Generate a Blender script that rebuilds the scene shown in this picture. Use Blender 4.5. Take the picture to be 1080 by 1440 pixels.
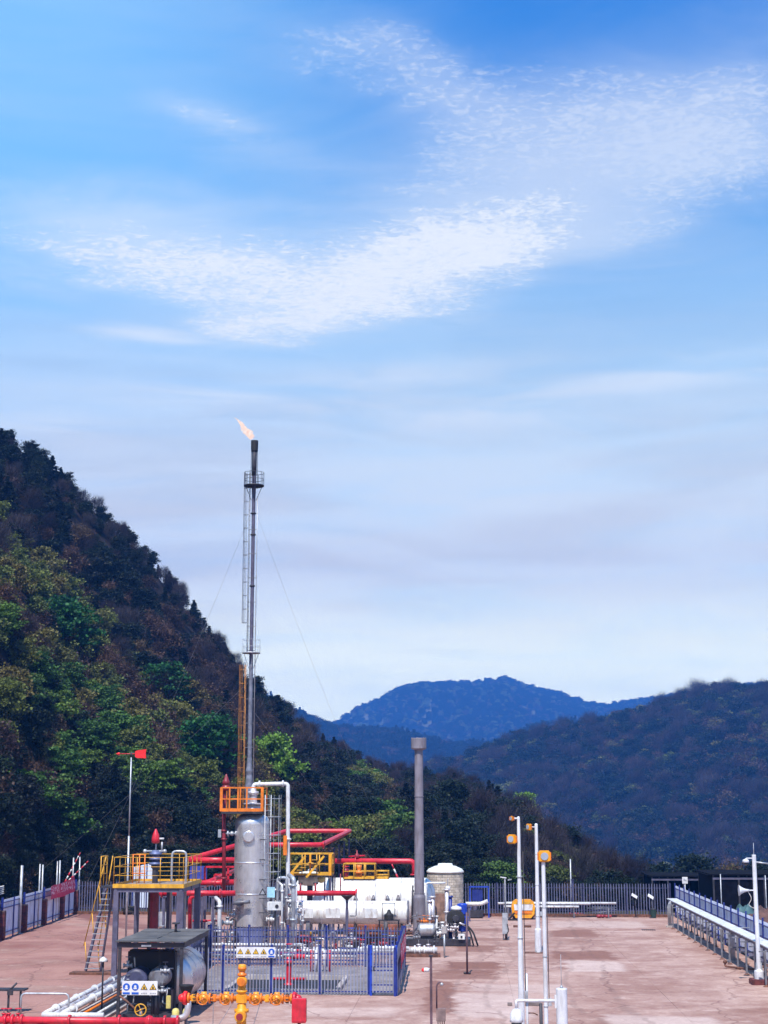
import bpy, bmesh, math, random
import numpy as np
from mathutils import Vector, Matrix, noise as mnoise

for o in list(bpy.data.objects):
    bpy.data.objects.remove(o)
SC = bpy.context.scene
COL = SC.collection
R = math.radians

# ------------------------------------------------------------------ camera
CAM_H = 7.7
FPX = 2160.0            # focal length in photo pixels (photo 1080 x 1440)
PITCH = math.atan(406 / FPX)
YAW = R(3.0)
cam = bpy.data.cameras.new('camera')
cam.sensor_fit = 'VERTICAL'
cam.sensor_height = 24.0
cam.sensor_width = 18.0
cam.lens = 24.0 * FPX / 1440.0
cam.clip_start = 0.5
cam.clip_end = 9000
camo = bpy.data.objects.new('camera', cam)
camo.location = (0, 0, CAM_H)
camo.rotation_euler = (math.pi / 2 + PITCH, 0, YAW)
COL.objects.link(camo)
SC.camera = camo

_r = Vector((math.cos(YAW), math.sin(YAW), 0))
_fh = Vector((-math.sin(YAW), math.cos(YAW), 0))
_f = _fh * math.cos(PITCH) + Vector((0, 0, math.sin(PITCH)))
_u = -_fh * math.sin(PITCH) + Vector((0, 0, math.cos(PITCH)))

def ray(px, py):
    """direction in the place for a measured point of the photo (surveying helper)"""
    return (_r * (px - 540) + _u * (720 - py) + _f * FPX).normalized()

def G(px, py, z=0.0):
    d = ray(px, py); t = (z - CAM_H) / d.z
    return d.x * t, d.y * t

def A(px, py, Y):
    d = ray(px, py); t = Y / d.y
    return d.x * t, CAM_H + d.z * t

def azel(px, py):
    d = ray(px, py)
    return math.atan2(d.x, d.y), math.asin(d.z)

# ------------------------------------------------------------------ sky, sun, exposure
SUN_EL = R(57)
SUN_AZ = R(187)         # clockwise from +Y (towards +X): the sun stands high behind the camera
SC.view_settings.view_transform = 'Standard'
SC.view_settings.look = 'None'
SC.view_settings.exposure = 0.36
SC.view_settings.gamma = 1.0
SC.view_settings.use_curve_mapping = False

W = bpy.data.worlds.new('World')
SC.world = W
W.use_nodes = True

class NT:
    """tiny expression helper over a node tree"""
    def __init__(s, nt): s.nt = nt
    def new(s, t, **kw):
        n = s.nt.nodes.new(t)
        for k, v in kw.items(): setattr(n, k, v)
        return n
    def link(s, a, b):
        if isinstance(a, (int, float)): b.default_value = a
        elif isinstance(a, (tuple, list)):
            b.default_value = a if len(a) == len(b.default_value) else tuple(a) + (1,)
        else: s.nt.links.new(a, b)
    def m(s, op, a, b=None, c=None, clamp=False):
        n = s.new('ShaderNodeMath', operation=op, use_clamp=clamp)
        s.link(a, n.inputs[0])
        if b is not None: s.link(b, n.inputs[1])
        if c is not None: s.link(c, n.inputs[2])
        return n.outputs[0]
    def ss(s, x, lo, hi, a=0.0, b=1.0):
        n = s.new('ShaderNodeMapRange', interpolation_type='SMOOTHSTEP')
        s.link(x, n.inputs[0]); s.link(lo, n.inputs[1]); s.link(hi, n.inputs[2])
        n.inputs[3].default_value = a; n.inputs[4].default_value = b
        return n.outputs[0]
    def mix(s, f, a, b, mode='MIX'):
        n = s.new('ShaderNodeMix', data_type='RGBA', blend_type=mode)
        s.link(f, n.inputs[0]); s.link(a, n.inputs[6]); s.link(b, n.inputs[7])
        return n.outputs[2]
    def noise(s, vec, scale, detail=3, rough=0.5, dist=0.0):
        n = s.new('ShaderNodeTexNoise')
        if vec is not None: s.link(vec, n.inputs['Vector'])
        n.inputs['Scale'].default_value = scale; n.inputs['Detail'].default_value = detail
        n.inputs['Roughness'].default_value = rough; n.inputs['Distortion'].default_value = dist
        return n.outputs['Fac']
    def comb(s, x, y, z=0.0):
        n = s.new('ShaderNodeCombineXYZ')
        s.link(x, n.inputs[0]); s.link(y, n.inputs[1]); s.link(z, n.inputs[2])
        return n.outputs[0]
    def ramp(s, f, stops):
        n = s.new('ShaderNodeValToRGB'); s.link(f, n.inputs[0])
        e = n.color_ramp.elements
        while len(e) > 1: e.remove(e[-1])
        e[0].position = stops[0][0]; e[0].color = tuple(stops[0][1]) + (1,)
        for p, c in stops[1:]:
            k = e.new(p); k.color = tuple(c) + (1,)
        return n.outputs[0]

w = NT(W.node_tree)
bg = W.node_tree.nodes['Background']
sky = w.new('ShaderNodeTexSky', sky_type='NISHITA')
sky.sun_disc = False
sky.sun_elevation = SUN_EL
sky.sun_rotation = SUN_AZ
sky.altitude = 300
sky.air_density = 1.35
sky.dust_density = 0.9
sky.ozone_density = 4.5
tc = w.new('ShaderNodeTexCoord')
sp = w.new('ShaderNodeSeparateXYZ'); w.link(tc.outputs['Generated'], sp.inputs[0])
dx, dy, dz = sp.outputs
az0 = w.m('ARCTAN2', dx, dy)
el0 = w.m('ARCSINE', dz)
zc = w.m('MAXIMUM', dz, 0.04)
pl = w.comb(w.m('DIVIDE', dx, zc), w.m('DIVIDE', dy, zc))
plx = w.comb(w.m('MULTIPLY', w.m('DIVIDE', dx, zc), 0.55), w.m('DIVIDE', dy, zc))
ripple = w.noise(pl, 46, 3, 0.5, 1.2)
rows = w.noise(plx, 72, 2, 0.5, 1.2)
lump = w.noise(plx, 13, 4, 0.62, 0.8)
broad = w.noise(plx, 3.0, 5, 0.6, 0.8)
wob = w.noise(plx, 4.2, 4, 0.6, 0.5); wob2 = w.noise(pl, 3.1, 4, 0.6, 0.5)
az = w.m('MULTIPLY_ADD', w.m('SUBTRACT', wob, 0.5), 0.13, az0)
el = w.m('MULTIPLY_ADD', w.m('SUBTRACT', wob2, 0.5), 0.045, el0)
def blobs(lst):
    tot = None
    for (px, py, rx, ry, rot, amp) in lst:
        a0, e0 = azel(px, py)
        c, s_ = math.cos(R(rot)), math.sin(R(rot))
        du = w.m('SUBTRACT', az, a0); dv = w.m('SUBTRACT', e0, el)
        p = w.m('MULTIPLY_ADD', du, c * FPX / rx, w.m('MULTIPLY', dv, s_ * FPX / rx))
        q = w.m('MULTIPLY_ADD', dv, c * FPX / ry, w.m('MULTIPLY', du, -s_ * FPX / ry))
        d2 = w.m('MULTIPLY_ADD', p, p, w.m('MULTIPLY', q, q))
        g = w.m('MULTIPLY', w.m('EXPONENT', w.m('MULTIPLY', d2, -1.0)), amp)
        tot = g if tot is None else w.m('ADD', tot, g)
    return tot
core = blobs([(70, 350, 150, 34, 4, .45), (200, 345, 170, 48, 6, .6), (330, 385, 170, 58, 6, .8), (480, 400, 150, 50, -4, .75), (600, 345, 130, 50, -16, .75),
              (740, 290, 130, 40, -20, .75), (400, 450, 110, 26, -4, .5), (720, 350, 120, 34, -10, .6), (600, 410, 130, 34, -8, .55), (560, 345, 150, 50, -6, .3)])
thin = blobs([(850, 170, 230, 84, 4, .8), (1020, 205, 190, 72, 8, .85), (900, 270, 180, 62, -10, .75), (470, 78, 140, 42, 10, .75), (610, 115, 120, 46, 24, .6), (720, 200, 180, 60, -10, .4), (250, 300, 260, 50, 0, .45),
              (300, 176, 90, 22, 14, .65), (640, 250, 170, 34, -6, .6), (870, 330, 110, 34, -6, .55), (1060, 120, 120, 40, 0, .3), (400, 200, 140, 34, 14, .28), (130, 290, 150, 30, 0, .35)])
tex = w.m('ADD', w.m('MULTIPLY', ripple, 0.42), w.m('ADD', w.m('MULTIPLY', rows, 0.28), w.m('MULTIPLY', lump, 0.30)))
tx = w.m('SUBTRACT', tex, 0.5); br = w.m('SUBTRACT', broad, 0.5)
cov = w.m('MULTIPLY_ADD', br, 1.3, core)
fine = w.m('SUBTRACT', w.m('ADD', w.m('MULTIPLY', ripple, 0.6), w.m('MULTIPLY', rows, 0.4)), 0.5)
raw = w.m('MULTIPLY_ADD', fine, 1.8, w.m('MULTIPLY_ADD', tx, 1.2, w.m('MULTIPLY', cov, 0.8)))
dens1 = w.m('MULTIPLY', w.m('MULTIPLY', w.ss(raw, -0.25, 1.32), w.ss(core, 0.0, 0.65)), 0.97)
covt = w.m('MULTIPLY_ADD', br, 1.2, thin)
rawt = w.m('MULTIPLY_ADD', fine, 1.6, w.m('MULTIPLY_ADD', tx, 1.2, w.m('MULTIPLY', covt, 0.68)))
denst = w.m('MULTIPLY', w.m('MULTIPLY', w.ss(rawt, -0.25, 1.35), w.ss(thin, 0.0, 0.75)), 0.64)
allc = w.m('ADD', core, w.m('MULTIPLY', thin, 0.6))
soft = w.m('MULTIPLY', w.ss(w.m('MULTIPLY_ADD', br, 0.9, allc), -0.25, 1.1), 0.54)
dens1 = w.m('MAXIMUM', dens1, denst)
edge = allc
el = el0; az = az0
# smooth streaks low in the sky
st = w.comb(w.m('MULTIPLY', az, 5.0), w.m('MULTIPLY', el, 34.0))
streak = w.noise(st, 1.3, 5, 0.55, 0.6)
low = blobs([(215, 472, 110, 14, 3, .9), (480, 540, 260, 26, -5, .65), (930, 530, 330, 26, -7, .7), (640, 590, 300, 20, 2, .5), (60, 600, 130, 30, 4, .6), (250, 560, 200, 18, 2, .4),
             (60, 395, 130, 22, 6, .5)])
dens2 = w.m('MULTIPLY', w.m('MULTIPLY', low, w.ss(streak, 0.30, 0.68)), 0.75, clamp=True)
veil = w.m('MULTIPLY', w.ss(el, R(22), R(8.5)), w.ss(streak, 0.12, 0.62, 0.66, 1.0))
veil = w.m('MULTIPLY', veil, 0.9)
grey = w.noise(st, 0.8, 4, 0.5, 0.9)
veilcol = w.mix(w.ss(grey, 0.38, 0.66), (6.7, 6.9, 6.8), (5.8, 5.7, 5.55))
veilcol = w.mix(w.ss(el, R(9.0), R(3.0)), veilcol, (15.5, 15.2, 9.0))
c0 = sky.outputs[0]
tint = w.mix(w.ss(el, R(33), R(14)), (0.09, 0.80, 1.52), (1.15, 1.42, 1.36))
c0 = w.mix(1.0, c0, tint, 'MULTIPLY')
lefthaze = w.m('MULTIPLY', w.ss(w.m('SINE', az), 0.06, -0.30), 0.88)
c0 = w.mix(lefthaze, c0, (1.8, 4.5, 7.8))
c1 = w.mix(veil, c0, veilcol)
d = w.m('MAXIMUM', w.m('MAXIMUM', dens1, soft), dens2)
c2 = w.mix(d, c1, (6.9, 7.2, 7.4))
w.link(c2, bg.inputs[0])
bg.inputs[1].default_value = 0.11
W.cycles.sampling_method = 'AUTOMATIC'

sl = bpy.data.lights.new('sun', 'SUN')
sl.energy = 5.0
sl.angle = R(0.53)
sl.color = (1.0, 0.955, 0.89)
so = bpy.data.objects.new('sun', sl)
sd = Vector((math.sin(SUN_AZ) * math.cos(SUN_EL), math.cos(SUN_AZ) * math.cos(SUN_EL), math.sin(SUN_EL)))
so.rotation_euler = sd.to_track_quat('Z', 'Y').to_euler()
so.location = (-10, -50, 80)
COL.objects.link(so)

# ------------------------------------------------------------------ materials
MATS = {}
def mat(name, col=(0.5, 0.5, 0.5), rough=0.5, metal=0.0, var=0.12, scale=3.0, bump=0.0, dirt=None, dirt_amt=0.0, spec=0.5, island=0.0):
    """painted/metal surface: base colour broken by soft noise, optional dirt that gathers in blotches and streaks"""
    if name in MATS: return MATS[name]
    m = bpy.data.materials.new(name); m.use_nodes = True
    t = NT(m.node_tree); b = m.node_tree.nodes['Principled BSDF']
    g = t.new('ShaderNodeNewGeometry')
    n1 = t.noise(g.outputs['Position'], scale, 5, 0.6)
    dark = tuple(c * (1 - var * 2) for c in col); lite = tuple(min(1, c * (1 + var)) for c in col)
    c = t.mix(t.ss(n1, 0.3, 0.7), dark, lite)
    if dirt:
        mp = t.new('ShaderNodeMapping'); mp.inputs['Scale'].default_value = (5, 5, 0.9)
        t.link(g.outputs['Position'], mp.inputs[0])
        n2 = t.noise(mp.outputs[0], 1.1, 6, 0.65)
        c = t.mix(t.m('MULTIPLY', t.ss(n2, 0.48, 0.68), dirt_amt), c, dirt)
    if island:
        i = t.m('MULTIPLY_ADD', g.outputs['Random Per Island'], island * 2, 1 - island)
        c = t.mix(1.0, c, t.comb(i, i, i), 'MULTIPLY')
    t.link(c, b.inputs['Base Color'])
    b.inputs['Metallic'].default_value = metal
    t.link(t.ss(n1, 0.2, 0.8, max(0, rough - 0.09), min(1, rough + 0.09)), b.inputs['Roughness'])
    b.inputs['Specular IOR Level'].default_value = spec
    if bump:
        bn = t.new('ShaderNodeBump'); bn.inputs['Strength'].default_value = bump; bn.inputs['Distance'].default_value = 0.02
        t.link(t.noise(g.outputs['Position'], scale * 9, 3), bn.inputs['Height']); t.link(bn.outputs[0], b.inputs['Normal'])
    MATS[name] = m
    return m

def leafmat(name, stops, rough=0.6, trans=0.25, island=0.45):
    m = bpy.data.materials.new(name); m.use_nodes = True
    t = NT(m.node_tree); b = m.node_tree.nodes['Principled BSDF']
    oi = t.new('ShaderNodeObjectInfo'); g = t.new('ShaderNodeNewGeometry')
    c = t.ramp(oi.outputs['Random'], stops)
    i = t.m('MULTIPLY_ADD', g.outputs['Random Per Island'], island * 2, 1 - island)
    c = t.mix(1.0, c, t.comb(i, i, i), 'MULTIPLY')
    t.link(c, b.inputs['Base Color']); b.inputs['Roughness'].default_value = rough
    b.inputs['Specular IOR Level'].default_value = 0.25
    if trans:
        tr = t.new('ShaderNodeBsdfTranslucent'); t.link(c, tr.inputs[0])
        mx = t.new('ShaderNodeMixShader'); mx.inputs[0].default_value = trans
        t.link(b.outputs[0], mx.inputs[1]); t.link(tr.outputs[0], mx.inputs[2])
        t.link(mx.outputs[0], m.node_tree.nodes['Material Output'].inputs[0])
    MATS[name] = m
    return m

# ------------------------------------------------------------------ object helpers
def link(o): COL.objects.link(o); return o
def tag(o, label=None, cat=None, group=None, kind=None):
    if label: o['label'] = label
    if cat: o['category'] = cat
    if group: o['group'] = group
    if kind: o['kind'] = kind
    return o
def thing(name, label, cat, loc=(0, 0, 0), rz=0.0, group=None):
    o = bpy.data.objects.new(name, None); o.empty_display_size = 0.3
    o.location = loc if len(loc) == 3 else (loc[0], loc[1], 0.0)
    o.rotation_euler = (0, 0, rz)
    link(o); return tag(o, label, cat, group)
def children(o): return [c for c in bpy.data.objects if c.parent == o]
def copy_tree(o, loc=None, rz=None, label=None, parent=None):
    c = o.copy(); link(c); c.parent = parent
    if loc is not None: c.location = loc if len(loc) == 3 else (loc[0], loc[1], 0)
    if rz is not None: c.rotation_euler = (0, 0, rz)
    if label: c['label'] = label
    for ch in children(o): copy_tree(ch, parent=c)
    return c

class MB:
    def __init__(s): s.v = []; s.f = []; s.s = []; s.mi = []; s.cur = 0
    def add(s, vs, fs, smooth=False):
        b = len(s.v); s.v += [tuple(p) for p in vs]
        for f in fs:
            s.f.append(tuple(i + b for i in f)); s.s.append(smooth); s.mi.append(s.cur)
        return s
    def box(s, c, d, rz=0.0, rx=0.0, ry=0.0, bev=0.0):
        x, y, z = d[0] / 2, d[1] / 2, d[2] / 2
        M = Matrix.Translation(c) @ Matrix.Rotation(rz, 4, 'Z') @ Matrix.Rotation(ry, 4, 'Y') @ Matrix.Rotation(rx, 4, 'X')
        if bev <= 0:
            vs = [(-x, -y, -z), (x, -y, -z), (x, y, -z), (-x, y, -z), (-x, -y, z), (x, -y, z), (x, y, z), (-x, y, z)]
            fs = [(0, 3, 2, 1), (4, 5, 6, 7), (0, 1, 5, 4), (1, 2, 6, 5), (2, 3, 7, 6), (3, 0, 4, 7)]
            return s.add([M @ Vector(p) for p in vs], fs)
        b = min(bev, x * .9, y * .9, z * .9)
        bm = bmesh.new(); bmesh.ops.create_cube(bm, size=1.0)
        for vv in bm.verts: vv.co = Vector((vv.co.x * 2 * x, vv.co.y * 2 * y, vv.co.z * 2 * z))
        bmesh.ops.bevel(bm, geom=bm.edges[:], offset=b, segments=2, affect='EDGES')
        bm.verts.index_update()
        s.add([M @ vv.co for vv in bm.verts], [[q.index for q in f.verts] for f in bm.faces])
        bm.free(); return s
    def bar(s, a, b, w_=0.05, h=None):
        """square section bar from a to b"""
        a = Vector(a); b = Vector(b); d_ = b - a; L = d_.length
        h = h or w_
        q = d_.to_track_quat('Z', 'Y').to_matrix().to_4x4()
        M = Matrix.Translation((a + b) / 2) @ q
        x, y, z = w_ / 2, h / 2, L / 2
        vs = [(-x, -y, -z), (x, -y, -z), (x, y, -z), (-x, y, -z), (-x, -y, z), (x, -y, z), (x, y, z), (-x, y, z)]
        fs = [(0, 3, 2, 1), (4, 5, 6, 7), (0, 1, 5, 4), (1, 2, 6, 5), (2, 3, 7, 6), (3, 0, 4, 7)]
        return s.add([M @ Vector(p) for p in vs], fs)
    def tube(s, pts, r, n=8, cap=True, r2=None, bend=0.0):
        """round tube along a polyline (corners optionally rounded by bend radius)"""
        P = [Vector(p) for p in pts]
        if bend > 0 and len(P) > 2:
            Q = [P[0]]
            for i in range(1, len(P) - 1):
                a, b, c = P[i - 1], P[i], P[i + 1]
                k = min(bend, (a - b).length * .49, (c - b).length * .49)
                p0 = b + (a - b).normalized() * k; p1 = b + (c - b).normalized() * k
                for j in range(5):
                    t = j / 4; Q.append(p0 * (1 - t) ** 2 + b * 2 * t * (1 - t) + p1 * t * t)
            Q.append(P[-1]); P = Q
        rs = [r] * len(P) if r2 is None else [r + (r2 - r) * i / (len(P) - 1) for i in range(len(P))]
        vs = []; prev = None
        for i, p in enumerate(P):
            d_ = (P[min(i + 1, len(P) - 1)] - P[max(i - 1, 0)]).normalized()
            if prev is None:
                up = Vector((0, 0, 1)) if abs(d_.z) < .9 else Vector((1, 0, 0))
                e1 = d_.cross(up).normalized()
            else: e1 = (prev - d_ * prev.dot(d_)).normalized()
            prev = e1; e2 = d_.cross(e1)
            for j in range(n):
                a = 2 * math.pi * j / n
                vs.append(p + (e1 * math.cos(a) + e2 * math.sin(a)) * rs[i])
        fs = []
        for i in range(len(P) - 1):
            for j in range(n):
                k = (j + 1) % n
                fs.append((i * n + j, i * n + k, (i + 1) * n + k, (i + 1) * n + j))
        s.add(vs, fs, True)
        if cap:
            b = len(s.v) - len(vs)
            s.f.append(tuple(b + j for j in range(n - 1, -1, -1))); s.s.append(False); s.mi.append(s.cur)
            s.f.append(tuple(b + (len(P) - 1) * n + j for j in range(n))); s.s.append(False); s.mi.append(s.cur)
        return s
    def lathe(s, prof, o=(0, 0, 0), axis='Z', n=24, smooth=True):
        """prof: list of (radius, height) along the axis; long straight runs get holding loops so that seams stay crisp"""
        if smooth and len(prof) > 2:
            q = [prof[0]]
            for (r0, h0), (r1, h1) in zip(prof, prof[1:]):
                L = math.hypot(r1 - r0, h1 - h0)
                if L > .25:
                    k = .03 / L; q += [(r0 + (r1 - r0) * k, h0 + (h1 - h0) * k), (r1 + (r0 - r1) * k, h1 + (h0 - h1) * k)]
                q.append((r1, h1))
            prof = q
        vs = []; fs = []
        for (r, h) in prof:
            for j in range(n):
                a = 2 * math.pi * j / n; c, k = math.cos(a) * r, math.sin(a) * r
                p = {'Z': (c, k, h), 'X': (h, c, k), 'Y': (k, h, c)}[axis]
                vs.append((p[0] + o[0], p[1] + o[1], p[2] + o[2]))
        for i in range(len(prof) - 1):
            for j in range(n):
                k = (j + 1) % n
                fs.append((i * n + j, i * n + k, (i + 1) * n + k, (i + 1) * n + j))
        s.add(vs, fs, smooth)
        b = len(s.v) - len(vs)
        for e, ring in ((0, range(n - 1, -1, -1)), (len(prof) - 1, range(n))):
            if prof[e][0] > 1e-4:
                s.f.append(tuple(b + e * n + j for j in ring)); s.s.append(False); s.mi.append(s.cur)
        return s
    def ball(s, c, r, n=12, sz=1.0):
        prof = [(max(1e-5, r * math.cos(t)), r * sz * math.sin(t)) for t in [math.pi * (i / (n // 2) - .5) for i in range(n // 2 + 1)]]
        return s.lathe(prof, c, 'Z', n)
    def torus(s, c, R_, r, axis='Z', n=16, m=6, arc=1.0):
        vs = []; fs = []
        for i in range(n + (0 if arc >= 1 else 1)):
            a = 2 * math.pi * arc * i / n
            for j in range(m):
                b = 2 * math.pi * j / m
                x, y, z = (R_ + r * math.cos(b)) * math.cos(a), (R_ + r * math.cos(b)) * math.sin(a), r * math.sin(b)
                p = {'Z': (x, y, z), 'X': (z, x, y), 'Y': (x, z, y)}[axis]
                vs.append((p[0] + c[0], p[1] + c[1], p[2] + c[2]))
        for i in range(n):
            i2 = (i + 1) % n if arc >= 1 else i + 1
            for j in range(m):
                k = (j + 1) % m
                fs.append((i * m + j, i * m + k, i2 * m + k, i2 * m + j))
        return s.add(vs, fs, True)
    def prism(s, pts, a, b, axis='Y'):
        """extrude a 2D outline between a and b along the axis; pts are (x,z) for Y, (y,z) for X, (x,y) for Z"""
        n = len(pts); vs = []
        for h in (a, b):
            for p, q in pts: vs.append({'Y': (p, h, q), 'X': (h, p, q), 'Z': (p, q, h)}[axis])
        fs = [tuple(range(n)), tuple(range(2 * n - 1, n - 1, -1))] + [(i, n + i, n + (i + 1) % n, (i + 1) % n) for i in range(n)]
        return s.add(vs, fs)
    def mesh(s, name, mats):
        me = bpy.data.meshes.new(name)
        me.from_pydata(s.v, [], s.f)
        me.polygons.foreach_set('use_smooth', s.s)
        me.polygons.foreach_set('material_index', s.mi)
        for m in (mats if isinstance(mats, (list, tuple)) else [mats]): me.materials.append(m)
        bm = bmesh.new(); bm.from_mesh(me); bmesh.ops.recalc_face_normals(bm, faces=bm.faces[:]); bm.to_mesh(me); bm.free()
        me.update(); return me
    def build(s, name, mats, parent=None, kind=None, label=None):
        o = bpy.data.objects.new(name, s.mesh(name, mats)); link(o); o.parent = parent
        if kind: o['kind'] = kind
        if label: o['label'] = label
        return o

def npmesh(name, V, F, mats, smooth=False, mi=None):
    """fast mesh from numpy arrays, F of shape (n, 3) or (n, 4)"""
    me = bpy.data.meshes.new(name)
    k = F.shape[1]
    me.vertices.add(len(V)); me.vertices.foreach_set('co', V.astype(np.float32).ravel())
    me.loops.add(F.size); me.loops.foreach_set('vertex_index', F.astype(np.int32).ravel())
    me.polygons.add(len(F)); me.polygons.foreach_set('loop_start', np.arange(len(F), dtype=np.int32) * k)
    me.polygons.foreach_set('use_smooth', np.full(len(F), smooth))
    if mi is not None: me.polygons.foreach_set('material_index', mi.astype(np.int32))
    for m in (mats if isinstance(mats, (list, tuple)) else [mats]): me.materials.append(m)
    me.update(calc_edges=True); return me
# ------------------------------------------------------------------ terrain
rng = np.random.default_rng(7)
def fbm(x, y, scale, seed=0, octs=5, ridge=False):
    """value noise in numpy"""
    out = np.zeros_like(x, dtype=float); amp = 1.0; tot = 0
    for o in range(octs):
        xs = x / scale * 2 ** o + 37.1 * seed + 11 * o; ys = y / scale * 2 ** o - 17.7 * seed + 5 * o
        xi = np.floor(xs); yi = np.floor(ys); xf = xs - xi; yf = ys - yi
        def h(a, b):
            n = np.sin(a * 127.1 + b * 311.7 + seed * 13.7) * 43758.5453
            return n - np.floor(n)
        u = xf * xf * (3 - 2 * xf); v = yf * yf * (3 - 2 * yf)
        n = (h(xi, yi) * (1 - u) + h(xi + 1, yi) * u) * (1 - v) + (h(xi, yi + 1) * (1 - u) + h(xi + 1, yi + 1) * u) * v
        n = 1 - np.abs(2 * n - 1) if ridge else n * 2 - 1
        out += n * amp; tot += amp; amp *= 0.5
    return out / tot

class Hill:
    """a ridge: crest line surveyed as points (px, py, distance), foot distance and foot height along the bearing"""
    def __init__(s, crest, foot, z0, back, bump, bscale, seed, drop=0.0, shape=0.85):
        a = []; r = []; z = []
        for px, py, D in crest:
            d_ = ray(px, py); hl = math.hypot(d_.x, d_.y)
            a.append(math.atan2(d_.x, d_.y)); r.append(D); z.append(CAM_H + d_.z / hl * D - drop)
        s.a, s.r, s.z = map(np.array, (a, r, z))
        s.fa = np.array([azel(px, 1126)[0] for px, _ in foot]); s.fr = np.array([d for _, d in foot])
        s.z0, s.back, s.bump, s.bscale, s.seed, s.shape = z0, back, bump, bscale, seed, shape
    def h(s, x, y):
        al = np.arctan2(x, y); r = np.hypot(x, y)
        # waver the line of sight so that spurs and gullies do not point at one spot
        rc = np.interp(al, s.a, s.r); zc_ = np.interp(al, s.a, s.z); rf = np.interp(al, s.fa, s.fr)
        t = (r - rf) / (rc - rf)
        up = s.z0 + (zc_ - s.z0) * np.clip(t, 0, 1) ** s.shape
        dn = zc_ - (r - rc) * s.back
        z = np.where(t < 1, up, dn)
        z = np.where(t < 0, s.z0 + (r - rf) * 0.3, z)
        m = np.clip(t * 3, 0, 1) * np.clip(np.abs(1 - t) * 3 + 0.10, 0, 1)
        z = z + m * (s.bump * fbm(x + y * .5, y, s.bscale, s.seed) + s.bump * .35 * fbm(x, y, s.bscale * .22, s.seed + 3, 3))
        return z

near = Hill([(-900, 330, 170), (-400, 420, 190), (-120, 560, 200), (0, 600, 210), (50, 618, 211), (100, 662, 213), (150, 706, 216), (200, 755, 219), (235, 800, 221),
             (270, 843, 223), (300, 878, 226), (330, 918, 228), (370, 958, 232), (410, 992, 238), (450, 1026, 245), (490, 1050, 252),
             (540, 1078, 256), (590, 1080, 256), (640, 1085, 252), (690, 1105, 244), (740, 1128, 236), (780, 1158, 228), (820, 1190, 220),
             (860, 1226, 210), (900, 1262, 200), (960, 1300, 190), (1100, 1380, 180), (1400, 1500, 170)],
            [(-900, 60), (-300, 68), (-100, 84), (0, 97), (60, 109), (105, 117), (300, 116), (800, 112), (900, 116), (1400, 130)],
            0.0, 0.35, 6.0, 46.0, 2, drop=2.6, shape=0.92)
mid = Hill([(-600, 800, 820), (400, 1100, 800), (560, 1078, 800), (620, 1064, 800), (660, 1053, 800), (700, 1038, 800), (750, 1020, 800), (800, 1008, 800), (850, 1002, 790),
            (900, 988, 790), (950, 974, 780), (1000, 960, 780), (1030, 956, 780), (1080, 957, 780), (1200, 945, 770), (1500, 880, 760), (2200, 800, 760)],
           [(-600, 500), (500, 560), (800, 540), (1080, 500), (2200, 400)], -52.0, 0.2, 12.0, 120.0, 5, drop=11.0, shape=0.8)
ridge = Hill([(-600, 900, 1500), (200, 950, 1500), (380, 974, 1500), (410, 990, 1500), (450, 1006, 1500), (480, 1018, 1500), (520, 1021, 1500), (560, 1021, 1500), (600, 1032, 1500),
              (640, 1042, 1500), (700, 1036, 1500), (760, 1012, 1500), (900, 1000, 1500), (2000, 1000, 1500)],
             [(-600, 1100), (2000, 1100)], -60.0, 0.2, 26.0, 240.0, 8, drop=14.0, shape=0.8)
far = Hill([(-900, 1010, 2800), (300, 1020, 2800), (470, 1024, 2800), (492, 1009, 2800), (505, 998, 2800), (530, 985, 2800), (560, 967, 2800), (580, 959, 2800), (600, 957, 2800), (640, 953, 2800),
            (680, 952, 2800), (700, 947, 2800), (710, 944, 2800), (725, 951, 2800), (740, 957, 2800), (770, 963, 2800), (800, 971, 2800), (830, 981, 2800), (850, 984, 2800),
            (880, 978, 2800), (920, 973, 2800), (960, 966, 2800), (1000, 958, 2800), (1100, 950, 2800), (1500, 940, 2800), (2400, 1000, 2800)],
           [(-900, 1900), (2400, 1900)], -60.0, 0.25, 62.0, 460.0, 4, drop=18.0, shape=0.75)

def ground_h(x, y):
    z = np.zeros_like(x)
    yb = np.clip((y - 112) / 300, 0, 1); z -= 55 * (yb * yb * (3 - 2 * yb))
    xr = np.clip((x - 34) / 240, 0, 1); z = np.minimum(z, -55 * (xr * xr * (3 - 2 * xr)))
    z = z + np.clip((np.maximum(y - 125, x - 45)) / 60, 0, 1) * 2.5 * fbm(x, y, 40, 9)
    return z - 0.03

def polar_sheet(name, fn, a0, a1, na, r0, r1, nr, m, geo=True, label=None):
    al = np.linspace(a0, a1, na); rr = np.geomspace(r0, r1, nr) if geo else np.linspace(r0, r1, nr)
    Rr, Al = np.meshgrid(rr, al, indexing='ij'); X = np.sin(Al) * Rr; Y = np.cos(Al) * Rr
    Z = fn(X, Y); V = np.stack([X, Y, Z], -1).reshape(-1, 3)
    i, j = np.meshgrid(np.arange(nr - 1), np.arange(na - 1), indexing='ij'); b = (i * na + j).ravel()
    F = np.stack([b, b + 1, b + na + 1, b + na], -1)
    o = bpy.data.objects.new(name, npmesh(name, V, F[:, ::-1], m, True)); link(o); o['kind'] = 'structure'
    return o

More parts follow.
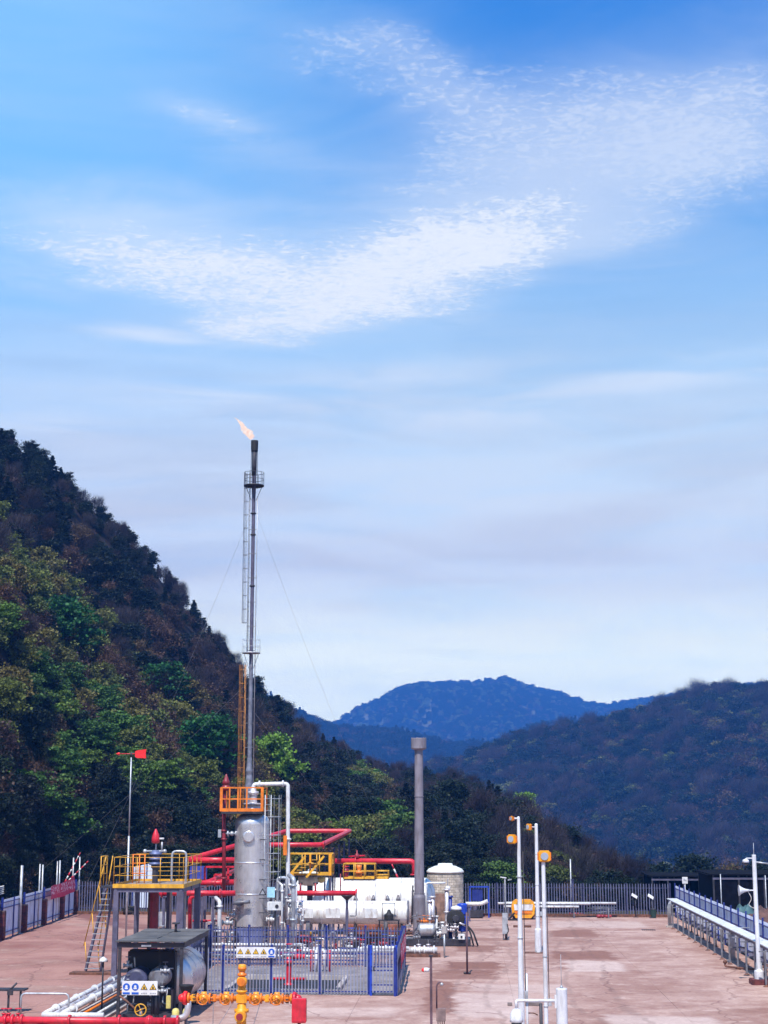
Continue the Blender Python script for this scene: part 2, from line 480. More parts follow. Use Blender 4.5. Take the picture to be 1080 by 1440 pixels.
def soilmat(name, ca, cb, scale):
    m = bpy.data.materials.new(name); m.use_nodes = True
    t = NT(m.node_tree); b = m.node_tree.nodes['Principled BSDF']; g = t.new('ShaderNodeNewGeometry')
    n = t.noise(g.outputs['Position'], scale, 6, 0.65)
    n2 = t.noise(g.outputs['Position'], scale * 9, 4, 0.6)
    c = t.mix(t.ss(t.m('ADD', t.m('MULTIPLY', n, .6), t.m('MULTIPLY', n2, .4)), 0.38, 0.62), ca, cb)
    t.link(c, b.inputs['Base Color']); b.inputs['Roughness'].default_value = 0.95
    b.inputs['Specular IOR Level'].default_value = 0.15
    return m
soil = soilmat('forest_floor', (0.012, 0.009, 0.010), (0.035, 0.024, 0.02), 0.12)
scrub = soilmat('valley_scrub', (0.025, 0.022, 0.018), (0.055, 0.05, 0.03), 0.05)
forest = soilmat('far_forest_floor', (0.015, 0.018, 0.012), (0.04, 0.042, 0.028), 0.02)

polar_sheet('ground', ground_h, -math.pi, math.pi, 361, 2.0, 3500, 120, scrub)
polar_sheet('near_hillside', near.h, R(-40), R(14), 260, 62, 330, 120, soil, False)
polar_sheet('wooded_hill', mid.h, R(-30), R(38), 260, 420, 1050, 80, forest, False)
polar_sheet('blue_ridge', ridge.h, R(-30), R(38), 260, 1050, 1850, 50, forest, False)
polar_sheet('far_mountain', far.h, R(-32), R(40), 420, 1850, 3500, 110, soilmat('mountain_slope', (.035, .042, .022), (.10, .095, .055), .008), False)

# ------------------------------------------------------------------ vegetation prototypes
def leaves(C, S, rng, aspect=1.0, up=0.0):
    """one randomly turned quad per centre; up>0 flattens them towards the horizontal"""
    n = len(C)
    a = rng.normal(size=(n, 3)); a[:, 2] *= (1 - up); a /= np.linalg.norm(a, axis=1)[:, None] + 1e-9
    b = rng.normal(size=(n, 3)); b[:, 2] *= (1 - up); b -= (a * b).sum(1)[:, None] * a; b /= np.linalg.norm(b, axis=1)[:, None] + 1e-9
    S = S[:, None] if hasattr(S, 'shape') else S
    a = a * S * aspect; b = b * S
    V = np.stack([C - a - b * .6, C + a * .5 - b, C + a + b * .5, C - a * .4 + b], 1).reshape(-1, 3)
    F = np.arange(4 * n).reshape(n, 4)
    return V, F
def sticks(P, Q, r0, r1):
    """three sided tapering twigs"""
    d_ = Q - P; L = np.linalg.norm(d_, axis=1)[:, None] + 1e-9; d_ = d_ / L
    ref = np.where(np.abs(d_[:, 2:3]) < .9, np.array([[0, 0, 1.]]), np.array([[1., 0, 0]]))
    e1 = np.cross(d_, ref); e1 /= np.linalg.norm(e1, axis=1)[:, None]; e2 = np.cross(d_, e1)
    r0 = np.broadcast_to(np.asarray(r0, float).reshape(-1, 1), (len(P), 1)); r1 = np.broadcast_to(np.asarray(r1, float).reshape(-1, 1), (len(P), 1))
    vs = []
    for base, rr in ((P, r0), (Q, r1)):
        for k in range(3):
            a = 2 * math.pi * k / 3; vs.append(base + (e1 * math.cos(a) + e2 * math.sin(a)) * rr)
    V = np.stack(vs, 1).reshape(-1, 3); n = len(P); b = np.arange(n)[:, None] * 6
    F = np.concatenate([b + np.array([k, (k + 1) % 3, 3 + (k + 1) % 3, 3 + k]) for k in range(3)], 1).reshape(-1, 4)
    return V, F
def trunk_limbs(h, rng, nl, spread, base=0.25, r=0.14):
    P = []; Q = []; r0 = []; r1 = []; ends = []
    seg = 5; p = np.zeros(3)
    pts = [p.copy()]
    for i in range(seg):
        p = p + np.array([rng.normal(0, .05 * h / seg), rng.normal(0, .05 * h / seg), h * .85 / seg]); pts.append(p.copy())
        P.append(pts[-2]); Q.append(pts[-1]); r0.append(r * (1 - i / seg * .8)); r1.append(r * (1 - (i + 1) / seg * .8))
    for k in range(nl):
        t = base + (1 - base) * (k + rng.random()) / nl; i = min(seg - 1, int(t * seg)); f = t * seg - i
        s0 = pts[i] * (1 - f) + pts[i + 1] * f
        a = k * 2.4 + rng.normal(0, .4); L = spread * (1.05 - .55 * t) * rng.uniform(.75, 1.15)
        m_ = s0 + np.array([math.cos(a) * L * .6, math.sin(a) * L * .6, L * .35])
        e = m_ + np.array([math.cos(a + .3) * L * .45, math.sin(a + .3) * L * .45, L * .30])
        P += [s0, m_]; Q += [m_, e]; r0 += [r * .4 * (1 - t * .5), r * .25]; r1 += [r * .25, r * .08]
        ends += [m_, e]
    ends.append(pts[-1])
    V, F = sticks(np.array(P), np.array(Q), np.array(r0), np.array(r1))
    return V, F, np.array(ends)

def crown_leafy(h, ends, rng, n, size, flat, cr):
    cs = []; per = n // len(ends)
    for e in ends:
        q = rng.normal(size=(per, 3)) * cr * rng.uniform(.6, 1.2); q[:, 2] *= flat
        cs.append(e + q)
    # a few stray sprays give the outline its uneven edge
    return leaves(np.concatenate(cs), size * rng.uniform(.6, 1.4, per * len(ends)), rng, 1.3, .5 if flat < .6 else .1)
def crown_conifer(h, rng, n, size, rad):
    cs = []
    nw = 13
    for i in range(nw):
        t = (i + .5) / nw; z = h * (.16 + .84 * t); Rw = rad * (1 - t) ** .85 * rng.uniform(.8, 1.15)
        nb = max(4, int(9 * (1 - t) + 3))
        for k in range(nb):
            a = rng.random() * 6.283; L = Rw * rng.uniform(.65, 1.15); m_ = max(3, int(n / nw / nb * 1.2))
            u = rng.random(m_) ** .6
            q = np.stack([np.cos(a) * L * u, np.sin(a) * L * u, z - .28 * L * u + .12 * L * u ** 3], 1)
            q += rng.normal(size=(m_, 3)) * np.array([.14, .14, .07]) * (.5 + L * .35)
            cs.append(q)
    C = np.concatenate(cs)
    return leaves(C, size * rng.uniform(.6, 1.3, len(C)), rng, 1.8, .6)
def crown_twigs(h, ends, rng, n, L, rad):
    k = rng.integers(0, len(ends), n); P = ends[k] + rng.normal(size=(n, 3)) * .38
    out = P - np.array([0, 0, h * .35]); out /= np.linalg.norm(out, axis=1)[:, None] + 1e-6
    d_ = out * .8 + rng.normal(size=(n, 3)) * .55 + np.array([0, 0, .45]); d_ /= np.linalg.norm(d_, axis=1)[:, None]
    return sticks(P, P + d_ * (L * rng.uniform(.5, 1.3, n))[:, None], rad, rad * .3)

barkm = mat('bark', (0.028, 0.021, 0.020), 0.9, var=.25, scale=6)
L_CON = leafmat('needles_dark', [(0, (.008, .013, .010)), (.5, (.013, .022, .012)), (1, (.020, .022, .016))])
L_GRN = leafmat('leaves_green', [(0, (.042, .10, .022)), (.45, (.070, .15, .024)), (.8, (.115, .175, .024)), (1, (.055, .11, .03))])
L_OLV = leafmat('leaves_olive', [(0, (.080, .10, .022)), (.4, (.125, .15, .028)), (.75, (.145, .115, .034)), (1, (.10, .13, .028))])
L_BRN = leafmat('dry_leaves_brown', [(0, (.045, .027, .020)), (.5, (.10, .055, .034)), (.8, (.06, .036, .034)), (1, (.115, .075, .034))])
L_TWG = leafmat('bare_twigs', [(0, (.022, .015, .020)), (.5, (.040, .027, .030)), (1, (.030, .025, .028))], trans=0)
L_DEEP = leafmat('leaves_deep_green', [(0, (.009, .017, .012)), (.5, (.015, .027, .013)), (1, (.020, .022, .018))])
L_LIME = leafmat('leaves_fresh_green', [(0, (.14, .25, .03)), (1, (.14, .25, .03))])
L_PINK = leafmat('blossom_pink', [(0, (.22, .06, .10)), (1, (.22, .06, .10))])
L_FIRG = leafmat('needles_bluegreen', [(0, (.022, .095, .022)), (1, (.022, .095, .022))])

def tree_arrays(kind, seed):
    rg = np.random.default_rng(seed)
    if kind == 'conifer':
        T = trunk_limbs(6.2, rg, 2, .5, .5, .12)[:2]; Cn = crown_conifer(6.4, rg, 3000, .14, 2.3); cm = L_CON
    elif kind == 'green':
        V, F, e = trunk_limbs(5.6, rg, 20, 2.7, .2); T = (V, F); Cn = crown_leafy(5.6, e, rg, 4300, .105, .30, .50); cm = L_GRN
    elif kind == 'olive':
        V, F, e = trunk_limbs(4.8, rg, 17, 2.1, .15); T = (V, F); Cn = crown_leafy(4.8, e, rg, 3600, .10, .6, .40); cm = L_OLV
    elif kind == 'deep':
        V, F, e = trunk_limbs(5.2, rg, 18, 2.3, .15); T = (V, F); Cn = crown_leafy(5.2, e, rg, 3900, .10, .5, .45); cm = L_DEEP
    elif kind == 'brown':
        V, F, e = trunk_limbs(4.6, rg, 13, 1.9, .12); T = (V, F)
        a = crown_twigs(4.6, e, rg, 420, .95, .016); b = crown_leafy(4.6, e, rg, 1300, .10, .8, .50)
        Cn = (np.concatenate([a[0], b[0]]), np.concatenate([a[1], b[1] + len(a[0])])); cm = L_BRN
    elif kind == 'bare':
        V, F, e = trunk_limbs(6.2, rg, 18, 2.2, .2, .11); T = (V, F); Cn = crown_twigs(6.2, e, rg, 1500, 1.15, .019); cm = L_TWG
    return T, Cn, cm
def tree_mesh(kind, seed):
    (tv, tf), (cv, cf), cm = tree_arrays(kind, seed)
    V = np.concatenate([tv, cv]); F = np.concatenate([tf, cf + len(tv)])
    mi = np.concatenate([np.zeros(len(tf), int), np.ones(len(cf), int)])
    return npmesh(kind + '_tree', V, F, [barkm, cm], False, mi)
KINDS = ['conifer', 'conifer', 'green', 'green', 'olive', 'olive', 'deep', 'deep', 'brown', 'brown', 'bare', 'bare']
TREES = [tree_mesh(k, 100 + i) for i, k in enumerate(KINDS)]

def proj(x, y, z):
    v = Vector((x, y, z - CAM_H)); d_ = v.dot(_f)
    return 540 + FPX * v.dot(_r) / d_, 720 - FPX * v.dot(_u) / d_

def kind_for(px, py, t, rv):
    """which kinds grow where, read off the photo: dark conifers and bare trees on the crest, a brown belt, green and olive stands below"""
    n = mnoise.noise(Vector((px / 95.0, py / 120.0, 3.1)))
    n2 = mnoise.noise(Vector((px / 60.0, py / 60.0, 9.4)))
    if t > .90: return rv.choice([6, 7, 11, 7, 11, 10, 0, 6, 1])
    crest = 600 + px * 1.02
    below = py - crest
    if px < 470:
        if below < 95 + 40 * n: return rv.choice([0, 8, 6, 7, 9, 11, 8, 6])
        if below < 230 + 60 * n: return rv.choice([8, 9, 8, 11, 5, 4, 6]) if n2 < .0 else rv.choice([4, 5, 9, 5])
        if py > 1100: return rv.choice([6, 7, 0, 2, 1, 7, 6, 7, 8])
        if below < 420: return rv.choice([2, 3, 4, 2, 5, 3, 6, 9]) if n2 > -.18 else rv.choice([4, 5, 8, 5, 7])
        return rv.choice([6, 7, 4, 2, 9, 4, 5]) if n2 > -.1 else rv.choice([6, 7, 9, 0])
    if px < 560 and py < 1185: return rv.choice([4, 5, 2, 4, 5]) if n2 > -.2 else rv.choice([7, 8, 4, 6])
    if px < 560: return rv.choice([6, 7, 8, 6])
    if px < 720: return rv.choice([6, 0, 1, 7, 10, 7])
    return rv.choice([8, 9, 11, 10, 4, 7])

rv = random.Random(11)
cand = []
step = 2.25
aa = np.arange(-110, 40, step); bb = np.arange(75, 262, step)
for gx in aa:
    for gy in bb:
        x = gx + rv.uniform(-1.2, 1.2); y = gy + rv.uniform(-1.2, 1.2)
        al = math.atan2(x, y); r = math.hypot(x, y)
        rf = float(np.interp(al, near.fa, near.fr)); rc = float(np.interp(al, near.a, near.r))
        if r < rf + 2.0 or r > rc + 7: continue
        if abs(al + YAW) > R(20): continue
        z = float(near.h(np.array([x]), np.array([y]))[0])
        if z < float(ground_h(np.array([x]), np.array([y]))[0]) - .3: continue
        px, py = proj(x, y, z + 2.5)
        cand.append((x, y, z, (r - rf) / (rc - rf), px, py, r))
pts = []
for (x, y, z, t, px, py, r) in cand:
    k = kind_for(px, py, t, rv)
    s_ = rv.uniform(.40, .80) * (0.75 if t > .85 else 1.0)
    if py > 1180: s_ *= .85
    pts.append((x, y, z - .25, k, s_, rv.random() * 6.283, px, py, r, t))
for _ in range(2600):
    al = R(rv.uniform(-24, 8)); rf = float(np.interp(al, near.fa, near.fr)); r = rf + rv.uniform(.3, 24) ; x, y = math.sin(al) * r, math.cos(al) * r
    z = float(near.h(np.array([x]), np.array([y]))[0])
    if z < float(ground_h(np.array([x]), np.array([y]))[0]) - .3: continue
    px, py = proj(x, y, z + 1)
    pts.append((x, y, z - .15, rv.choice([6, 7, 6, 8, 9, 0]), rv.uniform(.24, .46), rv.random() * 6.283, px, py, r, .1))
inview = [p for p in pts if -20 < p[6] < 1100 and p[7] < 1245]
inview.sort(key=lambda p: -p[4] / p[8] * (1.25 if p[9] > .85 else 1.0))
NAMED = inview[:280]
named_ids = set(id(p) for p in NAMED)
KLAB = {'conifer': ('dark conifer with a pointed crown', 'conifer_tree'), 'green': ('fresh green tree with layered foliage', 'green_tree'),
        'olive': ('olive yellow-green budding tree', 'olive_tree_crown'), 'deep': ('dark green bushy tree', 'bushy_tree'),
        'brown': ('brown tree with dry leaves', 'brown_tree'), 'bare': ('bare grey-purple twiggy tree', 'bare_tree')}
KNAME = {'conifer': 'conifer_tree', 'green': 'green_tree', 'olive': 'budding_tree', 'deep': 'bushy_tree', 'brown': 'dry_leaved_tree', 'bare': 'bare_tree'}
def zone(px, py, t):
    v = 'on the skyline' if t > .88 else 'on the upper slope' if t > .68 else 'high on the slope' if t > .5 else 'halfway up the slope' if t > .33 else 'low on the slope' if t > .16 else 'at the foot'
    for lim, hz in ((50, 'at the left edge'), (110, 'above the red banner'), (155, 'above the ladder'), (200, 'above the weather vane'), (245, 'above the wellhead'), (300, 'above the red pipes'),
                    (345, 'left of the flare stack'), (400, 'right of the flare stack'), (470, 'above the yellow stair'), (530, 'above the white tanks'), (590, 'left of the chimney'),
                    (640, 'right of the chimney'), (700, 'above the clad tank'), (760, 'behind the lamp poles')):
        if px < lim: return v + ' ' + hz
    return v + ' above the far fence'
src = {}
for p in NAMED:
    kd = KINDS[p[3]]
    o = bpy.data.objects.new(KNAME[kd], TREES[p[3]]); link(o)
    o.location = p[:3]; o.rotation_euler = (0, 0, p[5]); o.scale = (p[4],) * 3
    zn = ('small, ' if p[4] < .56 else 'large, ' if p[4] > .72 else 'mid-sized, ') + zone(p[6], p[7], p[9])
    tag(o, KLAB[kd][0] + ' ' + zn, 'tree', 'trees on the near hillside: ' + KLAB[kd][0] + ' ' + zn)
    src.setdefault(p[3], o)
# kinds not among the named ones still need a source tree standing on the slope
for k in range(len(KINDS)):
    if k not in src:
        p = next((q for q in pts if q[3] == k and id(q) not in named_ids), None)
        if p is None: continue
        o = bpy.data.objects.new(KNAME[KINDS[k]], TREES[k]); link(o)
        o.location = p[:3]; o.rotation_euler = (0, 0, p[5]); o.scale = (p[4],) * 3
        tag(o, KLAB[KINDS[k]][0] + ' ' + zone(p[6], p[7], p[9]), 'tree'); src[k] = o; named_ids.add(id(p))

def scatter(name, P, label, cat):
    """P: rows x,y,z,kind,scale,rot -> ONE object that grows a tree on each point"""
    P = np.array(P, float)
    me = bpy.data.meshes.new(name); me.vertices.add(len(P)); me.vertices.foreach_set('co', P[:, :3].astype(np.float32).ravel())
    for nm, col_, ty in (('kind', 3, 'INT'), ('size', 4, 'FLOAT'), ('turn', 5, 'FLOAT')):
        at_ = me.attributes.new(nm, ty, 'POINT')
        at_.data.foreach_set('value', P[:, col_].astype(np.int32 if ty == 'INT' else np.float32))
    o = bpy.data.objects.new(name, me); link(o); tag(o, label, cat, kind='stuff')
    ng = bpy.data.node_groups.new(name, 'GeometryNodeTree')
    ng.interface.new_socket('Geometry', in_out='INPUT', socket_type='NodeSocketGeometry')
    ng.interface.new_socket('Geometry', in_out='OUTPUT', socket_type='NodeSocketGeometry')
    N = ng.nodes; Lk = ng.links
    gi = N.new('NodeGroupInput'); go = N.new('NodeGroupOutput'); jn = N.new('GeometryNodeJoinGeometry')
    def attr(nm, ty):
        a = N.new('GeometryNodeInputNamedAttribute'); a.data_type = ty; a.inputs['Name'].default_value = nm
        return a.outputs['Attribute']
    ak, as_, at2 = attr('kind', 'INT'), attr('size', 'FLOAT'), attr('turn', 'FLOAT')
    cx = N.new('ShaderNodeCombineXYZ'); Lk.new(at2, cx.inputs[2])
    for k in sorted(set(P[:, 3].astype(int))):
        oi = N.new('GeometryNodeObjectInfo'); oi.inputs['Object'].default_value = src[k]; oi.inputs['As Instance'].default_value = True
        cmp_ = N.new('FunctionNodeCompare'); cmp_.data_type = 'INT'; cmp_.operation = 'EQUAL'
        Lk.new(ak, cmp_.inputs[2]); cmp_.inputs[3].default_value = k
        ip = N.new('GeometryNodeInstanceOnPoints')
        Lk.new(gi.outputs[0], ip.inputs['Points']); Lk.new(cmp_.outputs[0], ip.inputs['Selection'])
        Lk.new(oi.outputs['Geometry'], ip.inputs['Instance']); Lk.new(cx.outputs[0], ip.inputs['Rotation']); Lk.new(as_, ip.inputs['Scale'])
        Lk.new(ip.outputs[0], jn.inputs[0])
    Lk.new(jn.outputs[0], go.inputs[0])
    md = o.modifiers.new('grow', 'NODES'); md.node_group = ng
    return o
rest = [p[:6] for p in pts if id(p) not in named_ids]
scatter('hillside_woodland', rest, 'dense mixed woodland of green, brown and bare trees covering the near hillside', 'woodland')

def cover(hill, a0, a1, n, rfun, smin, smax, kinds, seed, front=0.0):
    rg = random.Random(seed); out = []
    X = []; Y = []
    while len(X) < n:
        al = rg.uniform(a0, a1); rf = float(np.interp(al, hill.fa, hill.fr)); rc = float(np.interp(al, hill.a, hill.r))
        t = rg.random() ** .8; r = rf + (rc - rf) * (t * (1.06 - front) + front)
        X.append(math.sin(al) * r); Y.append(math.cos(al) * r)
    Z = hill.h(np.array(X), np.array(Y))
    for x, y, z in zip(X, Y, Z):
        if z < -54: continue
        out.append((x, y, z - .8, rg.choice(kinds), rg.uniform(smin, smax), rg.random() * 6.283))
    return out
a0, a1 = R(-3 - 15.5), R(-3 + 18.5)
scatter('wooded_hill_trees', cover(mid, R(-8), a1, 8000, None, 1.1, 2.3, [6, 7, 6, 8, 9, 9, 6, 7, 8, 10, 5], 3), 'hazy navy-blue woodland covering the hill behind the right side of the pad', 'woodland')
scatter('blue_ridge_trees', cover(ridge, R(-14), R(8), 7000, None, 1.6, 2.8, [6, 7, 6, 8, 0], 4, .3), 'blue hazy woodland on the low ridge in front of the far mountain', 'woodland')
scatter('far_mountain_trees', cover(far, R(-8), R(12), 12000, None, 1.5, 2.8, [8, 6, 4, 6, 7], 5, .2), 'pale blue forest on the farthest mountain', 'woodland')
# valley bottom between the pad and the wooded hill
vp = []
rg = random.Random(21)
for _ in range(2600):
    al = R(rg.uniform(-3, 17)); r = rg.uniform(150, 560) ; x = math.sin(al) * r; y = math.cos(al) * r
    z = float(ground_h(np.array([x]), np.array([y]))[0]); zn_ = float(near.h(np.array([x]), np.array([y]))[0])
    if zn_ > z - 1: continue
    vp.append((x, y, z - .5, rg.choice([8, 9, 7, 6, 7, 4, 6]), rg.uniform(.5, 1.0), rg.random() * 6.28))
scatter('valley_woodland', vp, 'brown and green trees filling the valley beyond the back fence', 'woodland')

# single trees that stand out
def special(name, kind, seed, leafm, px, py, Y, s_, label, hpx=None):
    if Y is None:      # stand it where the slope is seen at that point of the photo
        best = None
        for Yc_ in range(116, 250):
            x, z = A(px, py, Yc_); e = abs(z - float(near.h(np.array([x]), np.array([float(Yc_)]))[0]))
            if best is None or e < best[0]: best = (e, Yc_)
        Y = float(best[1]); s_ = hpx * Y / 2198 / 5.4
    x, z = A(px, py, Y); zg = float(near.h(np.array([x]), np.array([Y]))[0])
    (tv, tf), (cv, cf), _c = tree_arrays(kind, seed)
    root = thing(name, label, 'tree', (x, Y, zg - .2)); root.scale = (s_,) * 3
    t_ = bpy.data.objects.new('trunk', npmesh('trunk', tv, tf, barkm)); link(t_); t_.parent = root
    c_ = bpy.data.objects.new('crown', npmesh('crown', cv, cf, leafm)); link(c_); c_.parent = root
    return root
special('fresh_green_tree', 'olive', 301, L_LIME, 381, 1112, None, 1, 'bright lime green young tree just right of the flare stack base', 92)
special('blossom_tree', 'brown', 302, L_PINK, 236, 878, None, 1, 'pinkish purple blossoming tree high on the dark slope left of the flare stack', 46)
special('green_fir_tree', 'green', 303, L_FIRG, 88, 935, None, 1, 'vivid green tree with layered branches on the left slope', 96)
special('green_fir_tree', 'green', 304, L_FIRG, 232, 1000, None, 1, 'vivid green tree in the middle of the slope left of the stack', 70)
special('green_fir_tree', 'green', 305, L_FIRG, 288, 1105, None, 1, 'vivid green tree low on the slope beside the orange ladder', 96)
special('fresh_green_tree', 'olive', 306, L_LIME, 738, 1150, None, 1, 'small bright green tree on the ridge end above the orange lamps', 42)
special('leafy_shrub', 'green', 307, L_GRN, 705, 1235, 114, .62, 'dark leafy green shrub just behind the back fence right of the white tank')
special('leafy_shrub', 'olive', 308, L_OLV, 608, 1215, 114, .5, 'small yellow-green shrub left of the white dome-topped tank')

# ------------------------------------------------------------------ haze
HZ = bpy.data.materials.new('haze'); HZ.use_nodes = True
for n_ in list(HZ.node_tree.nodes):
    if n_.type != 'OUTPUT_MATERIAL': HZ.node_tree.nodes.remove(n_)
pv = HZ.node_tree.nodes.new('ShaderNodeVolumePrincipled')
pv.inputs['Color'].default_value = (0.08, 0.32, 1.0, 1)
pv.inputs['Density'].default_value = 0.00031
pv.inputs['Anisotropy'].default_value = 0.0
HZ.node_tree.links.new(pv.outputs[0], HZ.node_tree.nodes['Material Output'].inputs['Volume'])
hz = MB().box((0, 0, 92.5), (7100, 7100, 335)).build('haze', HZ)
tag(hz, 'thin blue air haze that fades the far mountains', 'haze', kind='stuff')
# ------------------------------------------------------------------ paints
RED = mat('red_paint', (0.60, 0.018, 0.035), 0.38, var=.14, dirt=(.22, .03, .03), dirt_amt=.5)
CRIM = mat('dark_red_paint', (0.26, 0.02, 0.03), 0.45, var=.15)
ORG = mat('orange_paint', (0.80, 0.20, 0.012), 0.42, var=.12, dirt=(.35, .10, .02), dirt_amt=.5)
AMB = mat('amber_paint', (0.82, 0.34, 0.012), 0.42, var=.10, dirt=(.40, .16, .02), dirt_amt=.5)
YEL = mat('yellow_paint', (0.74, 0.37, 0.025), 0.45, var=.14, dirt=(.30, .17, .04), dirt_amt=.6)
BLU = mat('blue_paint', (0.010, 0.024, 0.20), 0.42, var=.15, dirt=(.05, .06, .16), dirt_amt=.4)
BLU2 = mat('bright_blue_paint', (0.010, 0.05, 0.42), 0.4, var=.12)
NAVY = mat('navy_paint', (0.022, 0.025, 0.085), 0.5, var=.15)
PALE = mat('galvanised_pales', (0.25, 0.265, 0.37), 0.5, var=.12, scale=1.5, dirt=(.22, .14, .12), dirt_amt=.5)
PALEB = mat('blue_grey_pales', (0.115, 0.12, 0.21), 0.5, var=.15, scale=1.5)
WHT = mat('white_paint', (0.68, 0.68, 0.69), 0.45, var=.09, dirt=(.34, .27, .24), dirt_amt=.8)
WPOLE = mat('white_pole_paint', (0.66, 0.66, 0.70), 0.4, var=.06, dirt=(.42, .40, .40), dirt_amt=.6)
CLAD = mat('white_cladding', (0.76, 0.75, 0.73), 0.42, var=.08, scale=1.2, dirt=(.38, .30, .26), dirt_amt=.85)
SILV = mat('brushed_steel', (0.62, 0.58, 0.60), 0.42, metal=.55, var=.14, scale=1.3, dirt=(.30, .22, .20), dirt_amt=.55)
CHRM = mat('polished_cladding', (0.72, 0.67, 0.67), 0.32, metal=.7, var=.05, scale=2, bump=.12, dirt=(.42, .34, .33), dirt_amt=.4)
STEEL = mat('grey_steel', (0.20, 0.20, 0.23), 0.5, metal=.3, var=.18, dirt=(.12, .08, .07), dirt_amt=.6)
GALV = mat('galvanised_steel', (0.46, 0.48, 0.52), 0.45, metal=.4, var=.14, dirt=(.24, .17, .15), dirt_amt=.4)
LAV = mat('grey_purple_steel', (0.105, 0.095, 0.15), 0.5, var=.18, dirt=(.08, .05, .05), dirt_amt=.4)
DARK = mat('dark_steel', (0.030, 0.028, 0.038), 0.55, var=.25, dirt=(.07, .045, .04), dirt_amt=.5)
BLK = mat('black_rubber', (0.012, 0.011, 0.013), 0.7, var=.2)
RUST = mat('rusty_brown', (0.16, 0.065, 0.04), 0.8, var=.3, scale=5, dirt=(.07, .03, .02), dirt_amt=.6)
BRKR = mat('dark_red_brick', (0.13, 0.030, 0.030), 0.85, var=.3, scale=4, island=.25)
CONC = mat('pale_concrete', (0.42, 0.37, 0.35), 0.85, var=.15, scale=2, bump=.3, dirt=(.24, .16, .14), dirt_amt=.5)
GLS = mat('lamp_glass', (0.35, 0.38, 0.45), 0.15, var=.05, spec=.8)
BGE = mat('beige_block', (0.46, 0.40, 0.33), 0.8, var=.15, scale=3, island=.2)
SHEET = mat('pale_blue_sheet', (0.68, 0.73, 0.86), 0.5, var=.08, scale=.7, dirt=(.36, .30, .34), dirt_amt=.6)
GRN = mat('green_tarp', (0.05, 0.11, 0.12), 0.7, var=.3, scale=1.5)
BRN = mat('brown_earth', (0.12, 0.06, 0.05), 0.95, var=.3, scale=2)

